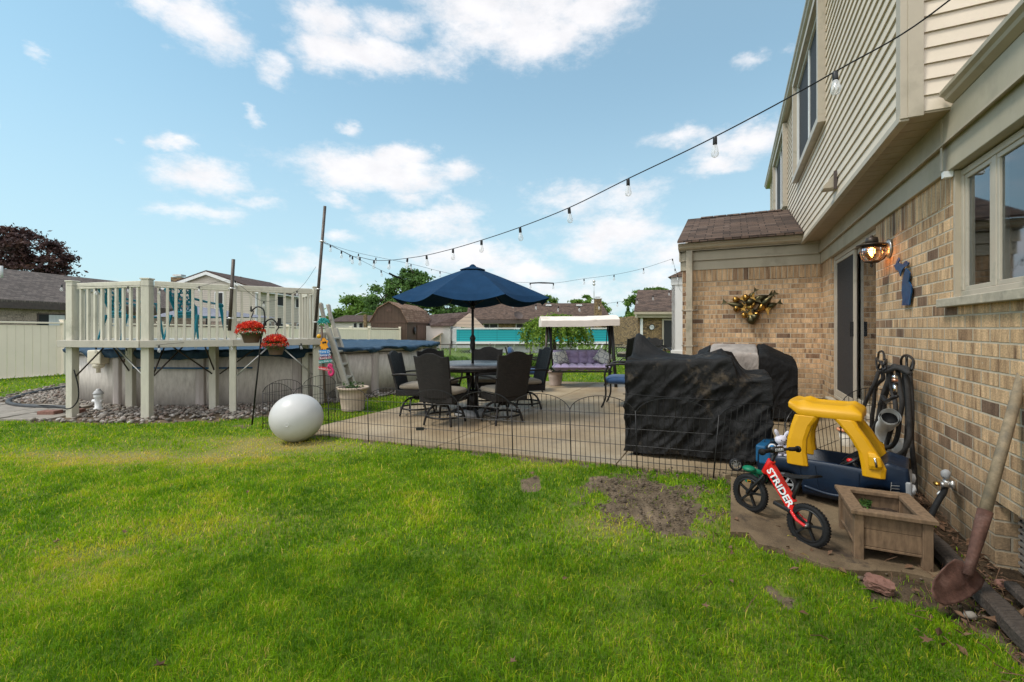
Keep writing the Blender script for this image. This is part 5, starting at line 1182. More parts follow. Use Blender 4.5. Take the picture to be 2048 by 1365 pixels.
def basket(c, r_, top, lab):
    b_ = thing('hanging_basket', lab, 'flower basket', tuple(c), 0, 'flower baskets on the shepherd hook'); n_ = 12; h_ = r_*1.05
    mb = MB(); mb.lathe([(r_*.68,0),(r_*.72,.01),(r_*.97,h_*.86),(r_*1.03,h_*.86),(r_*1.05,h_),(r_*.95,h_),(r_*.9,h_*.9),(.0,h_*.9)], tuple(c), n_); mb.build('pot', 'pot_brown', b_)
    mb = MB()
    for k in range(3): t = k*2.09+.6; mb.tube([c+Vector((r_*.95*math.cos(t), r_*.95*math.sin(t), h_)), top], .0022, 4)
    mb.build('hanger', 'black_metal', b_)
    def cloud(n, rad, zs, z0): 
        out = []
        while len(out) < n:
            t = rng.random()*6.283; q = math.sqrt(rng.random()); ph = rng.random()
            bump_ = 1+.25*mn.noise(Vector((math.cos(t)*1.6, math.sin(t)*1.6, 2+c.x)))
            out.append((c.x+rad*bump_*q*math.cos(t), c.y+rad*bump_*q*math.sin(t), c.z+h_+z0+zs*math.sqrt(max(0,1-q*q))*(.55+.45*ph)-.05*(q > .9)*ph))
        return out
    leafcloud('foliage', 'leaf_green', cloud(700, r_*1.25, .10, -.0), .016, b_); leafcloud('blossoms', 'petal_red', cloud(1700, r_*1.5, .15, .02), .0125, b_)
basket(P(503,686,HD-.05), .125, P(*c7(285,160),HD-.02), 'brown hanging basket of red flowers on the higher left hook'); basket(P(552,710,HD+.04), .112, P(*c7(515,280),HD+.02), 'brown hanging basket of red flowers on the lower right hook')
# ------------------------------------------------------------------ big white ball
m, nt, b = NT('ball_vinyl'); t = add(nt, 'ShaderNodeTexCoord').outputs['Object']
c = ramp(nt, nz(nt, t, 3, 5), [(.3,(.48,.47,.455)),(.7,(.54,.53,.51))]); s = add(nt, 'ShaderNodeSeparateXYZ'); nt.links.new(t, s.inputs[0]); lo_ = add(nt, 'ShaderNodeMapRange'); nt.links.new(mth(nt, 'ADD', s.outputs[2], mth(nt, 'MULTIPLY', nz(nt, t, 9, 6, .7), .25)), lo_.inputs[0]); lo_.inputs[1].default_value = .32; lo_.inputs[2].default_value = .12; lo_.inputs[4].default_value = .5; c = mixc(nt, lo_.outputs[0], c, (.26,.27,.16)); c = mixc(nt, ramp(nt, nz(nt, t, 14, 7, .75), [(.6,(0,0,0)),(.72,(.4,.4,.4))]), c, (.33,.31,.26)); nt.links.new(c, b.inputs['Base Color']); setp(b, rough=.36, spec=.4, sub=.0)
bc = Vector((-2.47,5.22,.275)); ball = thing('exercise_ball', 'large glossy white inflatable ball on the lawn against the wire fence', 'ball', (bc.x,bc.y,0))
mb = MB(); mb.ell(tuple(bc), (.29,.27,.272), 48, 32); mb.build('ball', 'ball_vinyl', ball)
mb = MB(); k_ = (P(593,840,5)-Vector((0,0,EYE))).normalized(); cc = bc+Vector((.02,-.265,-.03)); mb.lathe([(.022,0),(.024,.004),(.018,.006),(.017,.002),(.006,.002),(.005,.006)], (0,0,0), 20, Matrix.Translation(cc) @ Matrix.Rotation(PI/2,4,'X')); mb.build('valve', 'ball_vinyl', ball)
# ------------------------------------------------------------------ arched wire garden fence
WIRE = .0026
def panel(w=.6):
    t = thing('fence_panel', 'black wire garden fence panel with arched top', 'fence'); mb = MB(); h0, h1 = .42, .57
    arch = lambda x: h0+(h1-h0)*math.sqrt(max(0, 1-((x-w/2)/(w/2))**2))*1.0 if 0 <= x <= w else h0
    mb.tube([(w*(1-math.cos(PI*k/16))/2, 0, arch(w*(1-math.cos(PI*k/16))/2)) for k in range(17)], WIRE*1.3, 5)
    mb.build('arch_wire', 'black_metal', t, world=False)
    mb = MB()
    for k in range(1,13): x = w*k/13; mb.tube([(x,0,-.04),(x,0,arch(x))], WIRE, 4)
    mb.build('upright_wires', 'black_metal', t, world=False)
    mb = MB()
    for z in (.03,.16,.30,.42): mb.tube([(0,0,z),(w,0,z)], WIRE, 4)
    mb.build('cross_wires', 'black_metal', t, world=False)
    mb = MB(); mb.tube([(0,0,-.08),(0,0,.455)], .0055, 6); mb.build('stake', 'black_metal', t, world=False); return t
pn0 = panel(); NP = [0]
def fence(p, q, lab):
    o = pn0 if NP[0] == 0 else copy_tree(pn0); NP[0] += 1; d = q-p; L = math.hypot(d.x, d.y)
    o.scale = (L/.6,1,1); zp, zq = p.z, q.z
    place(o, (p.x,p.y,zp), math.atan2(d.y,d.x), lab, 'panels of the arched wire garden fence', ry=0); o.rotation_euler = (0, -math.atan2(zq-zp, L), math.atan2(d.y,d.x))
fp = [(5.12,5.5),(4.52,5.5),(3.92,5.5),(3.9,4.89),(3.9,4.29),(3.9,3.68),(3.9,3.08),(3.9,2.48),(3.9,1.88),(3.9,1.30),(3.9,.72),(3.9,.13),(4.17,-.42),(4.62,-.82),(5.0,-1.27)]
fl = ['behind the ball, farthest toward the pool','left of the ball, turning toward the pool','directly left behind the white ball','behind the top of the white ball','just right of the white ball','in front of the beige urn','left of the nearest patio chairs','in front of the left patio chair','in front of the patio table','in front of the swing','left edge of the black covered furniture','in front of the black covered furniture','between black cover and toy car','behind the toy car by the brick wall']
pts_ = []
for a, b in fp: w_ = H(a, b); pts_.append(Vector((w_.x, w_.y, gz(w_.x, w_.y)+.03)))
for i in range(len(pts_)-1): fence(pts_[i], pts_[i+1], 'black arched wire fence panel '+fl[i])
mb = MB(); w_ = P(841,858,4.75); mb.box(w_.x-.045,w_.x+.035,w_.y-.01,w_.y+.01,w_.z-.015,w_.z+.015); mb.tube([w_+Vector((.03,0,0)), w_+Vector((.07,0,-.002))], .004, 5); solo(mb, 'gate_latch', 'black_plastic', 'small black latch on the wire fence below the patio chairs', 'latch')
# ------------------------------------------------------------------ urn planters
def urn(c, r_, h_, lab, m_='urn', ov=1.0):
    t = thing('planter_urn', lab, 'planter', tuple(c)); mb = MB()
    pr = [(r_*.72,0),(r_*.76,.02),(r_*.74,.03),(r_*.86,h_*.55),(r_*.88,h_*.6),(r_*.86,h_*.63),(r_*.93,h_*.86),(r_*.98,h_*.88),(r_*1.06,h_*.92),(r_*1.08,h_*.97),(r_*1.04,h_),(r_*.92,h_),(r_*.88,h_*.92)]
    mb.lathe(pr, (0,0,0), 36, Matrix.Translation(c) @ Matrix.Scale(ov,4,(0,1,0)), cap=False); mb.build('pot', m_, t)
    mb = MB(); mb.lathe([(.0,h_*.93),(r_*.9,h_*.91)], (0,0,0), 24, Matrix.Translation(c) @ Matrix.Scale(ov,4,(0,1,0)), cap=False); mb.build('soil', 'soil', t)
    pts = []
    for k in range(140): a_ = rng.random()*6.28; q = rng.random()*r_*.7; cl = 1 if (math.sin(a_*2+1) > 0) else .3; pts.append((c.x+q*math.cos(a_), c.y+q*math.sin(a_)*ov, c.z+h_*.95+rng.random()*.10*cl))
    leafcloud('sprouts', 'leaf_green', pts, .022, t); return t
g_ = P(706,814,7.25); urn(Vector((g_.x,g_.y,gz(g_.x,g_.y))), .235, .37, 'beige oval urn planter with seedlings beside the pool ladder')
g_ = P(1111,769,10.0); urn(Vector((g_.x,g_.y,gz(g_.x,g_.y))), .175, .33, 'beige round barrel planter behind the swing front leg', 'barrel')
# ------------------------------------------------------------------ small hydrant ornament
hd = P(197,808,7.2); hy = thing('hydrant_ornament', 'small white and blue garden fire hydrant on the rocks', 'ornament', (hd.x,hd.y,0))
mb = MB(); mb.lathe([(.06,0),(.06,.04),(.045,.05),(.045,.19),(.055,.2),(.06,.23),(.05,.27),(.0,.28)], (hd.x,hd.y,0), 18)
mb.tube([(hd.x-.09,hd.y,.15),(hd.x+.06,hd.y,.15)], .025, 10); mb.build('body', 'white_pvc', hy)
mb = MB(); mb.lathe([(.065,.255),(.07,.27),(.055,.30),(.03,.325),(.03,.34),(.0,.345)], (hd.x,hd.y,0), 18); mb.build('cap', 'pale_grey', hy)
# loose red pavers at the flagstones
mb = MB(); mb.box(-7.05,-6.8,6.75,6.9,0,.07); solo(mb, 'paver_brick', 'red_brick', 'loose red brick lying on the flagstones left of the deck', 'brick', bevel=.008)
mb = MB(); mb.box(-6.72,-6.55,6.85,7.0,0,.07); solo(mb, 'paver_brick', 'red_brick', 'loose red brick tucked against the left deck post', 'brick', bevel=.008)
mb = MB(); mb.tube(smooth([Vector((x,y,.03)) for x,y in ((-6.9,7.25),(-8.0,7.45),(-8.75,7.9),(-9.3,8.7),(-9.6,9.6),(-9.7,11))]), .035, 8); solo(mb, 'bed_edging', 'edging', 'dark curved plastic edging of the rock bed', 'edging')
mb = MB(); mb.tube(smooth([P(148,740,6.6),P(156,770,6.58),P(157,795,6.56),P(150,810,6.55),P(135,818,6.58),P(100,812,7.2),P(30,808,7.6)]), .008, 6); solo(mb, 'power_cord', 'black_rubber', 'thin black cable running down the left deck post to the flagstones', 'cable')
# ------------------------------------------------------------------ dining set
TC = Vector((-.57,6.6,0)); TC.z = gz(TC.x,TC.y)
tb = thing('patio_table', 'round dark grey patio table under the blue umbrella', 'table', tuple(TC))
mb = MB(); mb.lathe([(.0,.70),(.60,.70),(.62,.715),(.62,.735),(.605,.745),(.0,.745)], tuple(TC), 48, cap=False); mb.build('table_top', 'table_top', tb)
mb = MB(); mb.lathe([(.575,.66),(.585,.66),(.585,.70),(.575,.70)], tuple(TC), 40, cap=False); mb.build('apron', 'table_metal', tb)
mb = MB()
for k in range(4):
    t = PI/4+k*PI/2; x, y = math.cos(t), math.sin(t); mb.tube([TC+Vector((x*.1,y*.1,.70)), TC+Vector((x*.07,y*.07,.35)), TC+Vector((x*.09,y*.09,.08))], .022, 8)
mb.lathe([(.13,.33),(.13,.36),(.0,.36)], tuple(TC), 20); mb.lathe([(.09,.06),(.08,.33)], tuple(TC), 16); mb.build('pedestal', 'table_metal', tb)
for k in range(4):
    t = k*PI/2+.3; x, y = math.cos(t), math.sin(t); mb = MB(); mb.tube(smooth([TC+Vector((x*q,y*q,z)) for q,z in ((.08,.1),(.2,.09),(.33,.05),(.38,.012))]), .022, 8); mb.build('foot', 'table_metal', tb)
mb = MB(); mb.lathe([(.0,0),(.26,0),(.27,.015),(.25,.05),(.08,.07),(.05,.12),(.035,.12)], tuple(TC+Vector((0,0,.003))), 32); solo(mb, 'umbrella_base', 'grey_plastic', 'round grey umbrella base on the patio under the table', 'umbrella base')
um = thing('patio_umbrella', 'open navy blue market umbrella above the patio table', 'umbrella', tuple(TC+Vector((0,0,.125))))
mb = MB(); mb.tube([TC+Vector((0,0,.125)), TC+Vector((0,0,2.12))], .019, 12); mb.build('pole', 'black_metal', um)
mb = MB(); mb.lathe([(.02,.93),(.035,.95),(.04,1.0),(.033,1.08),(.045,1.1),(.03,1.14),(.02,1.15)], tuple(TC), 12); mb.build('tilt_crank', 'black_metal', um)
UR, UZ, UT = 1.15, 1.72, 2.185; nr, sub = 8, 10
def cano(t, q):                                    # q 0 apex..1 rim
    k = (t-R(-65))/(PI/4); f = k-math.floor(k); seg = 1-4*f*(1-f)        # 1 on a rib
    cr_ = math.cos(PI/8)/math.cos((f-.5)*PI/4); rad = UR*q*(cr_*(1-.04*(1-seg)*q))
    return TC+Vector((0,0,-TC.z))+Vector((rad*math.cos(t), rad*math.sin(t), UT-(UT-UZ)*(q**1.12)-.045*q*q*(1-seg)-(.035*(1-seg) if q > .99 else 0)))
def skin(q0, q1, m_, nq, parent, nm, lift=0, skirt=.0):
    n = nr*sub; vs = []
    for i in range(nq+1):
        q = q0+(q1-q0)*i/nq
        for j in range(n): p = cano(R(-65)+2*PI*j/n, q); vs.append((p.x,p.y,p.z+lift))
    mb = MB(); mb.add(vs, [(i*n+j,(i+1)*n+j,(i+1)*n+(j+1)%n,i*n+(j+1)%n) for i in range(nq) for j in range(n)], None, False); return mb.build(nm, m_, parent, fix=False)
for p_ in (skin(.13,1,'navy_canvas',10,um,'canopy'),):
    so2 = p_.modifiers.new('thick','SOLIDIFY'); so2.thickness = .003
    for f_ in p_.data.polygons: f_.use_smooth = False
skin(.02,.17,'navy_canvas',4,um,'vent_cap',.022)
mb = MB(); mb.lathe([(.045,UT+.0),(.05,UT+.015),(.02,UT+.04),(.0,UT+.045)], (TC.x,TC.y,0), 14); mb.build('finial', 'navy_canvas', um)
for k in range(8):
    t = R(-65)+k*PI/4; mb = MB(); mb.tube([cano(t,q)-Vector((0,0,.016)) for q in (.05,.4,.7,.98)], .008, 6); mb.build('rib', 'black_metal', um)
    mb = MB(); mb.tube([TC+Vector((0,0,1.62-TC.z)), cano(t,.52)-Vector((0,0,.02))], .006, 6); mb.build('stretcher', 'black_metal', um)
mb = MB(); mb.lathe([(.035,1.58),(.035,1.65)], (TC.x,TC.y,0), 12); mb.build('runner', 'black_metal', um)
def puff(x0,x1,y0,y1,z0,z1,n=10,amt=.25,M=None):
    """rounded cushion block"""
    c = ((x0+x1)/2,(y0+y1)/2,(z0+z1)/2); r_ = ((x1-x0)/2,(y1-y0)/2,(z1-z0)/2); vs=[]; fs=[]; N=n
    bm = bmesh.new(); bmesh.ops.create_cube(bm, size=2); bmesh.ops.subdivide_edges(bm, edges=bm.edges, cuts=5, use_grid_fill=True)
    for v in bm.verts:
        p = v.co; q = Vector(p); e = 6.0; l = (abs(p.x)**e+abs(p.y)**e+abs(p.z)**2.6)**(1/e); 
        v.co = Vector((c[0]+r_[0]*p.x/l**.8, c[1]+r_[1]*p.y/l**.8, c[2]+r_[2]*p.z/max(l,1)**.8*(1-.35*max(abs(p.x),abs(p.y))**4)))
    vs = [tuple(M @ v.co if M else v.co) for v in bm.verts]; bm.verts.index_update(); fs = [tuple(v.index for v in f.verts) for f in bm.faces]; bm.free(); return vs, fs
def dining_chair():                                # faces +y
    t = thing('swivel_chair', 'dark wicker swivel chair', 'chair')
    mb = MB()                                      # woven back, camel top, tilted
    nx, nzz = 14, 12; g = []
    for j in range(nzz+1):
        for i in range(nx+1):
            u = -1+2*i/nx; v = j/nzz; topz = .89+.05*max(0, 1-(u/.6)**2)**.8 if abs(u) < .6 else .89+.012*((abs(u)-.6)/.4)**2; zb = .36
            z = zb+(topz-zb)*v; wv = .225+.025*v; y = -.235-.13*v-.0+.03*(u*u); g.append((u*wv, y, z))
    n = len(g); fr = [(a,b,c) for a,b,c in g]; bk = [(a,b-.035,c) for a,b,c in g]; W_ = nx+1
    fs = [(j*W_+i, j*W_+i+1, (j+1)*W_+i+1, (j+1)*W_+i) for j in range(nzz) for i in range(nx)]
    fs += [tuple(n+k for k in reversed(f)) for f in fs]
    loop = [i for i in range(W_)]+[j*W_+nx for j in range(1,nzz+1)]+[nzz*W_+i for i in range(nx-1,-1,-1)]+[j*W_ for j in range(nzz-1,0,-1)]
    fs += [(loop[(k+1)%len(loop)], loop[k], n+loop[k], n+loop[(k+1)%len(loop)]) for k in range(len(loop))]
    mb.add(fr+bk, fs); mb.build('backrest', 'wicker', t, world=False, bevel=.006)
    mb = MB(); mb.box(-.24,.24,-.25,.22,.30,.385); mb.build('seat_frame', 'wicker', t, world=False, bevel=.012)
    vs, fs = puff(-.235,.235,-.22,.235,.375,.475); mb = MB(); mb.add(vs, fs, None, True); mb.build('cushion', 'beige_cushion', t, world=False)
    for s in (-1,1):
        mb = MB(); mb.tube(smooth([Vector((s*x,y,z)) for x,y,z in ((.235,-.30,.60),(.27,-.15,.615),(.28,.05,.61),(.275,.17,.615),(.27,.22,.59),(.262,.20,.56))]), .014, 8)
        mb.tube(smooth([Vector((s*x,y,z)) for x,y,z in ((.27,.19,.60),(.262,.22,.52),(.25,.19,.42),(.242,.17,.33))]), .015, 8); mb.build('armrest', 'table_metal', t, world=False)
    mb = MB(); mb.lathe([(.05,.22),(.05,.30),(.12,.305),(.0,.305)], (0,0,0), 14); mb.build('swivel_hub', 'table_metal', t, world=False)
    for k in range(4):
        a = PI/4+k*PI/2; mb = MB(); mb.tube(smooth([Vector((q*math.cos(a), q*math.sin(a), z)) for q,z in ((.03,.25),(.13,.245),(.21,.19),(.255,.10),(.28,.0))]), .015, 8); mb.build('leg', 'table_metal', t, world=False)
    mb = MB(); mb.tube([(.238*math.cos(2*PI*j/36), .238*math.sin(2*PI*j/36), .105) for j in range(36)], .013, 8, True); mb.build('foot_ring', 'table_metal', t, world=False); return t
ch0 = dining_chair(); chg = 'wicker swivel chairs round the patio table'
first = [True]
def chair(x, y, fx, fy, lab, z=None):
    o = ch0 if first[0] else copy_tree(ch0); first[0] = False
    place(o, (x, y, gz(x,y)+.004 if z is None else z), math.atan2(fy, fx)-PI/2, lab, chg)
chair(-.88,5.98,.36,.93,'dark wicker swivel chair with its back to us, nearest left of the table')
chair(-.13,5.98,-.5,.86,'dark wicker swivel chair with its back to us, nearest right of the table')
chair(-1.40,6.75,.97,-.12,'dark wicker swivel chair left of the table before the pool wall')
chair(.19,6.95,-.93,-.30,'dark wicker swivel chair right of the table facing left')
chair(-.44,7.45,-.1,-1,'dark wicker swivel chair behind the table facing us')
chair(-1.15,7.35,.6,-.75,'dark wicker swivel chair mostly hidden behind the left chairs')
# blue cushioned patio chairs
def blue_chair():
    t = thing('cushioned_chair', 'patio chair with blue cushion', 'chair')
    vs, fs = puff(-.26,.26,-.24,.27,.34,.47); mb = MB(); mb.add(vs, fs, None, True); mb.build('seat_cushion', 'blue_cushion', t, world=False)
    M = Matrix.Translation((0,-.27,.44)) @ Matrix.Rotation(R(14),4,'X'); vs, fs = puff(-.26,.26,-.05,.05,0,.46,M=M); mb = MB(); mb.add(vs, fs, None, True); mb.build('back_cushion', 'blue_cushion', t, world=False)
    for sx in (-1,1):
        mb = MB(); mb.tube(smooth([Vector((sx*.27,y,z)) for y,z in ((-.44,.9),(-.36,.62),(-.28,.36),(-.30,.15),(-.34,0))]), .014, 8); mb.build('rear_leg', 'table_metal', t, world=False)
        mb = MB(); mb.tube(smooth([Vector((sx*.27,y,z)) for y,z in ((.2,.62),(.25,.5),(.24,.34),(.24,.15),(.30,0))]), .014, 8); mb.build('front_leg', 'table_metal', t, world=False)
        mb = MB(); mb.tube(smooth([Vector((sx*.28,y,z)) for y,z in ((-.36,.64),(-.1,.66),(.15,.65),(.24,.62))]), .016, 8); mb.build('armrest', 'table_metal', t, world=False)
    mb = MB(); mb.bar((-.27,-.25,.34),(.27,-.25,.34),.03); mb.bar((-.27,.25,.34),(.27,.25,.34),.03); mb.build('seat_rail', 'table_metal', t, world=False); return t
bc0 = blue_chair(); place(bc0, (.33,9.15,gz(.33,9.15)), R(-95), 'dark patio chair with blue cushions behind the right table chair', 'blue cushioned patio chairs')
place(copy_tree(bc0), (1.72,7.0,gz(1.72,7.0)), R(70), 'dark patio chair with blue cushions half hidden by the black cover')
# ------------------------------------------------------------------ canopy swing
sw = thing('porch_swing', 'canopy swing with tufted purple cushions at the far patio edge', 'swing', (1.35, 9.75, gz(1.35,9.75)))
def S(px, py, d=9.6): return P(px, py, d)
mb = MB(); zt = 1.3+.02
x0, x1, y0, y1 = .60, 2.22, 9.35, 10.2; prf = []
for k in range(13): t = k/12; yy = y0+(y1-y0)*t; prf.append((yy, 1.40+.185*math.sin(PI*(.12+.76*t))**.7-.03))
N_ = 20; vs = []
for i in range(N_+1):
    f = i/N_; sag = .012*math.sin(PI*f)
    for (yy, z) in [(y0+.0,1.33)]+prf+[(y1,1.33)]: vs.append((x0+(x1-x0)*f, yy+(.01 if False else 0), z+.03*f-sag+.006*mn.noise(Vector((f*8,yy*4,0)))))
W_ = len(prf)+2; fs = [(i*W_+j,i*W_+j+1,(i+1)*W_+j+1,(i+1)*W_+j) for i in range(N_) for j in range(W_-1)]; fs += [tuple(range(W_)), tuple(N_*W_+j for j in range(W_-1,-1,-1))]
mb.add(vs, fs, None, False); can = mb.build('canopy', 'canopy_cloth', sw, bevel=.008)
mb = MB(); c_ = Vector((x1+.003, 9.62, 1.53)); mb.lathe([(.0,0),(.035,0),(.035,.004),(.0,.005)], (0,0,0), 12, Matrix.Translation(c_) @ Matrix.Rotation(PI/2,4,'Y')); mb.build('emblem', 'pot_brown', can)
zp_ = gz(.7,9.4)
mb = MB(); mb.tube([(.66,9.42,zp_),(.74,9.55,1.40)], .028, 8); mb.build('leg', 'bronze_metal', sw); mb = MB(); mb.tube([(.97,10.25,zp_),(.80,9.9,1.38)], .030, 8); mb.build('leg', 'black_metal', sw)
mb = MB(); mb.tube([(2.14,9.35,zp_),(2.10,9.60,1.38)], .035, 8); mb.build('leg', 'black_metal', sw); mb = MB(); mb.tube([(2.2,10.25,zp_),(2.12,9.85,1.38)], .035, 8); mb.build('leg', 'black_metal', sw)
mb = MB(); mb.bar((.72,9.72,1.40),(2.14,9.72,1.42),.04); mb.bar((.62,9.38,1.34),(2.2,9.38,1.37),.022); mb.bar((.62,10.18,1.34),(2.2,10.18,1.37),.022); mb.build('top_bar', 'black_metal', sw)
for xx in (.84,2.04): mb = MB(); mb.tube([(xx,9.72,1.4),(xx,9.45,.55)], .010, 6); mb.tube([(xx,9.72,1.4),(xx,9.95,.62)], .010, 6); mb.build('hanger', 'black_metal', sw)
mb = MB(); mb.bar((.82,9.42,.40),(2.08,9.42,.40),.03); mb.bar((.82,9.95,.42),(2.08,9.95,.42),.03); mb.bar((.82,10.02,.82),(2.08,10.02,.82),.03)
for k in range(15): mb.bar((.84+k*.085,9.95,.42),(.84+k*.085,10.02,.82),.012)
mb.build('seat_frame', 'black_metal', sw)
def tufted(x0, x1, u0, u1, pos, nx, nu, nm):       # pos(u)->(y,z,normal)
    NX, NU = nx*9, nu*9; mb = MB(); vs = []
    for side in (1,-1):
        for j in range(NU+1):
            for i in range(NX+1):
                fx = i/NX; fu = j/NU; cx = abs(math.sin(PI*fx*nx)); cu = abs(math.sin(PI*fu*nu)); th = (.028+.05*(cx*cu)**.45)
                ed = min(fx,1-fx)*nx*2; eu = min(fu,1-fu)*nu*2; th *= min(1,(ed*1.6))**.5*min(1,(eu*1.6))**.5
                y, z, n_ = pos(u0+(u1-u0)*fu); vs.append((x0+(x1-x0)*fx, y+n_[0]*th*side, z+n_[1]*th*side))
    A = (NX+1); n = A*(NU+1)
    fs = [(j*A+i,j*A+i+1,(j+1)*A+i+1,(j+1)*A+i) for j in range(NU) for i in range(NX)]; fs += [tuple(n+k for k in reversed(f)) for f in fs]
    mb.add(vs, fs, None, True); return mb.build(nm, 'purple_cushion', sw)
tufted(.86,2.06,0,1,lambda u:(9.40+.50*u,.49-.02*u,(0,1)),7,1,'seat_cushion'); tufted(.90,2.02,0,1,lambda u:(9.90+.10*u,.50+.32*u,(-1,.2)),6,2,'back_cushion')
for (c, rz, ry) in (((1.03,9.72,.67),.5,-.15),((1.94,9.68,.68),-.7,.5)):
    M = Matrix.Translation(c) @ Matrix.Rotation(rz,4,'Z') @ Matrix.Rotation(ry,4,'Y') @ Matrix.Rotation(R(-18),4,'X'); mb = MB(); vs = []; N_ = 12
    for s in (1,-1):
        for j in range(N_+1):
            for i in range(N_+1):
                u, v = -1+2*i/N_, -1+2*j/N_; th = .075*max(0,(1-u**4)*(1-v**4))**.5; k_ = 1-.08*(1-max(abs(u),abs(v)))
                pin = 1-.07*(1-abs(u)**2)*abs(v)**3; pin2 = 1-.07*(1-abs(v)**2)*abs(u)**3; vs.append(M @ Vector((u*.19*pin2, s*th, v*.15*pin)))
    A=N_+1; n=A*A; fs=[(j*A+i,j*A+i+1,(j+1)*A+i+1,(j+1)*A+i) for j in range(N_) for i in range(N_)]; fs += [tuple(n+k for k in reversed(f)) for f in fs]
    mb.add(vs, fs, None, True); solo(mb, 'throw_pillow', 'pillow_print', 'grey leaf-patterned pillow at the '+('left' if rz > 0 else 'right')+' end of the swing', 'pillow', 'pillows on the swing')
# ------------------------------------------------------------------ draped black covers
def drape(name, thingo, m, a0, a1, b0, b1, zb, top, wr=.035, seed=0, part='cover', flare=.0, na=46, nb=60, rough_side=1.0, nz_=64):
    """cloth box in the house frame: top(a,b)->z, wrinkled sides"""
    vs = []; idx = {}; fs = []
    per = []                                        # perimeter loop of (a,b)
    N = 100; M_ = 60
    for i in range(N): per.append((a0, b1+(b0-b1)*i/N))
    for i in range(M_): per.append((a0+(a1-a0)*i/M_, b0))
    for i in range(N): per.append((a1, b0+(b1-b0)*i/N))
    for i in range(M_): per.append((a1+(a0-a1)*i/M_, b1))
    ca, cb = (a0+a1)/2, (b0+b1)/2; n = len(per)
    rings = []
    for r_ in (0, .35, .65, .85, .95, 1.0): rings.append(('t', r_))
    for k in range(1, nz_+1): rings.append(('s', k/nz_))
    for kind, q in rings:
        for (a, b) in per:
            if kind == 't':
                aa_ = ca+(a-ca)*q*(.985 if q == 1 else 1); bb_ = cb+(b-cb)*q*(.985 if q == 1 else 1); z = top(aa_, bb_)
                if q == 1: z -= .02
                nn = mn.fractal(Vector((aa_*5+seed, bb_*5, z*3)), 1, 2, 4); vs.append((aa_, bb_, z+nn*wr*.5))
            else:
                zt = top(ca+(a-ca)*.985, cb+(b-cb)*.985)-.03; z = zt+(zb(b)-zt)*q
                dx, dy = a-ca, b-cb; ln = math.hypot(dx, dy) or 1
                w1 = mn.fractal(Vector((a*3.2+seed, b*3.2, z*2.4)), 1, 2, 5); w2 = abs(mn.noise(Vector((a*7+seed, b*7+z*5, z*3))))
                fold = math.sin((a+b)*23+z*7+3*mn.noise(Vector((a*2, b*2, z))))*.5
                w3 = abs(mn.noise(Vector((a*13+seed, b*13+z*9, z*8)))); push = wr*(.75*w1-.9*w2-.5*w3+.16*fold*q)*rough_side*(.3+.7*min(1, q*3))+flare*q
                corner = 1 if (abs(a-a0) < 1e-6 or abs(a-a1) < 1e-6) else 0
                sa = (-1 if abs(a-a0) < 1e-6 else (1 if abs(a-a1) < 1e-6 else 0)); sb_ = (1 if abs(b-b0) < 1e-6 else (-1 if abs(b-b1) < 1e-6 else 0))
                if sa == 0 and sb_ == 0: sa = dx/ln; sb_ = dy/ln
                vs.append((a+sa*push, b+sb_*push, z+.02*w1*(q > .9)))
    for i in range(len(rings)-1):
        for j in range(n): fs.append((i*n+j, (i+1)*n+j, (i+1)*n+(j+1)%n, i*n+(j+1)%n))
    mb = HB(); mb.add(vs, fs, None, True); return mb.build(part, m, thingo)
def topbig(a, b):
    up_ = 1.0+.065*(.9-b); base = up_ if b > 0 else (.90 if b < -.045 else .90+(b+.045)/.045*(up_-.90))
    pk = .215*math.exp(-(((a-4.78)/.16)**2+((b-.86)/.20)**2))+.05*math.exp(-(((b-.93)/.1)**2))*(a > 4.3)
    bump_ = .055*math.exp(-(((b-.10)/.16)**2+((a-4.6)/.2)**2))
    return base+(pk if b > .2 else pk*.3)+bump_+.025*max(0, (4.4-a))*-1
big_ = thing('furniture_cover', 'bulky black weatherproof cover with tan dirt marks draped over furniture behind the wire fence', 'cover', H(4.5,.3,.15), HROT)
drape('c', big_, 'black_cover', 4.2, 4.92, .90, -.30, lambda b: pz(4.2,b)+.045, topbig, wr=.05, seed=3)
mb = HB(); mb.tube([(4.185,.9,.70),(4.18,.4,.695),(4.17,.1,.70)], .004, 5); mb.build('seam', 'black_rubber', big_)
mb = HB()
for a_,b_ in ((4.3,.8),(4.8,.8),(4.3,-.2),(4.8,-.2)): mb.tube([(a_,b_,pz(a_,b_)),(a_,b_,.5)], .03, 10)
mb.build('frame_leg', 'black_metal', big_)
gr_ = thing('grill_cover', 'black and grey fitted cover on the grill against the far brick wall', 'cover', H(6.55,-.2,.15), HROT)
def topg(a, b):
    e = max(0, abs(b+.08)-.30); return 1.07-e*.50-.10*max(0, 6.45-a)/.2-.02*math.sin(a*9)
def gpart(b0, b1, m, nm, fl=.0):
    return drape('g', gr_, m, 6.28, 6.92, b0, b1, lambda b: pz(6.3,b)+.05, topg, wr=.028, seed=b0*5, part=nm, rough_side=.8)
gpart(.42, .268, 'grill_black', 'side_panel'); gpart(.266, -.288, 'grill_grey', 'centre_panel'); gpart(-.29, -.70, 'grill_black', 'side_panel')
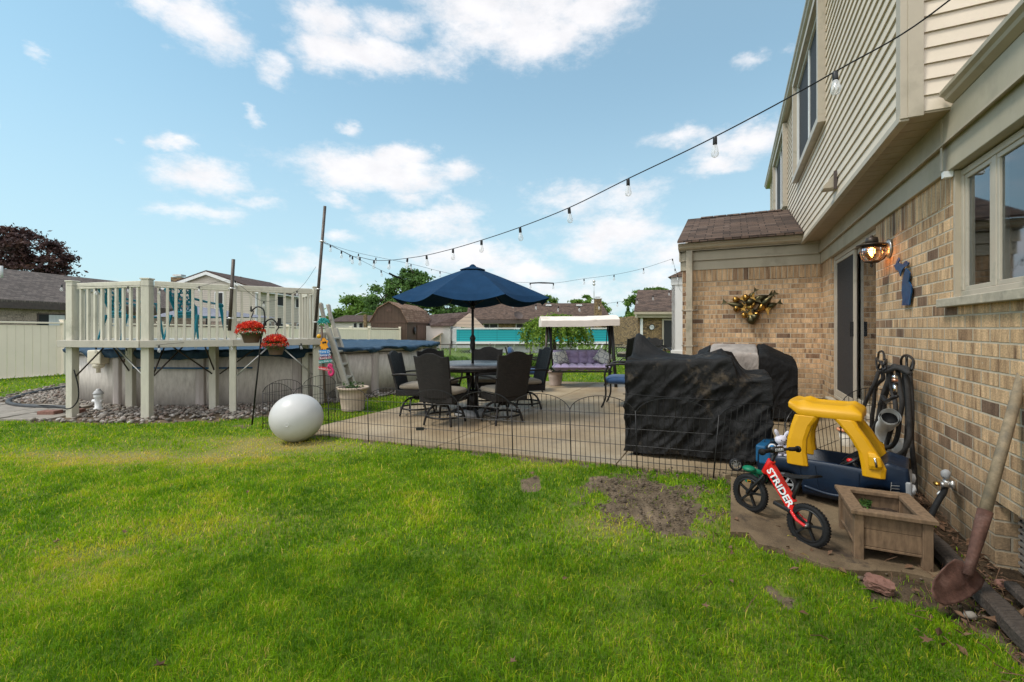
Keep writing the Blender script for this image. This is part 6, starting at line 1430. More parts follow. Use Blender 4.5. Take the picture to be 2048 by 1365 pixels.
# alloy toy wheel peeping out below the cover
def toywheel(mb, rim, c, r_, w_, ax, spokes=6):
    M = Matrix.Translation(c) @ ax.to_track_quat('Z','Y').to_matrix().to_4x4()
    mb.lathe([(r_*.7,-w_/2),(r_*.93,-w_/2),(r_,-w_*.3),(r_,w_*.3),(r_*.93,w_/2),(r_*.7,w_/2)], (0,0,0), 28, M, cap=False); mb.lathe([(r_*.7,w_/2),(r_*.7,-w_/2)], (0,0,0), 28, M, cap=False)
    rim.lathe([(r_*.62,w_*.4),(r_*.7,w_*.45),(r_*.71,w_*.2)], (0,0,0), 28, M, cap=False); rim.lathe([(.0,w_*.42),(r_*.2,w_*.42),(r_*.2,w_*.1)], (0,0,0), 12, M, cap=False)
    for k in range(spokes):
        t = 2*PI*k/spokes; p = M @ Vector((math.cos(t)*r_*.12, math.sin(t)*r_*.12, w_*.35)); q = M @ Vector((math.cos(t)*r_*.68, math.sin(t)*r_*.68, w_*.3)); rim.bar(p, q, r_*.16, w_*.25, up=tuple(ax))
g_ = G(1472,943); tw = thing('ride_on_car', 'small silver-spoked wheel of a toy car hidden under the edge of the black cover', 'toy car', tuple(g_))
mb, rim = MB(), MB(); axv = (Vector((0,0,.05))-Vector((g_.x-.1,g_.y,0)).normalized()*1).normalized(); toywheel(mb, rim, g_+Vector((0,0,.052)), .052, .03, Vector((-.35,-.93,.0)).normalized(), 8); w_ = mb.build('wheel', 'black_plastic', tw); rim.build('rim', 'steel', w_)
# ------------------------------------------------------------------ ride-in toy truck
F = Vector((.751,-.660,0)); TRc = Vector((2.335,3.315,0)); TRc.z = gz(TRc.x, TRc.y)+.02; TRr = math.atan2(F.y, F.x)
tk = thing('toy_truck', 'navy blue ride-in toy pickup with a yellow cab roof beside the brick wall', 'toy car', tuple(TRc), TRr); TM = RM[tk.name]
class TB(MB):
    def build(s, name, m, parent=None, **k): return MB.build(s, name, m, parent, world=False, **k)
L0, L1 = -.44, .415
def sect(x):
    f = (x-L0)/(L1-L0); w_ = .205*(1-.10*abs(2*f-1)**5)
    zb = .04
    for cx in (-.27,.285):
        dx = abs(x-cx)
        if dx < .115: zb = max(zb, .085+math.sqrt(.115**2-dx*dx)*.8)
    zt = .268+.02*math.sin(PI*f)
    if f < .12: zt = .30
    if x > .25: zt = .285+.06*min(1,(x-.25)/.06)*(1-.55*max(0,(x-.32)/.13))
    return w_, zb, zt
vs = []; NX = 60; prof_n = 0
for i in range(NX+1):
    x = L0+(L1-L0)*i/NX; w_, zb, zt = sect(x); open_ = -.38 < x < .24; zi = .16 if open_ else zt+.004; wi = w_-.035
    half = [(w_*.90,zb),(w_*.985,zb+.03),(w_,(zb+zt)/2),(w_*.99,zt-.02),(w_*.97,zt-.002),(w_*.92,zt+.006),(wi*1.0,zt-.002 if open_ else zt+.006),(wi*.97,zi),(0,zi)]
    ring = half+[(-a,b) for a,b in reversed(half[:-1])]+[(-w_*.5,zb-.0),(w_*.5,zb-.0)]; prof_n = len(ring)
    for (y,z) in ring: vs.append((x+(.02*math.sin(PI*(z-.08)/.25) if i == NX else (-.015*math.sin(PI*(z-.08)/.25) if i == 0 else 0)), y, z))
fs = [(i*prof_n+j, (i+1)*prof_n+j, (i+1)*prof_n+(j+1)%prof_n, i*prof_n+(j+1)%prof_n) for i in range(NX) for j in range(prof_n)]+[tuple(range(prof_n)), tuple(NX*prof_n+j for j in range(prof_n-1,-1,-1))]
body = TB().add(vs, fs, None, True).build('body', 'navy_plastic', tk)
mb = TB(); mb.tube(smooth([Vector((x,-.2,z)) for x,z in ((-.15,.10),(0,.075),(.12,.09),(.18,.14))]), .012, 6); mb.tube(smooth([Vector((x,-.208,z)) for x,z in ((-.16,.16),(-.17,.22),(-.15,.27))]), .003, 5); mb.tube([(-.06,-.2065,.10),(-.08,-.2065,.26)], .003, 5); mb.tube([(.16,-.2065,.12),(.17,-.2065,.26)], .003, 5); mb.build('running_board', 'navy_plastic', tk)
# yellow roof and posts
def flatbar(mb, pts, wx, wy):                      # swept rounded rectangle
    m_ = len(pts); vs = []; c8 = [(1,.6),(.6,1),(-.6,1),(-1,.6),(-1,-.6),(-.6,-1),(.6,-1),(1,-.6)]
    for i, p in enumerate(pts):
        wxx = wx[i] if isinstance(wx, list) else wx
        for (u, v) in c8: vs.append((p[0]+u*wxx, p[1]+v*wy, p[2]))
    mb.add(vs, [(i*8+j,(i+1)*8+j,(i+1)*8+(j+1)%8,i*8+(j+1)%8) for i in range(m_-1) for j in range(8)]+[tuple(range(8)), tuple((m_-1)*8+j for j in range(7,-1,-1))], None, False)
for s in (-1,1):
    mb = TB(); flatbar(mb, [(-.185,s*.195,.245),(-.195,s*.192,.34),(-.19,s*.188,.43),(-.165,s*.18,.53),(-.13,s*.175,.605)], [.066,.063,.060,.063,.076], .030); mb.build('rear_post', 'yellow_plastic', tk, bevel=.006)
    mb = TB(); flatbar(mb, [(.245,s*.195,.245),(.245,s*.193,.31),(.215,s*.19,.40),(.165,s*.185,.49),(.115,s*.18,.56),(.085,s*.175,.605)], [.060,.066,.052,.050,.053,.064], .030); mb.build('front_post', 'yellow_plastic', tk, bevel=.006)
    mb = TB(); flatbar(mb, [(.25,s*.222,.30),(.255,s*.232,.33),(.25,s*.232,.385),(.235,s*.222,.41)], [.03,.036,.033,.022], .012); mb.build('mirror_pod', 'yellow_plastic', tk, bevel=.006)
    mb = TB(); mb.tube([(.262,s*.246,.325),(.252,s*.246,.385)], .0075, 8); mb.build('mirror', 'chrome', tk)
NXr, NYr = 26, 20; vs = []
for side in (1,-1):
    for j in range(NYr+1):
        for i in range(NXr+1):
            u, v = -1+2*i/NXr, -1+2*j/NYr; x = -.02+.205*u-.035*(u<-.5)*(-.5-u)*2*(1-.4*v*v); y = .205*v*(1-.06*abs(u)**3)
            e = max(abs(u)**5, abs(v)**5); z = .668 if side > 0 else .598
            if side > 0:
                z += .028*(1-e)-.02*math.exp(-((u/.62)**8+(v/.55)**8))+.0
                z += .022*math.exp(-(((u+.62)/.14)**2+((abs(v)-.52)/.2)**2))+.014*math.exp(-(((u-.72)/.12)**2+((abs(v)-.5)/.2)**2))
                if u < -.72: z += (-.72-u)*.16
                z -= .02*e
            else:
                z += .03*(1-e)
                if u < -.72: z += (-.72-u)*.20
            vs.append((x, y, z))
A_ = NXr+1; n = A_*(NYr+1); fs = [(j*A_+i,j*A_+i+1,(j+1)*A_+i+1,(j+1)*A_+i) for j in range(NYr) for i in range(NXr)]; fs += [tuple(n+k for k in reversed(f)) for f in fs]
lp_ = [i for i in range(A_)]+[j*A_+NXr for j in range(1,NYr+1)]+[NYr*A_+i for i in range(NXr-1,-1,-1)]+[j*A_ for j in range(NYr-1,0,-1)]
fs += [(lp_[k], lp_[(k+1)%len(lp_)], n+lp_[(k+1)%len(lp_)], n+lp_[k]) for k in range(len(lp_))]
rf = TB().add(vs, fs, None, True).build('cab_roof', 'yellow_plastic', tk, bevel=.008)
mb = TB(); mb.tube([(-.19+.028*math.cos(t)*(1 if True else 0), -.2165, .275+.010*math.sin(t)) for t in [k*PI/8 for k in range(16)]], .0012, 4, True); mb.tube([(-.19+.034*math.cos(t), -.2165, .275+.015*math.sin(t)) for t in [k*PI/8 for k in range(16)]], .0012, 4, True); mb.build('embossed_badge', 'yellow_plastic', tk)
for s in (-1,1):
    mb = TB(); M = Matrix.Translation((.115,s*.085,.305)) @ Matrix.Rotation(R(-38),4,'Y'); mb.tube([M @ Vector((.075*math.cos(t),.07*math.sin(t),0)) for t in [k*PI/12 for k in range(24)]], .010, 8, True); mb.tube([M @ Vector((-.05,0,0)), M @ Vector((.05,0,0))], .008, 6); mb.tube([M @ Vector((0,0,0)), M @ Vector((.0,0,-.09))], .012, 8); mb.build('steering_wheel', 'black_plastic', tk)
mb = TB(); mb.ell((.11,-.085,.305), (.022,.022,.016), 10, 6); mb.build('horn_button', 'red_paint', tk)
mb = TB(); mb.box(-.34,-.1,-.15,.15,.155,.20); mb.build('bench_seat', 'navy_plastic', tk, bevel=.02)
for x_, nm in ((-.27,'r'),(.285,'f')):
    for s in (-1,1):
        o = TB(); q = TB(); toywheel(o, q, Vector((x_,s*.165,.085)), .085, .07, Vector((0,s,0))); wh = o.build('wheel', 'black_plastic', tk); q.build('rim', 'grey_plastic', wh)
mb = TB(); mb.box(.395,.443,-.18,.18,.065,.13); mb.box(.40,.435,-.19,.19,.13,.25); mb.build('front_bumper', 'grey_plastic', tk, bevel=.012)
for s in (-1,1):
    mb = TB(); mb.lathe([(.0,0),(.034,0),(.036,.012),(.03,.03),(.0,.036)], (0,0,0), 16, Matrix.Translation((.42,s*.145,.195)) @ Matrix.Rotation(PI/2,4,'Y')); mb.build('headlight', 'pale_grey', tk)
mb = TB(); 
for k in range(3): mb.bar((.335,-.212,.175+k*.02),(.375,-.210,.18+k*.02),.008,.003)
mb.bar((.33,-.211,.165),(.335,-.211,.235),.004,.003); mb.build('side_badge', 'steel', tk)
mb = TB(); mb.box(-.47,-.40,-.17,.17,.20,.335); mb.box(-.44,-.36,-.2,-.17,.2,.31); mb.box(-.44,-.36,.17,.2,.2,.31); mb.build('tailgate', 'blue_plastic', tk, bevel=.014)
# things riding in the bed
def TL(x, y, z): return TM @ Vector((x,y,z))
bn = thing('plush_rabbit', 'small white plush rabbit sitting on the back of the blue toy truck', 'stuffed toy', tuple(TL(-.30,-.10,.285)))
bm_ = bmesh.new(); bm_.free()
mb = MB(); c = TL(-.31,-.10,.31)
def E(dx, dz, r_, r2=None, dy=0, rot=0): 
    M = Matrix.Translation(c+Vector((dx, dy-.0, dz))) @ Matrix.Rotation(rot,4,'Y'); mb.ell((0,0,0), (r_, r_*.85, r2 or r_), 14, 10, M)
E(0,.0,.036,.042); E(.0,.075,.044,.036); E(-.032,.128,.015,.030,0,-.45); E(.042,.118,.015,.028,0,.55); E(-.03,.0,.016,.024,-.02,.4); E(.03,.02,.014,.026,-.025,-.5); E(-.022,-.038,.018,.014,-.02); E(.024,-.038,.018,.014,-.02)
body_ = mb.build('body', 'plush', bn); rmd = body_.modifiers.new('join','REMESH'); rmd.mode = 'VOXEL'; rmd.voxel_size = .0045; rmd.use_smooth_shade = True
mb = MB()
for s in (-1,1): mb.ell(tuple(c+Vector((s*.017,-.036,.078))), (.004,.003,.0045), 8, 6)
mb.ell(tuple(c+Vector((0,-.039,.068))), (.005,.003,.003), 8, 6); mb.build('face', 'black_plastic', bn)
mb = MB(); c2 = TL(-.36,-.14,.325); mb.ell(tuple(c2), (.03,.03,.03), 16, 12); o = solo(mb, 'toy_ball', 'pale_grey', 'small grey and blue ball beside the plush rabbit on the toy truck', 'ball')
mb = MB(); mb.lathe([(.02,0),(.0,.008)], (0,0,0), 14, Matrix.Translation(c2+Vector((-.014,-.024,.006))) @ Vector((-.5,-.85,.2)).to_track_quat('Z','Y').to_matrix().to_4x4()); ob = mb.build('spot', 'sign_blue', None); ob.parent = o; ob.matrix_parent_inverse = Matrix.Translation(o.location).inverted()
# green toy behind the bike wheel
g_ = G(1500,985); gt = thing('ride_on_toy', 'green and yellow plastic push toy behind the balance bike front wheel', 'toy', (g_.x+.10,g_.y+.12,g_.z)); gc = Vector((g_.x+.10, g_.y+.12, g_.z))
mb, rim = MB(), MB(); toywheel(mb, rim, gc+Vector((-.02,0,.05)), .05, .04, Vector((-.5,-.86,0))); mb.build('wheel', 'green_plastic', gt); rim.build('hub', 'yellow_plastic', gt)
mb = MB(); mb.ell(tuple(gc+Vector((-.045,0,.135))), (.045,.05,.022), 16, 8); mb.tube([gc+Vector((-.04,0,.13)), gc+Vector((.05,.0,.10)), gc+Vector((.09,.02,.04))], .02, 8); mb.build('deck', 'green_plastic', gt)
# ------------------------------------------------------------------ balance bike
ra = G(1607,1089); fa = G(1491,1020); Dv = (fa-ra); Dv.z = 0; WBl = Dv.length; hd_ = math.atan2(Dv.y, Dv.x)
bk = thing('balance_bike', 'red and black pedal-less balance bike standing in front of the toy truck', 'bicycle', tuple(ra), hd_); RM[bk.name] = Matrix.Identity(4)
pit = math.atan2(fa.z-ra.z, WBl); bk.rotation_euler = (R(4), -pit, hd_)
def bw(x):
    mb = MB(); rr_ = .122
    M = Matrix.Translation((x,0,rr_)) @ Matrix.Rotation(PI/2,4,'X'); n_ = 48
    mb.lathe([(rr_-.026,-.014),(rr_-.012,-.019),(rr_-.002,-.012),(rr_,0),(rr_-.002,.012),(rr_-.012,.019),(rr_-.026,.014)], (0,0,0), n_, M, cap=False)
    for k in range(44):
        t = 2*PI*k/44; 
        for s in (-1,1): p = Vector((x+math.cos(t)*(rr_-.003), s*.008, rr_+math.sin(t)*(rr_-.003))); mb.bar(p, p+Vector((math.cos(t)*.005,0,math.sin(t)*.005)), .009, .008, up=(0,1,0))
    w_ = mb.build('wheel', 'black_rubber', bk, world=False)
    mb = MB(); mb.lathe([(rr_-.036,-.012),(rr_-.026,-.014),(rr_-.026,.014),(rr_-.036,.012)], (0,0,0), n_, M, cap=False); mb.lathe([(rr_-.036,.012),(rr_-.036,-.012)], (0,0,0), n_, M, cap=False)
    mb.lathe([(.0,-.022),(.018,-.022),(.018,.022),(.0,.022)], (0,0,0), 16, M)
    for k in range(5):
        t = 2*PI*k/5+.3; ct, st_ = math.cos(t), math.sin(t); a = Vector((x+ct*.012,0,rr_+st_*.012)); b = Vector((x+ct*(rr_-.033),0,rr_+st_*(rr_-.033))); mb.bar(a, b, .012, .017, up=(0,1,0))
    mb.build('rim', 'black_plastic', w_, world=False); mb = MB(); mb.tube([(x,-.034,rr_),(x,.034,rr_)], .005, 8); mb.lathe([(.008,-.034),(.008,.034)], (0,0,0), 6, M); mb.build('axle', 'steel', w_, world=False)
bw(0); bw(WBl)
def V2(x, z, y=0): return Vector((x*WBl/.506, y, z))
HT0, HT1, BB = V2(.415,.30), V2(.385,.395), V2(.155,.195)
mb = MB(); mb.bar(V2(.40,.355), BB, .066, .036, up=(0,1,0)); mb.tube([HT0, HT1], .024, 12); mb.bar(BB, V2(.155,.155), .05, .04, up=(0,1,0)); 
for s in (-1,1): mb.tube([V2(.155,.17,s*.018), V2(.07,.13,s*.03), V2(0,.122,s*.03)], .0095, 8)
mb.tube([V2(.155,.16,.0), V2(.03,.115,.0)], .001, 4)
fr = mb.build('frame', 'red_paint', bk, world=False, bevel=.004)
mb = MB(); d_ = (BB-V2(.40,.355)).normalized(); mb.bar(V2(.40,.355)+d_*.05+Vector((-.012,0,-.02)), V2(.40,.355)+d_*.21+Vector((-.012,0,-.02)), .022, .0375, up=(0,1,0)); mb.build('decal_band', 'black_plastic', fr, world=False)
zt_ = Vector((0,1,0)); xt_ = d_; yt_ = zt_.cross(xt_); M = Matrix((xt_, yt_, zt_)).transposed().to_4x4(); M.translation = V2(.40,.355)+d_*.142+Vector((0,.0195,0))
text3('STRIDER', .064, M, 'white_mark', fr, shear=.0, world=False, bold=.0016)
mb = MB(); 
for s in (-1,1): mb.tube(smooth([V2(.415,.285,s*.012), V2(.43,.24,s*.032), V2(.47,.18,s*.036), V2(.506,.122,s*.034)]), .0095, 8)
mb.tube([HT0-Vector((0,0,.02)), V2(.366,.46)], .012, 10); mb.build('fork', 'black_plastic', bk, world=False)
hb = V2(.372,.475); mb = MB(); mb.tube(smooth([hb+Vector((x,y,z)) for x,y,z in ((-.03,-.17,.005),(-.02,-.1,.005),(0,-.05,-.005),(0,.05,-.005),(-.02,.1,.005),(-.03,.17,.005))]), .0095, 10); hbo = mb.build('handlebar', 'black_metal', bk, world=False)
for s in (-1,1):
    mb = MB(); a = hb+Vector((-.021,s*.105,.005)); b = hb+Vector((-.03,s*.175,.005)); mb.tube([a, b], .0135, 10); mb.tube([b-(b-a)*.02, b+(b-a)*.12], .021, 12); mb.build('grip', 'black_rubber', hbo, world=False)
mb = MB(); mb.tube([hb+Vector((-.003,-.055,0)), hb+Vector((-.003,.055,0))], .02, 12); pd = mb.build('bar_pad', 'black_plastic', hbo, world=False)
nrm = Vector((-.62,-.0,.78)).normalized(); nrm = Vector((-1,0,.25)).normalized(); xt_ = Vector((0,-1,0)); yt_ = nrm.cross(xt_); M = Matrix((xt_, yt_, nrm)).transposed().to_4x4(); M.translation = hb+Vector((-.003,0,0))+nrm*.0205; text3('STRIDER', .022, M, 'white_mark', pd, shear=.15, world=False, bold=.0005)
mb = MB(); st = V2(.125,.375); n_=14; vs=[]
for i in range(n_+1):
    f = i/n_; x = -.075+.17*f; w_ = .052*(1-f)**.7+.018; z = .018*math.cos(f*PI*.9)+ (.03*(1-f)**3)
    for j in range(9): a = PI*j/8; vs.append((st.x+x, w_*math.cos(a), st.z+z-.012+.018*math.sin(a)))
fs=[(i*9+j,i*9+j+1,(i+1)*9+j+1,(i+1)*9+j) for i in range(n_) for j in range(8)]+[(i*9,(i+1)*9,(i+1)*9+8,i*9+8) for i in range(n_)]+[tuple(range(9)),tuple(n_*9+j for j in range(8,-1,-1))]; mb.add(vs, fs, None, True); mb.build('saddle', 'black_rubber', bk, world=False)
mb = MB(); mb.tube([V2(.16,.19), V2(.13,.37)], .012, 10); mb.build('seat_post', 'black_metal', bk, world=False); mb = MB(); mb.box(.10,.21,-.035,.035,.145,.17); mb.build('foot_rest', 'black_plastic', bk, world=False, bevel=.006)
# ------------------------------------------------------------------ wooden planter box
pc = Vector((2.155,2.655,0)); pc.z = gz(pc.x,pc.y)+.018; pl_ = thing('planter_box', 'weathered wooden planter box on legs in front of the toy truck', 'planter', tuple(pc), HROT); hx, hy, ht = .19, .148, .27
class LB(MB):
    def build(s, name, m, parent=None, **k): return MB.build(s, name, m, parent, world=False, **k)
for sx in (-1,1):
    for sy in (-1,1):
        mb = LB(); mb.box(sx*hx-.022,sx*hx+.022,sy*hy-.022,sy*hy+.022,-.02,ht-.022); mb.build('leg', 'weathered_wood', pl_, bevel=.003)
for sx in (-1,1):
    mb = LB()
    for k in range(2): mb.box(sx*hx-.008,sx*hx+.008,-hy+.022,hy-.022,.075+k*.095,.168+k*.095)
    mb.box(sx*hx-.012,sx*hx+.016,-hy+.022,hy-.022,.06,.073); mb.build('side_board', 'weathered_wood', pl_, bevel=.002)
for sy in (-1,1):
    mb = LB()
    for k in range(2): mb.box(-hx+.022,hx-.022,sy*hy-.008,sy*hy+.008,.075+k*.095,.168+k*.095)
    mb.box(-hx+.022,hx-.022,sy*hy-.012,sy*hy+.016,.06,.073); mb.build('side_board', 'weathered_wood', pl_, bevel=.002)
ro, ri = .04, .028
for (pol) in ([(-hx-ro,-hy-ro),(-hx-ro,hy+ro),(-hx+ri,hy-ri),(-hx+ri,-hy+ri)],[(hx+ro,hy+ro),(hx+ro,-hy-ro),(hx-ri,-hy+ri),(hx-ri,hy-ri)],[(-hx-ro+.001,hy+ro),(hx+ro-.001,hy+ro),(hx-ri-.001,hy-ri),(-hx+ri+.001,hy-ri)],[(hx+ro-.001,-hy-ro),(-hx-ro+.001,-hy-ro),(-hx+ri+.001,-hy+ri),(hx-ri-.001,-hy+ri)]):
    mb = LB(); mb.prism(pol, ht-.02, ht+.002); mb.build('rim_board', 'weathered_wood', pl_, bevel=.003)
mb = LB(); vs = []; N_ = 16
for j in range(N_+1):
    for i in range(N_+1): x = -hx+.01+(2*hx-.02)*i/N_; y = -hy+.01+(2*hy-.02)*j/N_; vs.append((x,y,.175+.03*mn.noise(Vector((x*12,y*12,0)))))
mb.add(vs, [(j*(N_+1)+i,j*(N_+1)+i+1,(j+1)*(N_+1)+i+1,(j+1)*(N_+1)+i) for j in range(N_) for i in range(N_)], None, True); mb.build('soil', 'soil', pl_, fix=False)
for cx,cy,h_,n_ in ((-.14,.10,.10,14),(-.12,-.03,.05,12),(-.1,-.09,.03,7),(.1,.05,.04,9)):
    leafcloud('weed', 'leaf_green', [tuple(RM[pl_.name] @ Vector((cx+rng.normal()*.016, cy+rng.normal()*.014, .2+rng.random()*h_))) for _ in range(n_*2)], .02, pl_)
# ------------------------------------------------------------------ shovel
sv_ = thing('shovel', 'rusty round-point shovel with a worn wooden handle leaning on the wall', 'shovel', tuple(P(1905,1205,2.1)))
def k3(x, y, d): return P(1640+x/3.103, 860+y/3.103, d)
hs, he = k3(905+25,850,2.10), P(2046,745,2.30); dv = (he-hs); hz1 = hs+dv*.27
top_ = hs+dv*1.12
mb = MB(); mb.tube([hz1-dv*.02, hs+dv*.6, top_], [.0235,.0225,.021], 14); mb.build('handle', 'handle_wood', sv_)
mb = MB(); mb.tube([hs-dv*.04, hs+dv*.06, hs+dv*.15, hz1], [.019,.021,.025,.0285], 14); mb.build('socket', 'rust', sv_)
out_ = [(835,800,2.13),(880,812,2.13),(905,850,2.12),(930,862,2.12),(975,880,2.125),(1020,930,2.13),(995,985,2.11),(935,1035,2.08),(860,1075,2.05),(770,1092,2.03),(715,1062,2.03),(685,1000,2.04),(700,935,2.07),(745,875,2.10),(790,830,2.12)]
O = [k3(*p) for p in out_]; cen = k3(860,955,2.085); vs = [cen]; n = len(O)
for f_ in (.33,.66,.9,1.0):
    for p in O: q = cen.lerp(p, f_); q += (p-cen).normalized()*0; vs.append(q-Vector((0,1,0))*(-.012*math.sin(f_*PI)))
fs = [(0,1+j,1+(j+1)%n) for j in range(n)]+[(1+r_*n+j,1+(r_+1)*n+j,1+(r_+1)*n+(j+1)%n,1+r_*n+(j+1)%n) for r_ in range(3) for j in range(n)]
bl = MB().add(vs, fs, None, True).build('blade', 'rust', sv_, fix=False); sd2 = bl.modifiers.new('thick','SOLIDIFY'); sd2.thickness = .004
mb = MB(); mb.tube([k3(925,850,2.105), k3(915,900,2.11), k3(880,960,2.125)], [.02,.016,.006], 10); mb.build('neck', 'rust', sv_)
# ------------------------------------------------------------------ timbers, bricks, bucket, fallen leaves
def beam(a0,a1,b0,b1,z0,z1,w_,lab,tw=0):
    mb = HB(); p, q = Vector((a0,b0,z0)), Vector((a1,b1,z1)); N_ = 14
    pts = [p.lerp(q,i/N_)+Vector((0,.006*mn.noise(Vector((i*.9,b0*9,0))),.006*mn.noise(Vector((i*.7,3,b0))))) for i in range(N_+1)]
    for i in range(1): pass
    vs=[]; c8=[(1,.7),(.7,1),(-.7,1),(-1,.7),(-1,-.7),(-.7,-1),(.7,-1),(1,-.7)]
    for k_,pp in enumerate(pts):
        for (u,v) in c8: e = 1+.12*mn.noise(Vector((k_*.8,u*2,v*2+b0*7))); vs.append((pp.x, pp.y+u*w_/2*e, pp.z+v*w_/2*.8*e))
    mb.add(vs,[(i*8+j,(i+1)*8+j,(i+1)*8+(j+1)%8,i*8+(j+1)%8) for i in range(N_) for j in range(8)]+[tuple(range(8)),tuple(N_*8+j for j in range(7,-1,-1))],None,False)
    solo(mb,'landscape_timber','timber_dark',lab,'timber','timbers edging the wall bed')
beam(1.5,3.7,-1.10,-1.05,.04,.05,.085,'rotten dark timber lying behind the shovel blade, nearer the lawn'); beam(1.2,3.0,-1.21,-1.20,.07,.07,.05,'thin dark timber closest to the brick wall')
g_ = G(1768,1192); mb = MB(); bmx = bmesh.new(); bmesh.ops.create_cube(bmx, size=1); bmesh.ops.subdivide_edges(bmx, edges=bmx.edges, cuts=6, use_grid_fill=True)
for v in bmx.verts: v.co = Vector((v.co.x*.115, v.co.y*.07, v.co.z*.045))*(1-.16*(abs(v.co.x)*2)**6*(abs(v.co.y)*2)**4)+Vector((mn.noise(v.co*6),mn.noise(v.co*6+Vector((5,0,0))),mn.noise(v.co*6+Vector((0,7,0)))))*.008
M = Matrix.Translation((g_.x,g_.y+.03,g_.z+.035)) @ Euler((R(14),R(10),R(-32))).to_matrix().to_4x4(); mb.add([tuple(v.co) for v in bmx.verts], [tuple(v.index for v in f.verts) for f in bmx.faces], M, False); bmx.free()
solo(mb, 'loose_brick', 'red_brick', 'worn reddish brick lying in the soil in front of the planter box', 'brick')
g_ = G(2003,1178); mb = MB(); mb.ell((g_.x,g_.y,g_.z+.02), (.03,.025,.022), 12, 8, fn=lambda p: 1+.2*mn.noise(p*2)); solo(mb, 'brick_chip', 'red_brick', 'small rounded brick chip beside the shovel at the wall foot', 'stone')
g_ = G(1940,1235); mb = MB(); mb.ell((g_.x,g_.y,g_.z+.008), (.028,.02,.016), 12, 8, fn=lambda p: 1+.2*mn.noise(p*2)); solo(mb, 'pebble', 'flag_stone', 'flat grey pebble in the soil below the shovel tip', 'stone')
bc_ = H(5.25,-.98,0); bc_.z = gz(bc_.x,bc_.y); bu = thing('bucket', 'cream plastic bucket with an orange rim on the patio behind the toy truck', 'bucket', tuple(bc_)); mb = MB(); mb.lathe([(.05,0),(.075,.15),(.07,.15),(.046,.004)], tuple(bc_), 24, cap=False); mb.build('body', 'bucket', bu)
mb = MB(); mb.lathe([(.073,.14),(.085,.142),(.086,.16),(.07,.163)], tuple(bc_), 24, cap=False); mb.build('rim', 'orange_rim', bu)
lf = thing('fallen_leaf', 'curled brown leaf', 'leaf'); mb = MB(); o5 = [(0,.03),(.008,.012),(.028,.012),(.012,0),(.02,-.022),(.003,-.012),(0,-.035),(-.004,-.012),(-.022,-.02),(-.012,0),(-.026,.012),(-.007,.012)]
vs = [(0,0,.004)]+[(x*1.1,y*1.1,.004+abs(x)*.6) for x,y in o5]; mb.add(vs, [(0,1+i,1+(i+1)%12) for i in range(12)]); mb.build('blade', 'rotting_leaf', lf, world=False, fix=False)
LV = [((1063,955),1.4,'brown dead leaf on the thin turf left of the bare patch'),((1403,1166),1.2,'brown dead leaf in the grass below the bare patch'),((1130,1170),.7,'small brown leaf in the middle of the right lawn'),((1855,1297),1.1,'pinkish dead leaf in the grass below the shovel'),((115,1095),1.0,'dark leaf in the grass at the far left'),((248,1075),.8,'small dark leaf in the grass at the left, nearer the middle'),((320,1350),1.3,'reddish leaf at the bottom left of the lawn'),((495,992),.7,'small dark leaf in the upper middle of the lawn'),((1410,1228),.9,'dark curled leaf low in the right lawn'),((1025,1342),1.0,'tan dead leaf at the bottom centre of the lawn')]
for i, (pxy, s_, lab) in enumerate(LV):
    g_ = G(*pxy); o = lf if i == 0 else copy_tree(lf); place(o, (g_.x,g_.y,g_.z+.028), rnd.random()*6, lab, 'dead leaves on the lawn', rx=rnd.uniform(-.4,.4)+.25); o.scale = (s_*.75,)*3
# ------------------------------------------------------------------ neighbours, fences, trees
def pslab(parent, nm, pts, m, th=(0,.15,0)):
    mb = MB(); slab(mb, pts, th); return mb.build(nm, m, parent)
def drop(p, z): return Vector((p.x,p.y,z))
# white vinyl fence, sinking a little as it runs away
vf = thing('vinyl_fence', 'long cream vinyl privacy fence on the left behind the deck', 'fence', (-13.3,11.8,0))
fa_, fb_ = Vector((-15.9,6.4,0)), Vector((-6.4,26.0,0)); NS = 9
def fz(t): return 1.60-.25*t
for i in range(NS):
    t0, t1 = i/NS, (i+1)/NS; p, q = fa_.lerp(fb_,t0), fa_.lerp(fb_,t1); d = (q-p).normalized(); z0, z1 = fz(t0), fz(t1)
    mb = MB(); nb2 = 15
    for k in range(nb2):
        a = p+(q-p)*((k+.03)/nb2); b = p+(q-p)*((k+.97)/nb2); nn_ = Vector((d.y,-d.x,0))*.012; zz_ = z0+(z1-z0)*k/nb2-.14
        vs = [a-nn_+Vector((0,0,-.3)),b-nn_+Vector((0,0,-.3)),b-nn_+Vector((0,0,zz_)),a-nn_+Vector((0,0,zz_))]; slab(mb, vs, nn_*2)
    mb.build('panel', 'vinyl', vf)
    mb = MB(); mb.bar(drop(p,z0-.07), drop(q,z1-.07), .14, .045, up=(0,0,1)); mb.bar(drop(p,-.02), drop(q,-.02), .14, .05); mb.build('rail', 'vinyl', vf, bevel=.006)
for i in range(NS+1):
    p = fa_.lerp(fb_,i/NS); mb = MB(); mb.box(p.x-.06,p.x+.06,p.y-.06,p.y+.06,-.3,fz(i/NS)); mb.box(p.x-.075,p.x+.075,p.y-.075,p.y+.075,fz(i/NS),fz(i/NS)+.03); mb.build('post', 'vinyl', vf)
vg = thing('vinyl_fence', 'short far run of cream vinyl fence beside the brown shed', 'fence', (-8,26.2,0)); mb = MB(); mb.box(-10.6,-7.9,26.1,26.16,-.3,1.24); mb.build('panel', 'vinyl', vg); mb = MB(); mb.box(-10.6,-7.9,26.05,26.2,1.24,1.34); mb.build('rail', 'vinyl', vg)
mb = MB(); mb.box(-9.3,-9.15,26,26.2,-.3,1.42); mb.build('post', 'vinyl', vg)
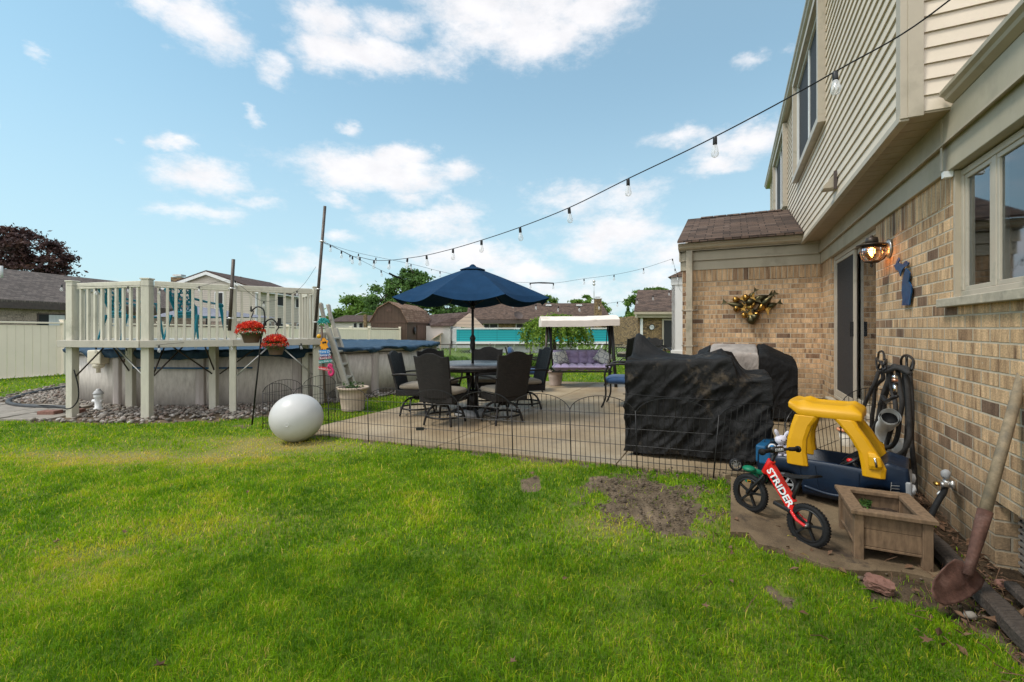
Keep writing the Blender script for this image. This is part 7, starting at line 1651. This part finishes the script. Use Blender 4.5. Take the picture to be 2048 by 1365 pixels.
# long brown house on the left
hA = thing('brown_house', 'low brick house with a long grey-brown roof behind the left vinyl fence', 'house', (-26,27,0))
E0, E1 = Vector((-28.1-.07*10,15,2.78)), Vector((-26.8,44,2.78)); R0, R1 = Vector((-32.8,15,4.93)), Vector((-31.2,40.5,4.93))
swapuv(pslab(hA, 'roof', [E0,E1,R1,R0], 'shingle_grey', (0,0,.12))); pslab(hA, 'roof', [E1,R1,Vector((-38,44,2.78))], 'shingle_grey', (0,0,.12)); nrmE = Vector((-1,.07,0)).normalized()
pslab(hA, 'fascia', [E0,E1,E1-Vector((0,0,.36)),E0-Vector((0,0,.36))], 'brown_fascia', nrmE*.1)
W0, W1 = E0+nrmE*.5, E1+nrmE*.5; pslab(hA, 'wall', [drop(W0,W0.z-.3),drop(W1,W1.z-.3),drop(W1,0),drop(W0,0)], 'brick_pale', nrmE*.3)
def wonline(pa, pb, px):                            # point of the vertical plane through pa,pb seen at px
    k = (px-1024)/910; d = pb-pa; t = (k*pa.y-pa.x)/(d.x-k*d.y); return pa+d*t
for (x0,x1) in ((74,132),(200,262)):
    a, b = wonline(W0,W1,x0), wonline(W0,W1,x1); off = nrmE*-.02; za = 2.2; f = pslab(hA, 'window', [drop(a,1.35)+off,drop(b,1.35)+off,drop(b,za)+off,drop(a,za)+off], 'brown_fascia', nrmE*.03)
    off = nrmE*-.04; a2, b2 = a.lerp(b,.06), a.lerp(b,.94); m_ = a.lerp(b,.38); 
    pslab(hA, 'pane', [drop(a2,1.4)+off,drop(m_,1.4)+off,drop(m_,2.12)+off,drop(a2,2.12)+off], 'screen_mesh', nrmE*.02); pslab(hA, 'pane', [drop(m_,1.4)+off*1.1,drop(b2,1.4)+off*1.1,drop(b2,2.12)+off*1.1,drop(m_,2.12)+off*1.1], 'curtain', nrmE*.02)
mb = MB(); q = P(2,545,25); mb.tube([q-Vector((0,0,.3)), q+Vector((0,0,.35))], .09, 10); mb.build('vent_pipe', 'pale_grey', hA)
# white two-storey house
hB = thing('white_house', 'cream sided two-storey house with a front gable behind the deck', 'house', (-26.7,45,0))
x0,x1,xr,d0,d1 = -31.0,-22.5,-26.7,40,50; ez,rz_ = 4.72,6.25
mb = MB(); mb.add([(x0,d0,1.9),(x1,d0,1.9),(x1,d0,ez),(xr,d0,rz_-.1),(x0,d0,ez),(x0,d1,1.9),(x1,d1,1.9),(x1,d1,ez),(xr,d1,rz_-.1),(x0,d1,ez)], [(0,1,2,3,4),(5,9,8,7,6),(1,6,7,2),(0,4,9,5)])
def lapmat(name, col, pitch=.12):
    m, nt, b = NT(name); t = add(nt, 'ShaderNodeTexCoord').outputs['Object']; s = add(nt, 'ShaderNodeSeparateXYZ'); nt.links.new(t, s.inputs[0]); f = mth(nt, 'FRACT', mth(nt, 'DIVIDE', s.outputs[2], pitch))
    nt.links.new(ramp(nt, f, [(0,tuple(c*.55 for c in col)),(.12,tuple(c*.6 for c in col)),(.2,col),(1,tuple(c*1.05 for c in col))]), b.inputs['Base Color']); setp(b, rough=.5); bump(nt, b, f, .6, .03)
lapmat('lap_cream', (.56,.49,.42), .16); lapmat('lap_peach', (.62,.47,.36), .25); lapmat('lap_white', (.6,.58,.55), .15)
mb.build('upper_wall', 'lap_cream', hB)
mb = MB(); mb.box(x0,x1-.02,d0+.02,d1-.02,0,1.9); mb.build('wall', 'brick_pale', hB)
for s,xe in ((-1,x0-.4),(1,x1+.4)): swapuv(pslab(hB, 'roof', [(xe,d0-.3,ez-.12),(xr,d0-.3,rz_),(xr,d1+.3,rz_),(xe,d1+.3,ez-.12)], 'shingle_far', (0,0,.12)))
for s,xe in ((-1,x0-.42),(1,x1+.42)): pslab(hB, 'barge_board', [(xe,d0-.33,ez-.15),(xr,d0-.33,rz_),(xr,d0-.33,rz_-.28),(xe,d0-.33,ez-.42)], 'frame_white', (0,.05,0))
mb = MB(); mb.box(x1+.36,x1+.46,d0-.3,d1+.3,ez-.25,ez-.12); mb.build('gutter', 'frame_white', hB); mb = MB(); mb.box(x1-.02,x1+.1,d0-.1,d0+.02,1.9,ez-.2); mb.build('downspout', 'pale_grey', hB)
mb = MB(); mb.box(P(345,0,40.6).x,P(366,0,40.6).x,40.4,41.2,0,5.85); ch = mb.build('chimney', 'brick_far', hB); mb = MB(); mb.box(P(347,0,40.6).x,P(364,0,40.6).x,40.5,41.1,5.95,6.1); mb.build('cap', 'steel', ch)
mb = MB(); q = P(480,560,44); mb.tube([q-Vector((0,0,1)), q+Vector((0,0,.3))], .14, 8); mb.build('vent_pipe', 'brown_fascia', hB)
def winbox(par, x0,x1,z0,z1,y,ax='y',fr='frame_white',pm='screen_mesh',sg=-1):
    mb = MB(); t_ = .09
    if ax == 'y': mb.box(x0-t_,x1+t_,y,y+sg*.06,z0-t_,z1+t_)
    else: mb.box(y,y+sg*.06,x0-t_,x1+t_,z0-t_,z1+t_)
    w = mb.build('window', fr, par); mb = MB()
    if ax == 'y': mb.box(x0,x1,y+sg*.061,y+sg*.08,z0,z1)
    else: mb.box(y+sg*.061,y+sg*.08,x0,x1,z0,z1)
    mb.build('pane', pm, w)
winbox(hB, P(432,0,40).x, P(446,0,40).x, 3.1, 4.4, d0)
for a_,b_ in ((43.6,44.7),(47.3,48.8)): winbox(hB, a_, b_, 3.5, 4.35, x1, 'x', sg=1)
for a_ in (41,43.2,45.4,47.6): winbox(hB, a_, a_+1.3, 1.35, 1.75, x1, 'x', sg=1)
gz_ = thing('gazebo', 'grey tented gazebo roof on dark posts seen through the deck railing', 'gazebo', (-16.8,25,0))
ap = P(385,612,26); cs4 = [P(300,634,24), P(458,634,24), Vector((P(458,0,24).x+.6,28,1.93)), Vector((P(300,0,24).x+.4,28,1.93))]
mb = MB(); mb.add([tuple(p) for p in cs4]+[tuple(ap)], [(0,1,4),(1,2,4),(2,3,4),(3,0,4),(3,2,1,0)]); mb.build('canopy', 'slate_gazebo', gz_)
for p in cs4: mb = MB(); mb.box(p.x-.09,p.x+.09,p.y-.09,p.y+.09,0,p.z); mb.build('post', 'black_metal', gz_)
# brown shed
m, nt, b = NT('shed_siding'); uv = add(nt, 'ShaderNodeUVMap').outputs[0]; s = add(nt, 'ShaderNodeSeparateXYZ'); nt.links.new(uv, s.inputs[0]); f = mth(nt, 'FRACT', mth(nt, 'DIVIDE', s.outputs[0], .2))
nt.links.new(mixc(nt, 1.0, ramp(nt, f, [(0,(.03,.016,.01)),(.06,(.035,.018,.011)),(.1,(.075,.042,.026)),(1,(.08,.045,.028))]), ramp(nt, nz(nt, uv, 3, 4), [(.3,(.85,.85,.85)),(.7,(1.1,1.1,1.1))]), 'MULTIPLY'), b.inputs['Base Color']); setp(b, rough=.75)
sh = thing('garden_shed', 'brown gambrel-roofed garden shed behind the pool', 'shed', (-6.9,28,0))
yA, yB = 26.0, 31.5; xl,xrr = P(741,0,26).x, P(814,0,26).x; sx = .45
prf = [(xl,1.67),(P(756,0,26).x,2.44),(P(778,0,26).x,2.79),(P(801,0,26).x,2.42),(xrr,1.67)]
vs = [(xl,yA,0),(xrr,yA,0)]+[(x,yA,z) for x,z in reversed(prf)]; vs += [(x+sx,yB,z) for x,y,z in vs]
mb = MB(); mb.add(vs, [(0,1,2,3,4,5,6),(13,12,11,10,9,8,7),(1,8,9,2),(0,6,13,7)]); mb.build('wall', 'shed_siding', sh)
for i in range(4): 
    (xa,za),(xb,zb) = prf[i],prf[i+1]; e = .12
    if i == 0: xa -= .06; za -= .06
    if i == 3: xb += .06; zb -= .06
    pslab(sh, 'roof', [(xa,yA-e,za),(xb,yA-e,zb),(xb+sx,yB+e,zb),(xa+sx,yB+e,za)], 'shingle_shed', (0,0,.05))
mb = MB(); mb.box(xl-.02,xrr+.02,yA-.03,yA-.001,1.62,1.68); mb.box(P(773,0,26).x,P(783,0,26).x,yA-.03,yA-.001,2.25,2.48); mb.build('trim', 'shed_trim', sh)
def shs(t, z, o=.02): return Vector((xrr+sx*t+o, yA+(yB-yA)*t, z))
dr = pslab(sh, 'door', [shs(.34,.1),shs(.58,.1),shs(.58,1.5),shs(.34,1.5)], 'shed_trim', (.03,0,0)); pslab(sh, 'eave_board', [shs(0,1.6),shs(1,1.6),shs(1,1.68),shs(0,1.68)], 'shed_trim', (.05,0,0))
c = shs(.24,1.15,.06); mb = MB(); mb.lathe([(.0,0),(.24,0),(.2,.04),(.0,.05)], (0,0,0), 20, Matrix.Translation(c) @ Matrix.Rotation(PI/2,4,'Y')); mb.build('wall_medallion', 'black_metal', sh)
# small white house far left of the shed
hC = thing('white_bungalow', 'small white bungalow with a brown roof far beyond the fence', 'house', (-18.6,51,0)); X = lambda px, d: P(px,0,d).x
mb = MB(); mb.box(X(664,50),X(748,50),50,58,0,1.98); mb.build('wall', 'white_siding', hC); pslab(hC, 'roof', [(X(657,50),49.6,1.95),(X(752,50),49.6,1.95),(X(748,50),54,2.75),(X(664,50),54,2.75)], 'shingle_far', (0,0,.1))
mb = MB(); mb.box(X(728,49.4),X(733,49.4),49.2,49.7,0,2.8); mb.build('chimney', 'brick_far', hC); winbox(hC, X(708,50),X(714,50),1.35,1.85,50); winbox(hC, X(719,50),X(726,50),1.35,1.85,50)
mb = MB(); slab(mb, [(X(708,62),59.8,2.6),(X(735,62),59.8,3.4),(X(735,62),66,3.4),(X(708,62),66,2.6)],(0,0,.06)); solo(mb, 'far_gable', 'pale_grey', 'pale gable of a house behind the small white bungalow', 'house')
# garage with peach gable
hD = thing('garage', 'white garage with brown roof and a peach gable right of the shed', 'garage', (-4,32,0))
mb = MB(); mb.box(X(858,31),X(905,31),30,36,0,1.45); mb.build('wall', 'white_siding', hD); mb = MB(); mb.box(X(905,30),X(969,30),30,36,0,1.3); mb.build('wall', 'pale_grey', hD)
mb = MB(); slab(mb, [(X(903,30),29.9,1.42),(X(971,30),29.9,1.30),(X(940,30),29.9,2.32)], (0,.2,0)); mb.build('gable', 'lap_peach', hD)
pslab(hD, 'roof', [(X(862,30),29.8,1.42),(X(905,30),29.8,1.42),(X(940,30),30.2,2.33),(X(940,34),33.5,2.45),(X(852,33),33,2.2)], 'shingle_far', (0,0,.06))
mb = MB(); slab(mb, [(X(866,28),27.5,.62),(X(884,28),27.5,.95),(X(886,30),30,.95),(X(866,30),30,.62)], (0,0,.05)); mb.bar((X(882,28),27.8,.0),(X(882,28),27.8,.95),.06); mb.bar((X(868,28),27.7,.5),(X(882,28),27.7,.55),.04); mb.build('lean_to', 'peach_siding', hD)
# long brown-roofed house behind the teal pool
hE = thing('brown_bungalow', 'long brick bungalow with a dark brown roof behind the teal pool screen', 'house', (4,58,0))
xa, xb = X(932,55), X(1222,55); pslab(hE, 'roof', [(xa,54.5,2.3),(xb,54.5,2.3),(X(1203,59),59,4.45),(xa,59,4.45)], 'shingle', (0,0,.1)); pslab(hE, 'fascia', [(xa,54.4,2.3),(xb,54.4,2.3),(xb,54.4,1.85),(xa,54.4,1.85)], 'brown_fascia', (0,.1,0))
mb = MB(); mb.box(xa,xb-.4,55.2,62,0,1.9); mb.build('wall', 'brick_far', hE)
for p0,p1 in ((968,978),(980,995),(1033,1046),(1050,1062)): winbox(hE, X(p0,55),X(p1,55),1.25,1.8,55.2)
mb = MB(); mb.box(X(1189,54),X(1202,54),53.6,54.4,0,4.75); ch = mb.build('chimney', 'brick_far', hE); mb = MB(); mb.box(X(1188,54),X(1203,54),53.5,54.5,4.75,4.85); mb.box(X(1191,54),X(1200,54),53.7,54.3,4.95,5.05); mb.build('cap', 'steel', ch)
mb = MB(); q = P(1188,600,53.5); mb.tube([q, P(1188,562,53.5)], .035, 6); mb.ell(tuple(P(1188,563,53.5)), (.17,.1,.17), 8, 6); mb.ell(tuple(P(1188,569,53.5)), (.17,.1,.17), 8, 6); mb.build('antenna_mast', 'steel', hE)
mb = MB(); q = P(1036,632,54); mb.lathe([(.0,0),(.4,.06),(.55,.16)], (0,0,0), 16, Matrix.Translation(q) @ Vector((.3,-.7,.5)).to_track_quat('Z','Y').to_matrix().to_4x4(), cap=False); mb.bar(q-Vector((0,-.3,.6)), q, .05); mb.build('satellite_dish', 'brown_fascia', hE, fix=False)
for px_ in (1097,1158): mb = MB(); q = P(px_,611,58.2); mb.box(q.x-.35,q.x+.35,q.y-.3,q.y+.2,q.z-.12,q.z+.1); mb.build('roof_vent', 'frame_white', hE)
# teal-screened pool deck
td = thing('screened_pool_deck', 'neighbour\'s raised pool with white rails and teal privacy screen beyond the chain-link fence', 'pool', (2.2,25,0)); D = 24
xa, xb = X(913,D), X(1222,D); zt, zb = 1.23, .60
mb = MB(); mb.box(xa,xb,D,D+.03,zb,zt); mb.build('privacy_screen', 'teal_screen', td)
mb = MB()
for z in (zt+.07,): mb.bar((xa,D-.02,z),(xb,D-.02,z),.05)
mb.bar((xa,D-.04,zb-.06),(xb,D-.04,zb-.06),.05,.12); mb.bar((X(903,26),27,zt+.06),(xa,D,zt+.07),.05); mb.build('rail', 'frame_white', td)
for i in range(9): x = xa+(xb-xa)*i/8; mb = MB(); mb.bar((x,D+.08,zb-.1),(x,D+.08,zt+.10),.05); mb.bar((x,D-.04,zb-.1),(x-.08,D+.25,0.1),.06); mb.build('post', 'frame_white', td)
mb = MB()
for k in range(10): mb.bar((xa-.02,D,zb+.07*k),(X(903,27),27,zb+.07*k),.02)
mb.build('side_slats', 'frame_white', td)
mb = MB(); mb.box(xa+.7,X(1155,D),D+.35,D+3,0,.5); mb.build('pool_wall', 'pale_grey', td); mb = MB(); mb.box(xa,xb,D+.05,D+4,.40,.5); mb.build('deck_floor', 'brown_fascia', td)
mb = MB(); 
for p0,p1 in ((1152,1158),(1180,1192),(1196,1182),(1206,1196)): mb.bar(P(p0,688,23.8), P(p1,712,23.6), .05)
mb.build('brace', 'frame_white', td)
# chain-link fence
cl = thing('chain_link_fence', 'grey chain-link fence in front of the teal-screened pool', 'fence', (.6,18,0)); D = 18; xa, xb = X(876,D), X(1245,D); zt = .66
mb = MB(); mb.tube([(xa,D,zt),(xb,D,zt)], .018, 6); mb.build('rail', 'dark_pole', cl)
for i in range(5): x = xa+(xb-xa)*(i+.3)/4.6; mb = MB(); mb.tube([(x,D,-.05),(x,D,zt+.04)], .025, 6); mb.build('post', 'dark_pole', cl)
mb = MB(); p_ = .11; x = xa-zt
while x < xb:
    for s in (0,1):
        a = Vector((x,D-.004*s,0.0)); b = Vector((x+zt,D-.004*s,zt))
        if s: a = Vector((x+zt,D-.004,0.0)); b = Vector((x,D-.004,zt))
        mb.tube([a,b], .0055, 3, cap=False)
    x += p_
mb.build('mesh', 'steel', cl, fix=False)
# neighbour's patio corner
hF = thing('brick_bungalow', 'brown brick house with a wall clock left of the bay window', 'house', (8.5,30,0)); D = 26
mb = MB(); mb.box(X(1276,D),X(1420,D),D,D+7,0,2.02); mb.build('wall', 'brick_far', hF); pslab(hF, 'roof', [(X(1263,D),D-.5,2.2),(X(1430,D),D-.5,2.2),(X(1430,D),D+4,3.75),(X(1284,29),D+4,3.75)], 'shingle', (0,0,.08))
mb = MB(); mb.box(X(1263,D),X(1430,D),D-.6,D-.48,2.08,2.22); mb.build('gutter', 'gutter', hF); mb = MB(); mb.box(X(1270,D),X(1430,D),D-.4,D-.02,1.9,2.1); mb.build('frieze_board', 'frieze', hF); mb = MB(); mb.box(X(1280,D),X(1284,D),D-.16,D-.02,0,2.1); mb.build('downspout', 'frame_white', hF)
winbox(hF, X(1327,D),X(1350,D),.2,1.75,D,fr='frame_tan')
ck = thing('wall_clock', 'round white-faced clock on the neighbour\'s brick wall', 'clock', (X(1303,D),D-.05,1.36)); q = Vector((X(1303,D),D-.03,1.36)); M = Matrix.Translation(q) @ Matrix.Rotation(PI/2,4,'X')
mb = MB(); mb.lathe([(.0,0),(.165,0),(.165,.05),(.14,.05),(.14,.03)], (0,0,0), 28, M, cap=False); mb.build('bezel', 'black_metal', ck); mb = MB(); mb.lathe([(.0,.02),(.142,.02)], (0,0,0), 28, M, cap=False); mb.build('face', 'clock_face', ck, fix=False)
mb = MB(); mb.bar(q+Vector((0,-.035,0)), q+Vector((-.08,-.035,.04)), .012); mb.bar(q+Vector((0,-.035,0)), q+Vector((.05,-.035,.03)), .012); mb.build('hands', 'black_metal', ck)
for i, (px_, d_, ry_, lab) in enumerate(((1254,14.5,.4,'dark patio chair on the neighbour\'s side, leftmost above the black cover'),(1303,13,2.6,'dark patio chair in front of the neighbour\'s clock wall'),(1322,14,-2.2,'dark patio chair below the neighbour\'s window'))):
    o = copy_tree(ch0); place(o, (X(px_,d_), d_, .08), ry_, lab, 'dark chairs on the far patio')
mb = MB(); a = Vector((X(1300,12.2),12.2,.86))
for k in range(3): mb.tube(smooth([Vector((X(1300+k*7,12.2),12.2-.1*k,.84+.01*k)), Vector((X(1330+k*5,12),12,.80)), Vector((X(1345,11.6),11.6,.70-.04*k))]), .012, 6)
for k in range(8): mb.bar((X(1330+k*3,11.6),11.6,.72),(X(1334+k*3,11.5),11.5,.55),.012)
mb.bar((X(1300,12.2),12.2,.8),(X(1300,12.2),12.2,.05),.03); mb.bar((X(1345,11.6),11.6,.7),(X(1345,11.6),11.6,.05),.03); solo(mb, 'lounge_frame', 'black_metal', 'dark metal lounger frame standing below the bay window', 'lounger')
# ------------------------------------------------------------------ trees
leafmat('leaf_mid', [(0,(.045,.09,.016)),(.5,(.11,.20,.03)),(1,(.22,.33,.06))], .6, .3); leafmat('leaf_dark', [(0,(.035,.08,.022)),(.5,(.085,.165,.04)),(1,(.16,.27,.06))], .6, .25)
leafmat('leaf_copper', [(0,(.022,.012,.014)),(.5,(.055,.028,.026)),(1,(.12,.06,.045))], .6, .2); leafmat('leaf_lime', [(0,(.06,.12,.012)),(.5,(.16,.27,.03)),(1,(.3,.4,.06))], .6, .35)
def tree(name, lab, base, th, tr, blobs, n, ls, m, spread=.42, group=None, clumps=26):
    t = thing(name, lab, 'tree', tuple(base), 0, group); mb = MB(); base = Vector(base)
    cz = sum(b[0][2] for b in blobs)/len(blobs); ctr = Vector((sum(b[0][0] for b in blobs)/len(blobs), base.y, 0))
    mb.tube(smooth([base-Vector((0,0,.2)), base+Vector((tr*.4,0,th*.5)), base+Vector((0,0,th))]), [tr*(1-.03*k) for k in range(13)], 9); mb.build('trunk', 'bark', t)
    mb = MB(); P_ = []; 
    for (c, r_) in blobs:
        c = Vector(c); mb.tube(smooth([base+Vector((0,0,th*.8)), (base+Vector((0,0,th))+c)/2+Vector((0,0,-.1*r_[2])), c]), [tr*.55*(1-.06*k) for k in range(13)], 6)
        w_ = r_[0]*r_[2]; tot = sum(b[1][0]*b[1][2] for b in blobs); K = max(5, int(clumps*w_/tot*1.0)); cl_ = []
        for _ in range(K):
            v = rng.normal(size=3); v /= np.linalg.norm(v); q = .45+.55*rng.random()**.5; cl_.append((c.x+r_[0]*v[0]*q, c.y+r_[1]*v[1]*q, c.z+r_[2]*v[2]*q))
            if rng.random() < .5: mb.tube([c, Vector(cl_[-1])], [tr*.15,tr*.04], 4, cap=False)
        cl_ = np.array(cl_); k = rng.integers(0, K, int(n*w_/tot)); sc_ = np.array(r_)*spread*np.array([1,1,.75]); P_.append(cl_[k]+rng.normal(size=(len(k),3))*sc_*.55*(.5+rng.random(len(k)))[:,None])
    mb.build('branches', 'bark', t); P_ = np.concatenate(P_); cls = fbm(P_[:,0]*1+P_[:,1], P_[:,2], 1.2/max(.3, blobs[0][1][0]*.35))
    leafcloud('crown', m, P_, ls, t, tone=np.clip(.1+.8*cls+.35*(rng.random(len(P_))-.5), 0, 1)); return t
def B(px, py, d, rx, rz, ry=None): p = P(px,py,d); s = d/910; return ((p.x,p.y,p.z), (rx*s, (ry or rx)*s, rz*s))
tree('copper_maple', 'dark purple copper maple above the left brown roof', (P(30,0,44).x,44,0), 4, .5, [B(30,500,44,60,40),B(90,520,44,42,34),B(-40,510,44,60,45),B(20,475,44,40,22),B(112,545,44,28,18),B(60,550,44,60,20)], 15000, .17, 'leaf_copper', .30, clumps=80)
tree('maple_tree', 'rounded mid-green tree between the deck and the shed', (P(700,0,72).x,72,0), 2.6, .5, [B(705,620,72,34,26),B(722,630,72,30,20),B(680,640,72,24,16),B(735,612,72,16,14)], 9000, .27, 'leaf_mid', .30, clumps=60)
tree('dark_maple', 'tall dark green maple behind the brown shed', (P(800,0,60).x,60,0), 3, .6, [B(832,565,60,32,24),B(805,585,60,34,28),B(768,600,60,34,28),B(850,590,60,34,26),B(790,625,60,50,24),B(783,568,60,14,16),B(826,545,60,18,12)], 15000, .22, 'leaf_dark', .28, clumps=110)
tree('dark_maple', 'dark green tree showing below the left rim of the blue umbrella', (P(905,0,62).x,62,0), 2, .5, [B(890,618,62,40,16),B(925,622,62,28,14)], 4500, .25, 'leaf_dark', .3, clumps=36)
tree('maple_tree', 'small green tree top above the long brown roof by the umbrella tip', (P(1100,0,75).x,75,0), 3, .4, [B(1098,602,75,18,12),B(1085,606,75,10,9)], 1600, .24, 'leaf_mid', .3, clumps=16)
tree('maple_tree', 'green tree top rising behind the far chimney', (P(1172,0,72).x,72,0), 3, .4, [B(1165,605,72,24,8),B(1205,616,72,14,12),B(1178,598,72,12,7)], 2200, .22, 'leaf_mid', .3, clumps=22)
tree('maple_tree', 'green tree behind the ridge of the clock house', (P(1295,0,45).x,45,0), 3, .4, [B(1290,592,45,26,14),B(1265,605,45,14,12),B(1315,588,45,20,10)], 4500, .15, 'leaf_mid', .3, clumps=36)
tree('lilac_tree', 'bright green bushy tree between swing and clock house', (P(1262,0,34).x,34,0), 1.0, .2, [B(1262,660,34,22,28),B(1248,675,34,18,18),B(1275,640,34,12,22)], 6500, .12, 'leaf_mid', .3, clumps=60)
sp_ = thing('spruce_tree', 'narrow dark spruce left of the clock house', 'tree', (P(1256,0,48).x,48,0)); bx = P(1256,0,48).x; mb = MB(); mb.tube([(bx,48,0),(bx,48,3.5)], [.18,.02], 8); mb.build('trunk', 'bark', sp_)
zz2 = rng.random(4200)**.8; rr2 = (1-zz2)*1.25*(.55+.45*np.abs(np.sin(zz2*26)))*np.sqrt(rng.random(4200)); th2 = rng.random(4200)*6.283; leafcloud('crown', 'leaf_dark', np.stack([bx+rr2*np.cos(th2), 48+rr2*np.sin(th2), .4+zz2*3.3-rr2*.2], 1), .10, sp_)
# weeping ornamental tree behind the swing
D = 14.0; wb_ = P(1107,728,D); wt_ = thing('weeping_tree', 'small weeping lime-green tree behind the swing canopy', 'tree', (wb_.x,wb_.y,0))
mb = MB()
for s in (0,.07,-.06): mb.tube(smooth([Vector((wb_.x+s,D,0)), Vector((wb_.x-s*.8,D+s,.7)), Vector((wb_.x+s*1.5,D,1.25)), Vector((wb_.x+s*5,D,1.5))]), [.035]*9+[.03]*10, 7)
mb.build('trunk', 'bark', wt_)
Q = []; mb = MB()
for k in range(120):
    a = rng.random()*6.283; rr = .3+.75*rng.random()**.6; top = np.array([wb_.x+.12+.25*rr*math.cos(a), D+.25*rr*math.sin(a), 1.58+.12*rng.random()]); out = np.array([wb_.x+.12+rr*1.05*math.cos(a), D+rr*math.sin(a), 1.45-.35*rr*rng.random()]); low = out+np.array([.08*math.cos(a), .08*math.sin(a), -.25-.38*rng.random()])
    for t in np.linspace(0,1,26): p = (1-t)**2*top+2*t*(1-t)*(out+np.array([0,0,.2]))+t*t*low; Q += [p+rng.normal(size=3)*.028 for _ in range(4)]
    if k % 4 == 0: mb.tube([Vector(((1-t)**2*top+2*t*(1-t)*(out+np.array([0,0,.2]))+t*t*low)) for t in np.linspace(0,1,7)], .006, 4, cap=False)
mb.build('branches', 'bark', wt_); leafcloud('crown', 'leaf_lime', Q, .042, wt_)
# grass clumps
def clump(px, py, d, w_, h_, n, lab, nm='grass_clump'):
    c = P(px,py,d); c.z = gz(c.x,c.y); t = thing(nm, lab, 'plant', tuple(c), 0, 'ornamental grasses by the chain-link fence'); mb = MB()
    vs, fs = [], []
    for k in range(int(n*1.6)):
        a = rng.random()*6.28; q = rng.random(); r0 = w_*.3*q; ln = w_*.5*(.3+.9*q); hh = h_*(1-.35*q*q)*(.7+.4*rng.random()); w2 = .011; px_ = -math.sin(a)*w2; py_ = math.cos(a)*w2; cx, cy = c.x+r0*math.cos(a), c.y+r0*math.sin(a)
        o = len(vs); vs += [(cx-px_,cy-py_,c.z),(cx+px_,cy+py_,c.z),(cx+px_+ln*.45*math.cos(a),cy+py_+ln*.45*math.sin(a),c.z+hh*.85),(cx-px_+ln*.45*math.cos(a),cy-py_+ln*.45*math.sin(a),c.z+hh*.85),(cx+ln*math.cos(a),cy+ln*math.sin(a),c.z+hh*.72)]; fs += [(o,o+1,o+2,o+3),(o+3,o+2,o+4)]
    mb.add(vs, fs); o = mb.build('foliage', 'leaf_mid', t, fix=False); at = o.data.attributes.new('tone','FLOAT','POINT'); at.data.foreach_set('value', np.repeat(.1+.55*rng.random(int(n*1.6)), 5).astype(np.float32))
clump(1032,735,14,.85,.62,500,'round clump of ornamental grass right of the umbrella pole'); clump(1068,738,13.5,.8,.55,500,'round clump of ornamental grass left of the swing leg'); clump(898,735,14,1.1,.5,450,'tall grass clump beside the far right end of the pool'); clump(872,735,14.5,.8,.55,300,'grass clump partly hidden by the pool wall'); clump(926,737,13.6,.6,.5,260,'yellow-green grass clump left of the umbrella pole'); clump(1132,735,14.5,.9,.4,260,'low grass clump behind the purple swing seat')
# distant woods
Q = []
for k in range(260):
    x = -190+380*rng.random(); y = 120+30*rng.random(); Q.append(np.array([x,y,1.5])+rng.normal(size=(70,3))*np.array([3,3,1.5]))
tag(leafcloud('distant_trees', 'leaf_dark', np.concatenate(Q), .9), 'line of distant trees beyond the houses', kind='stuff')
SC.render.film_transparent = False
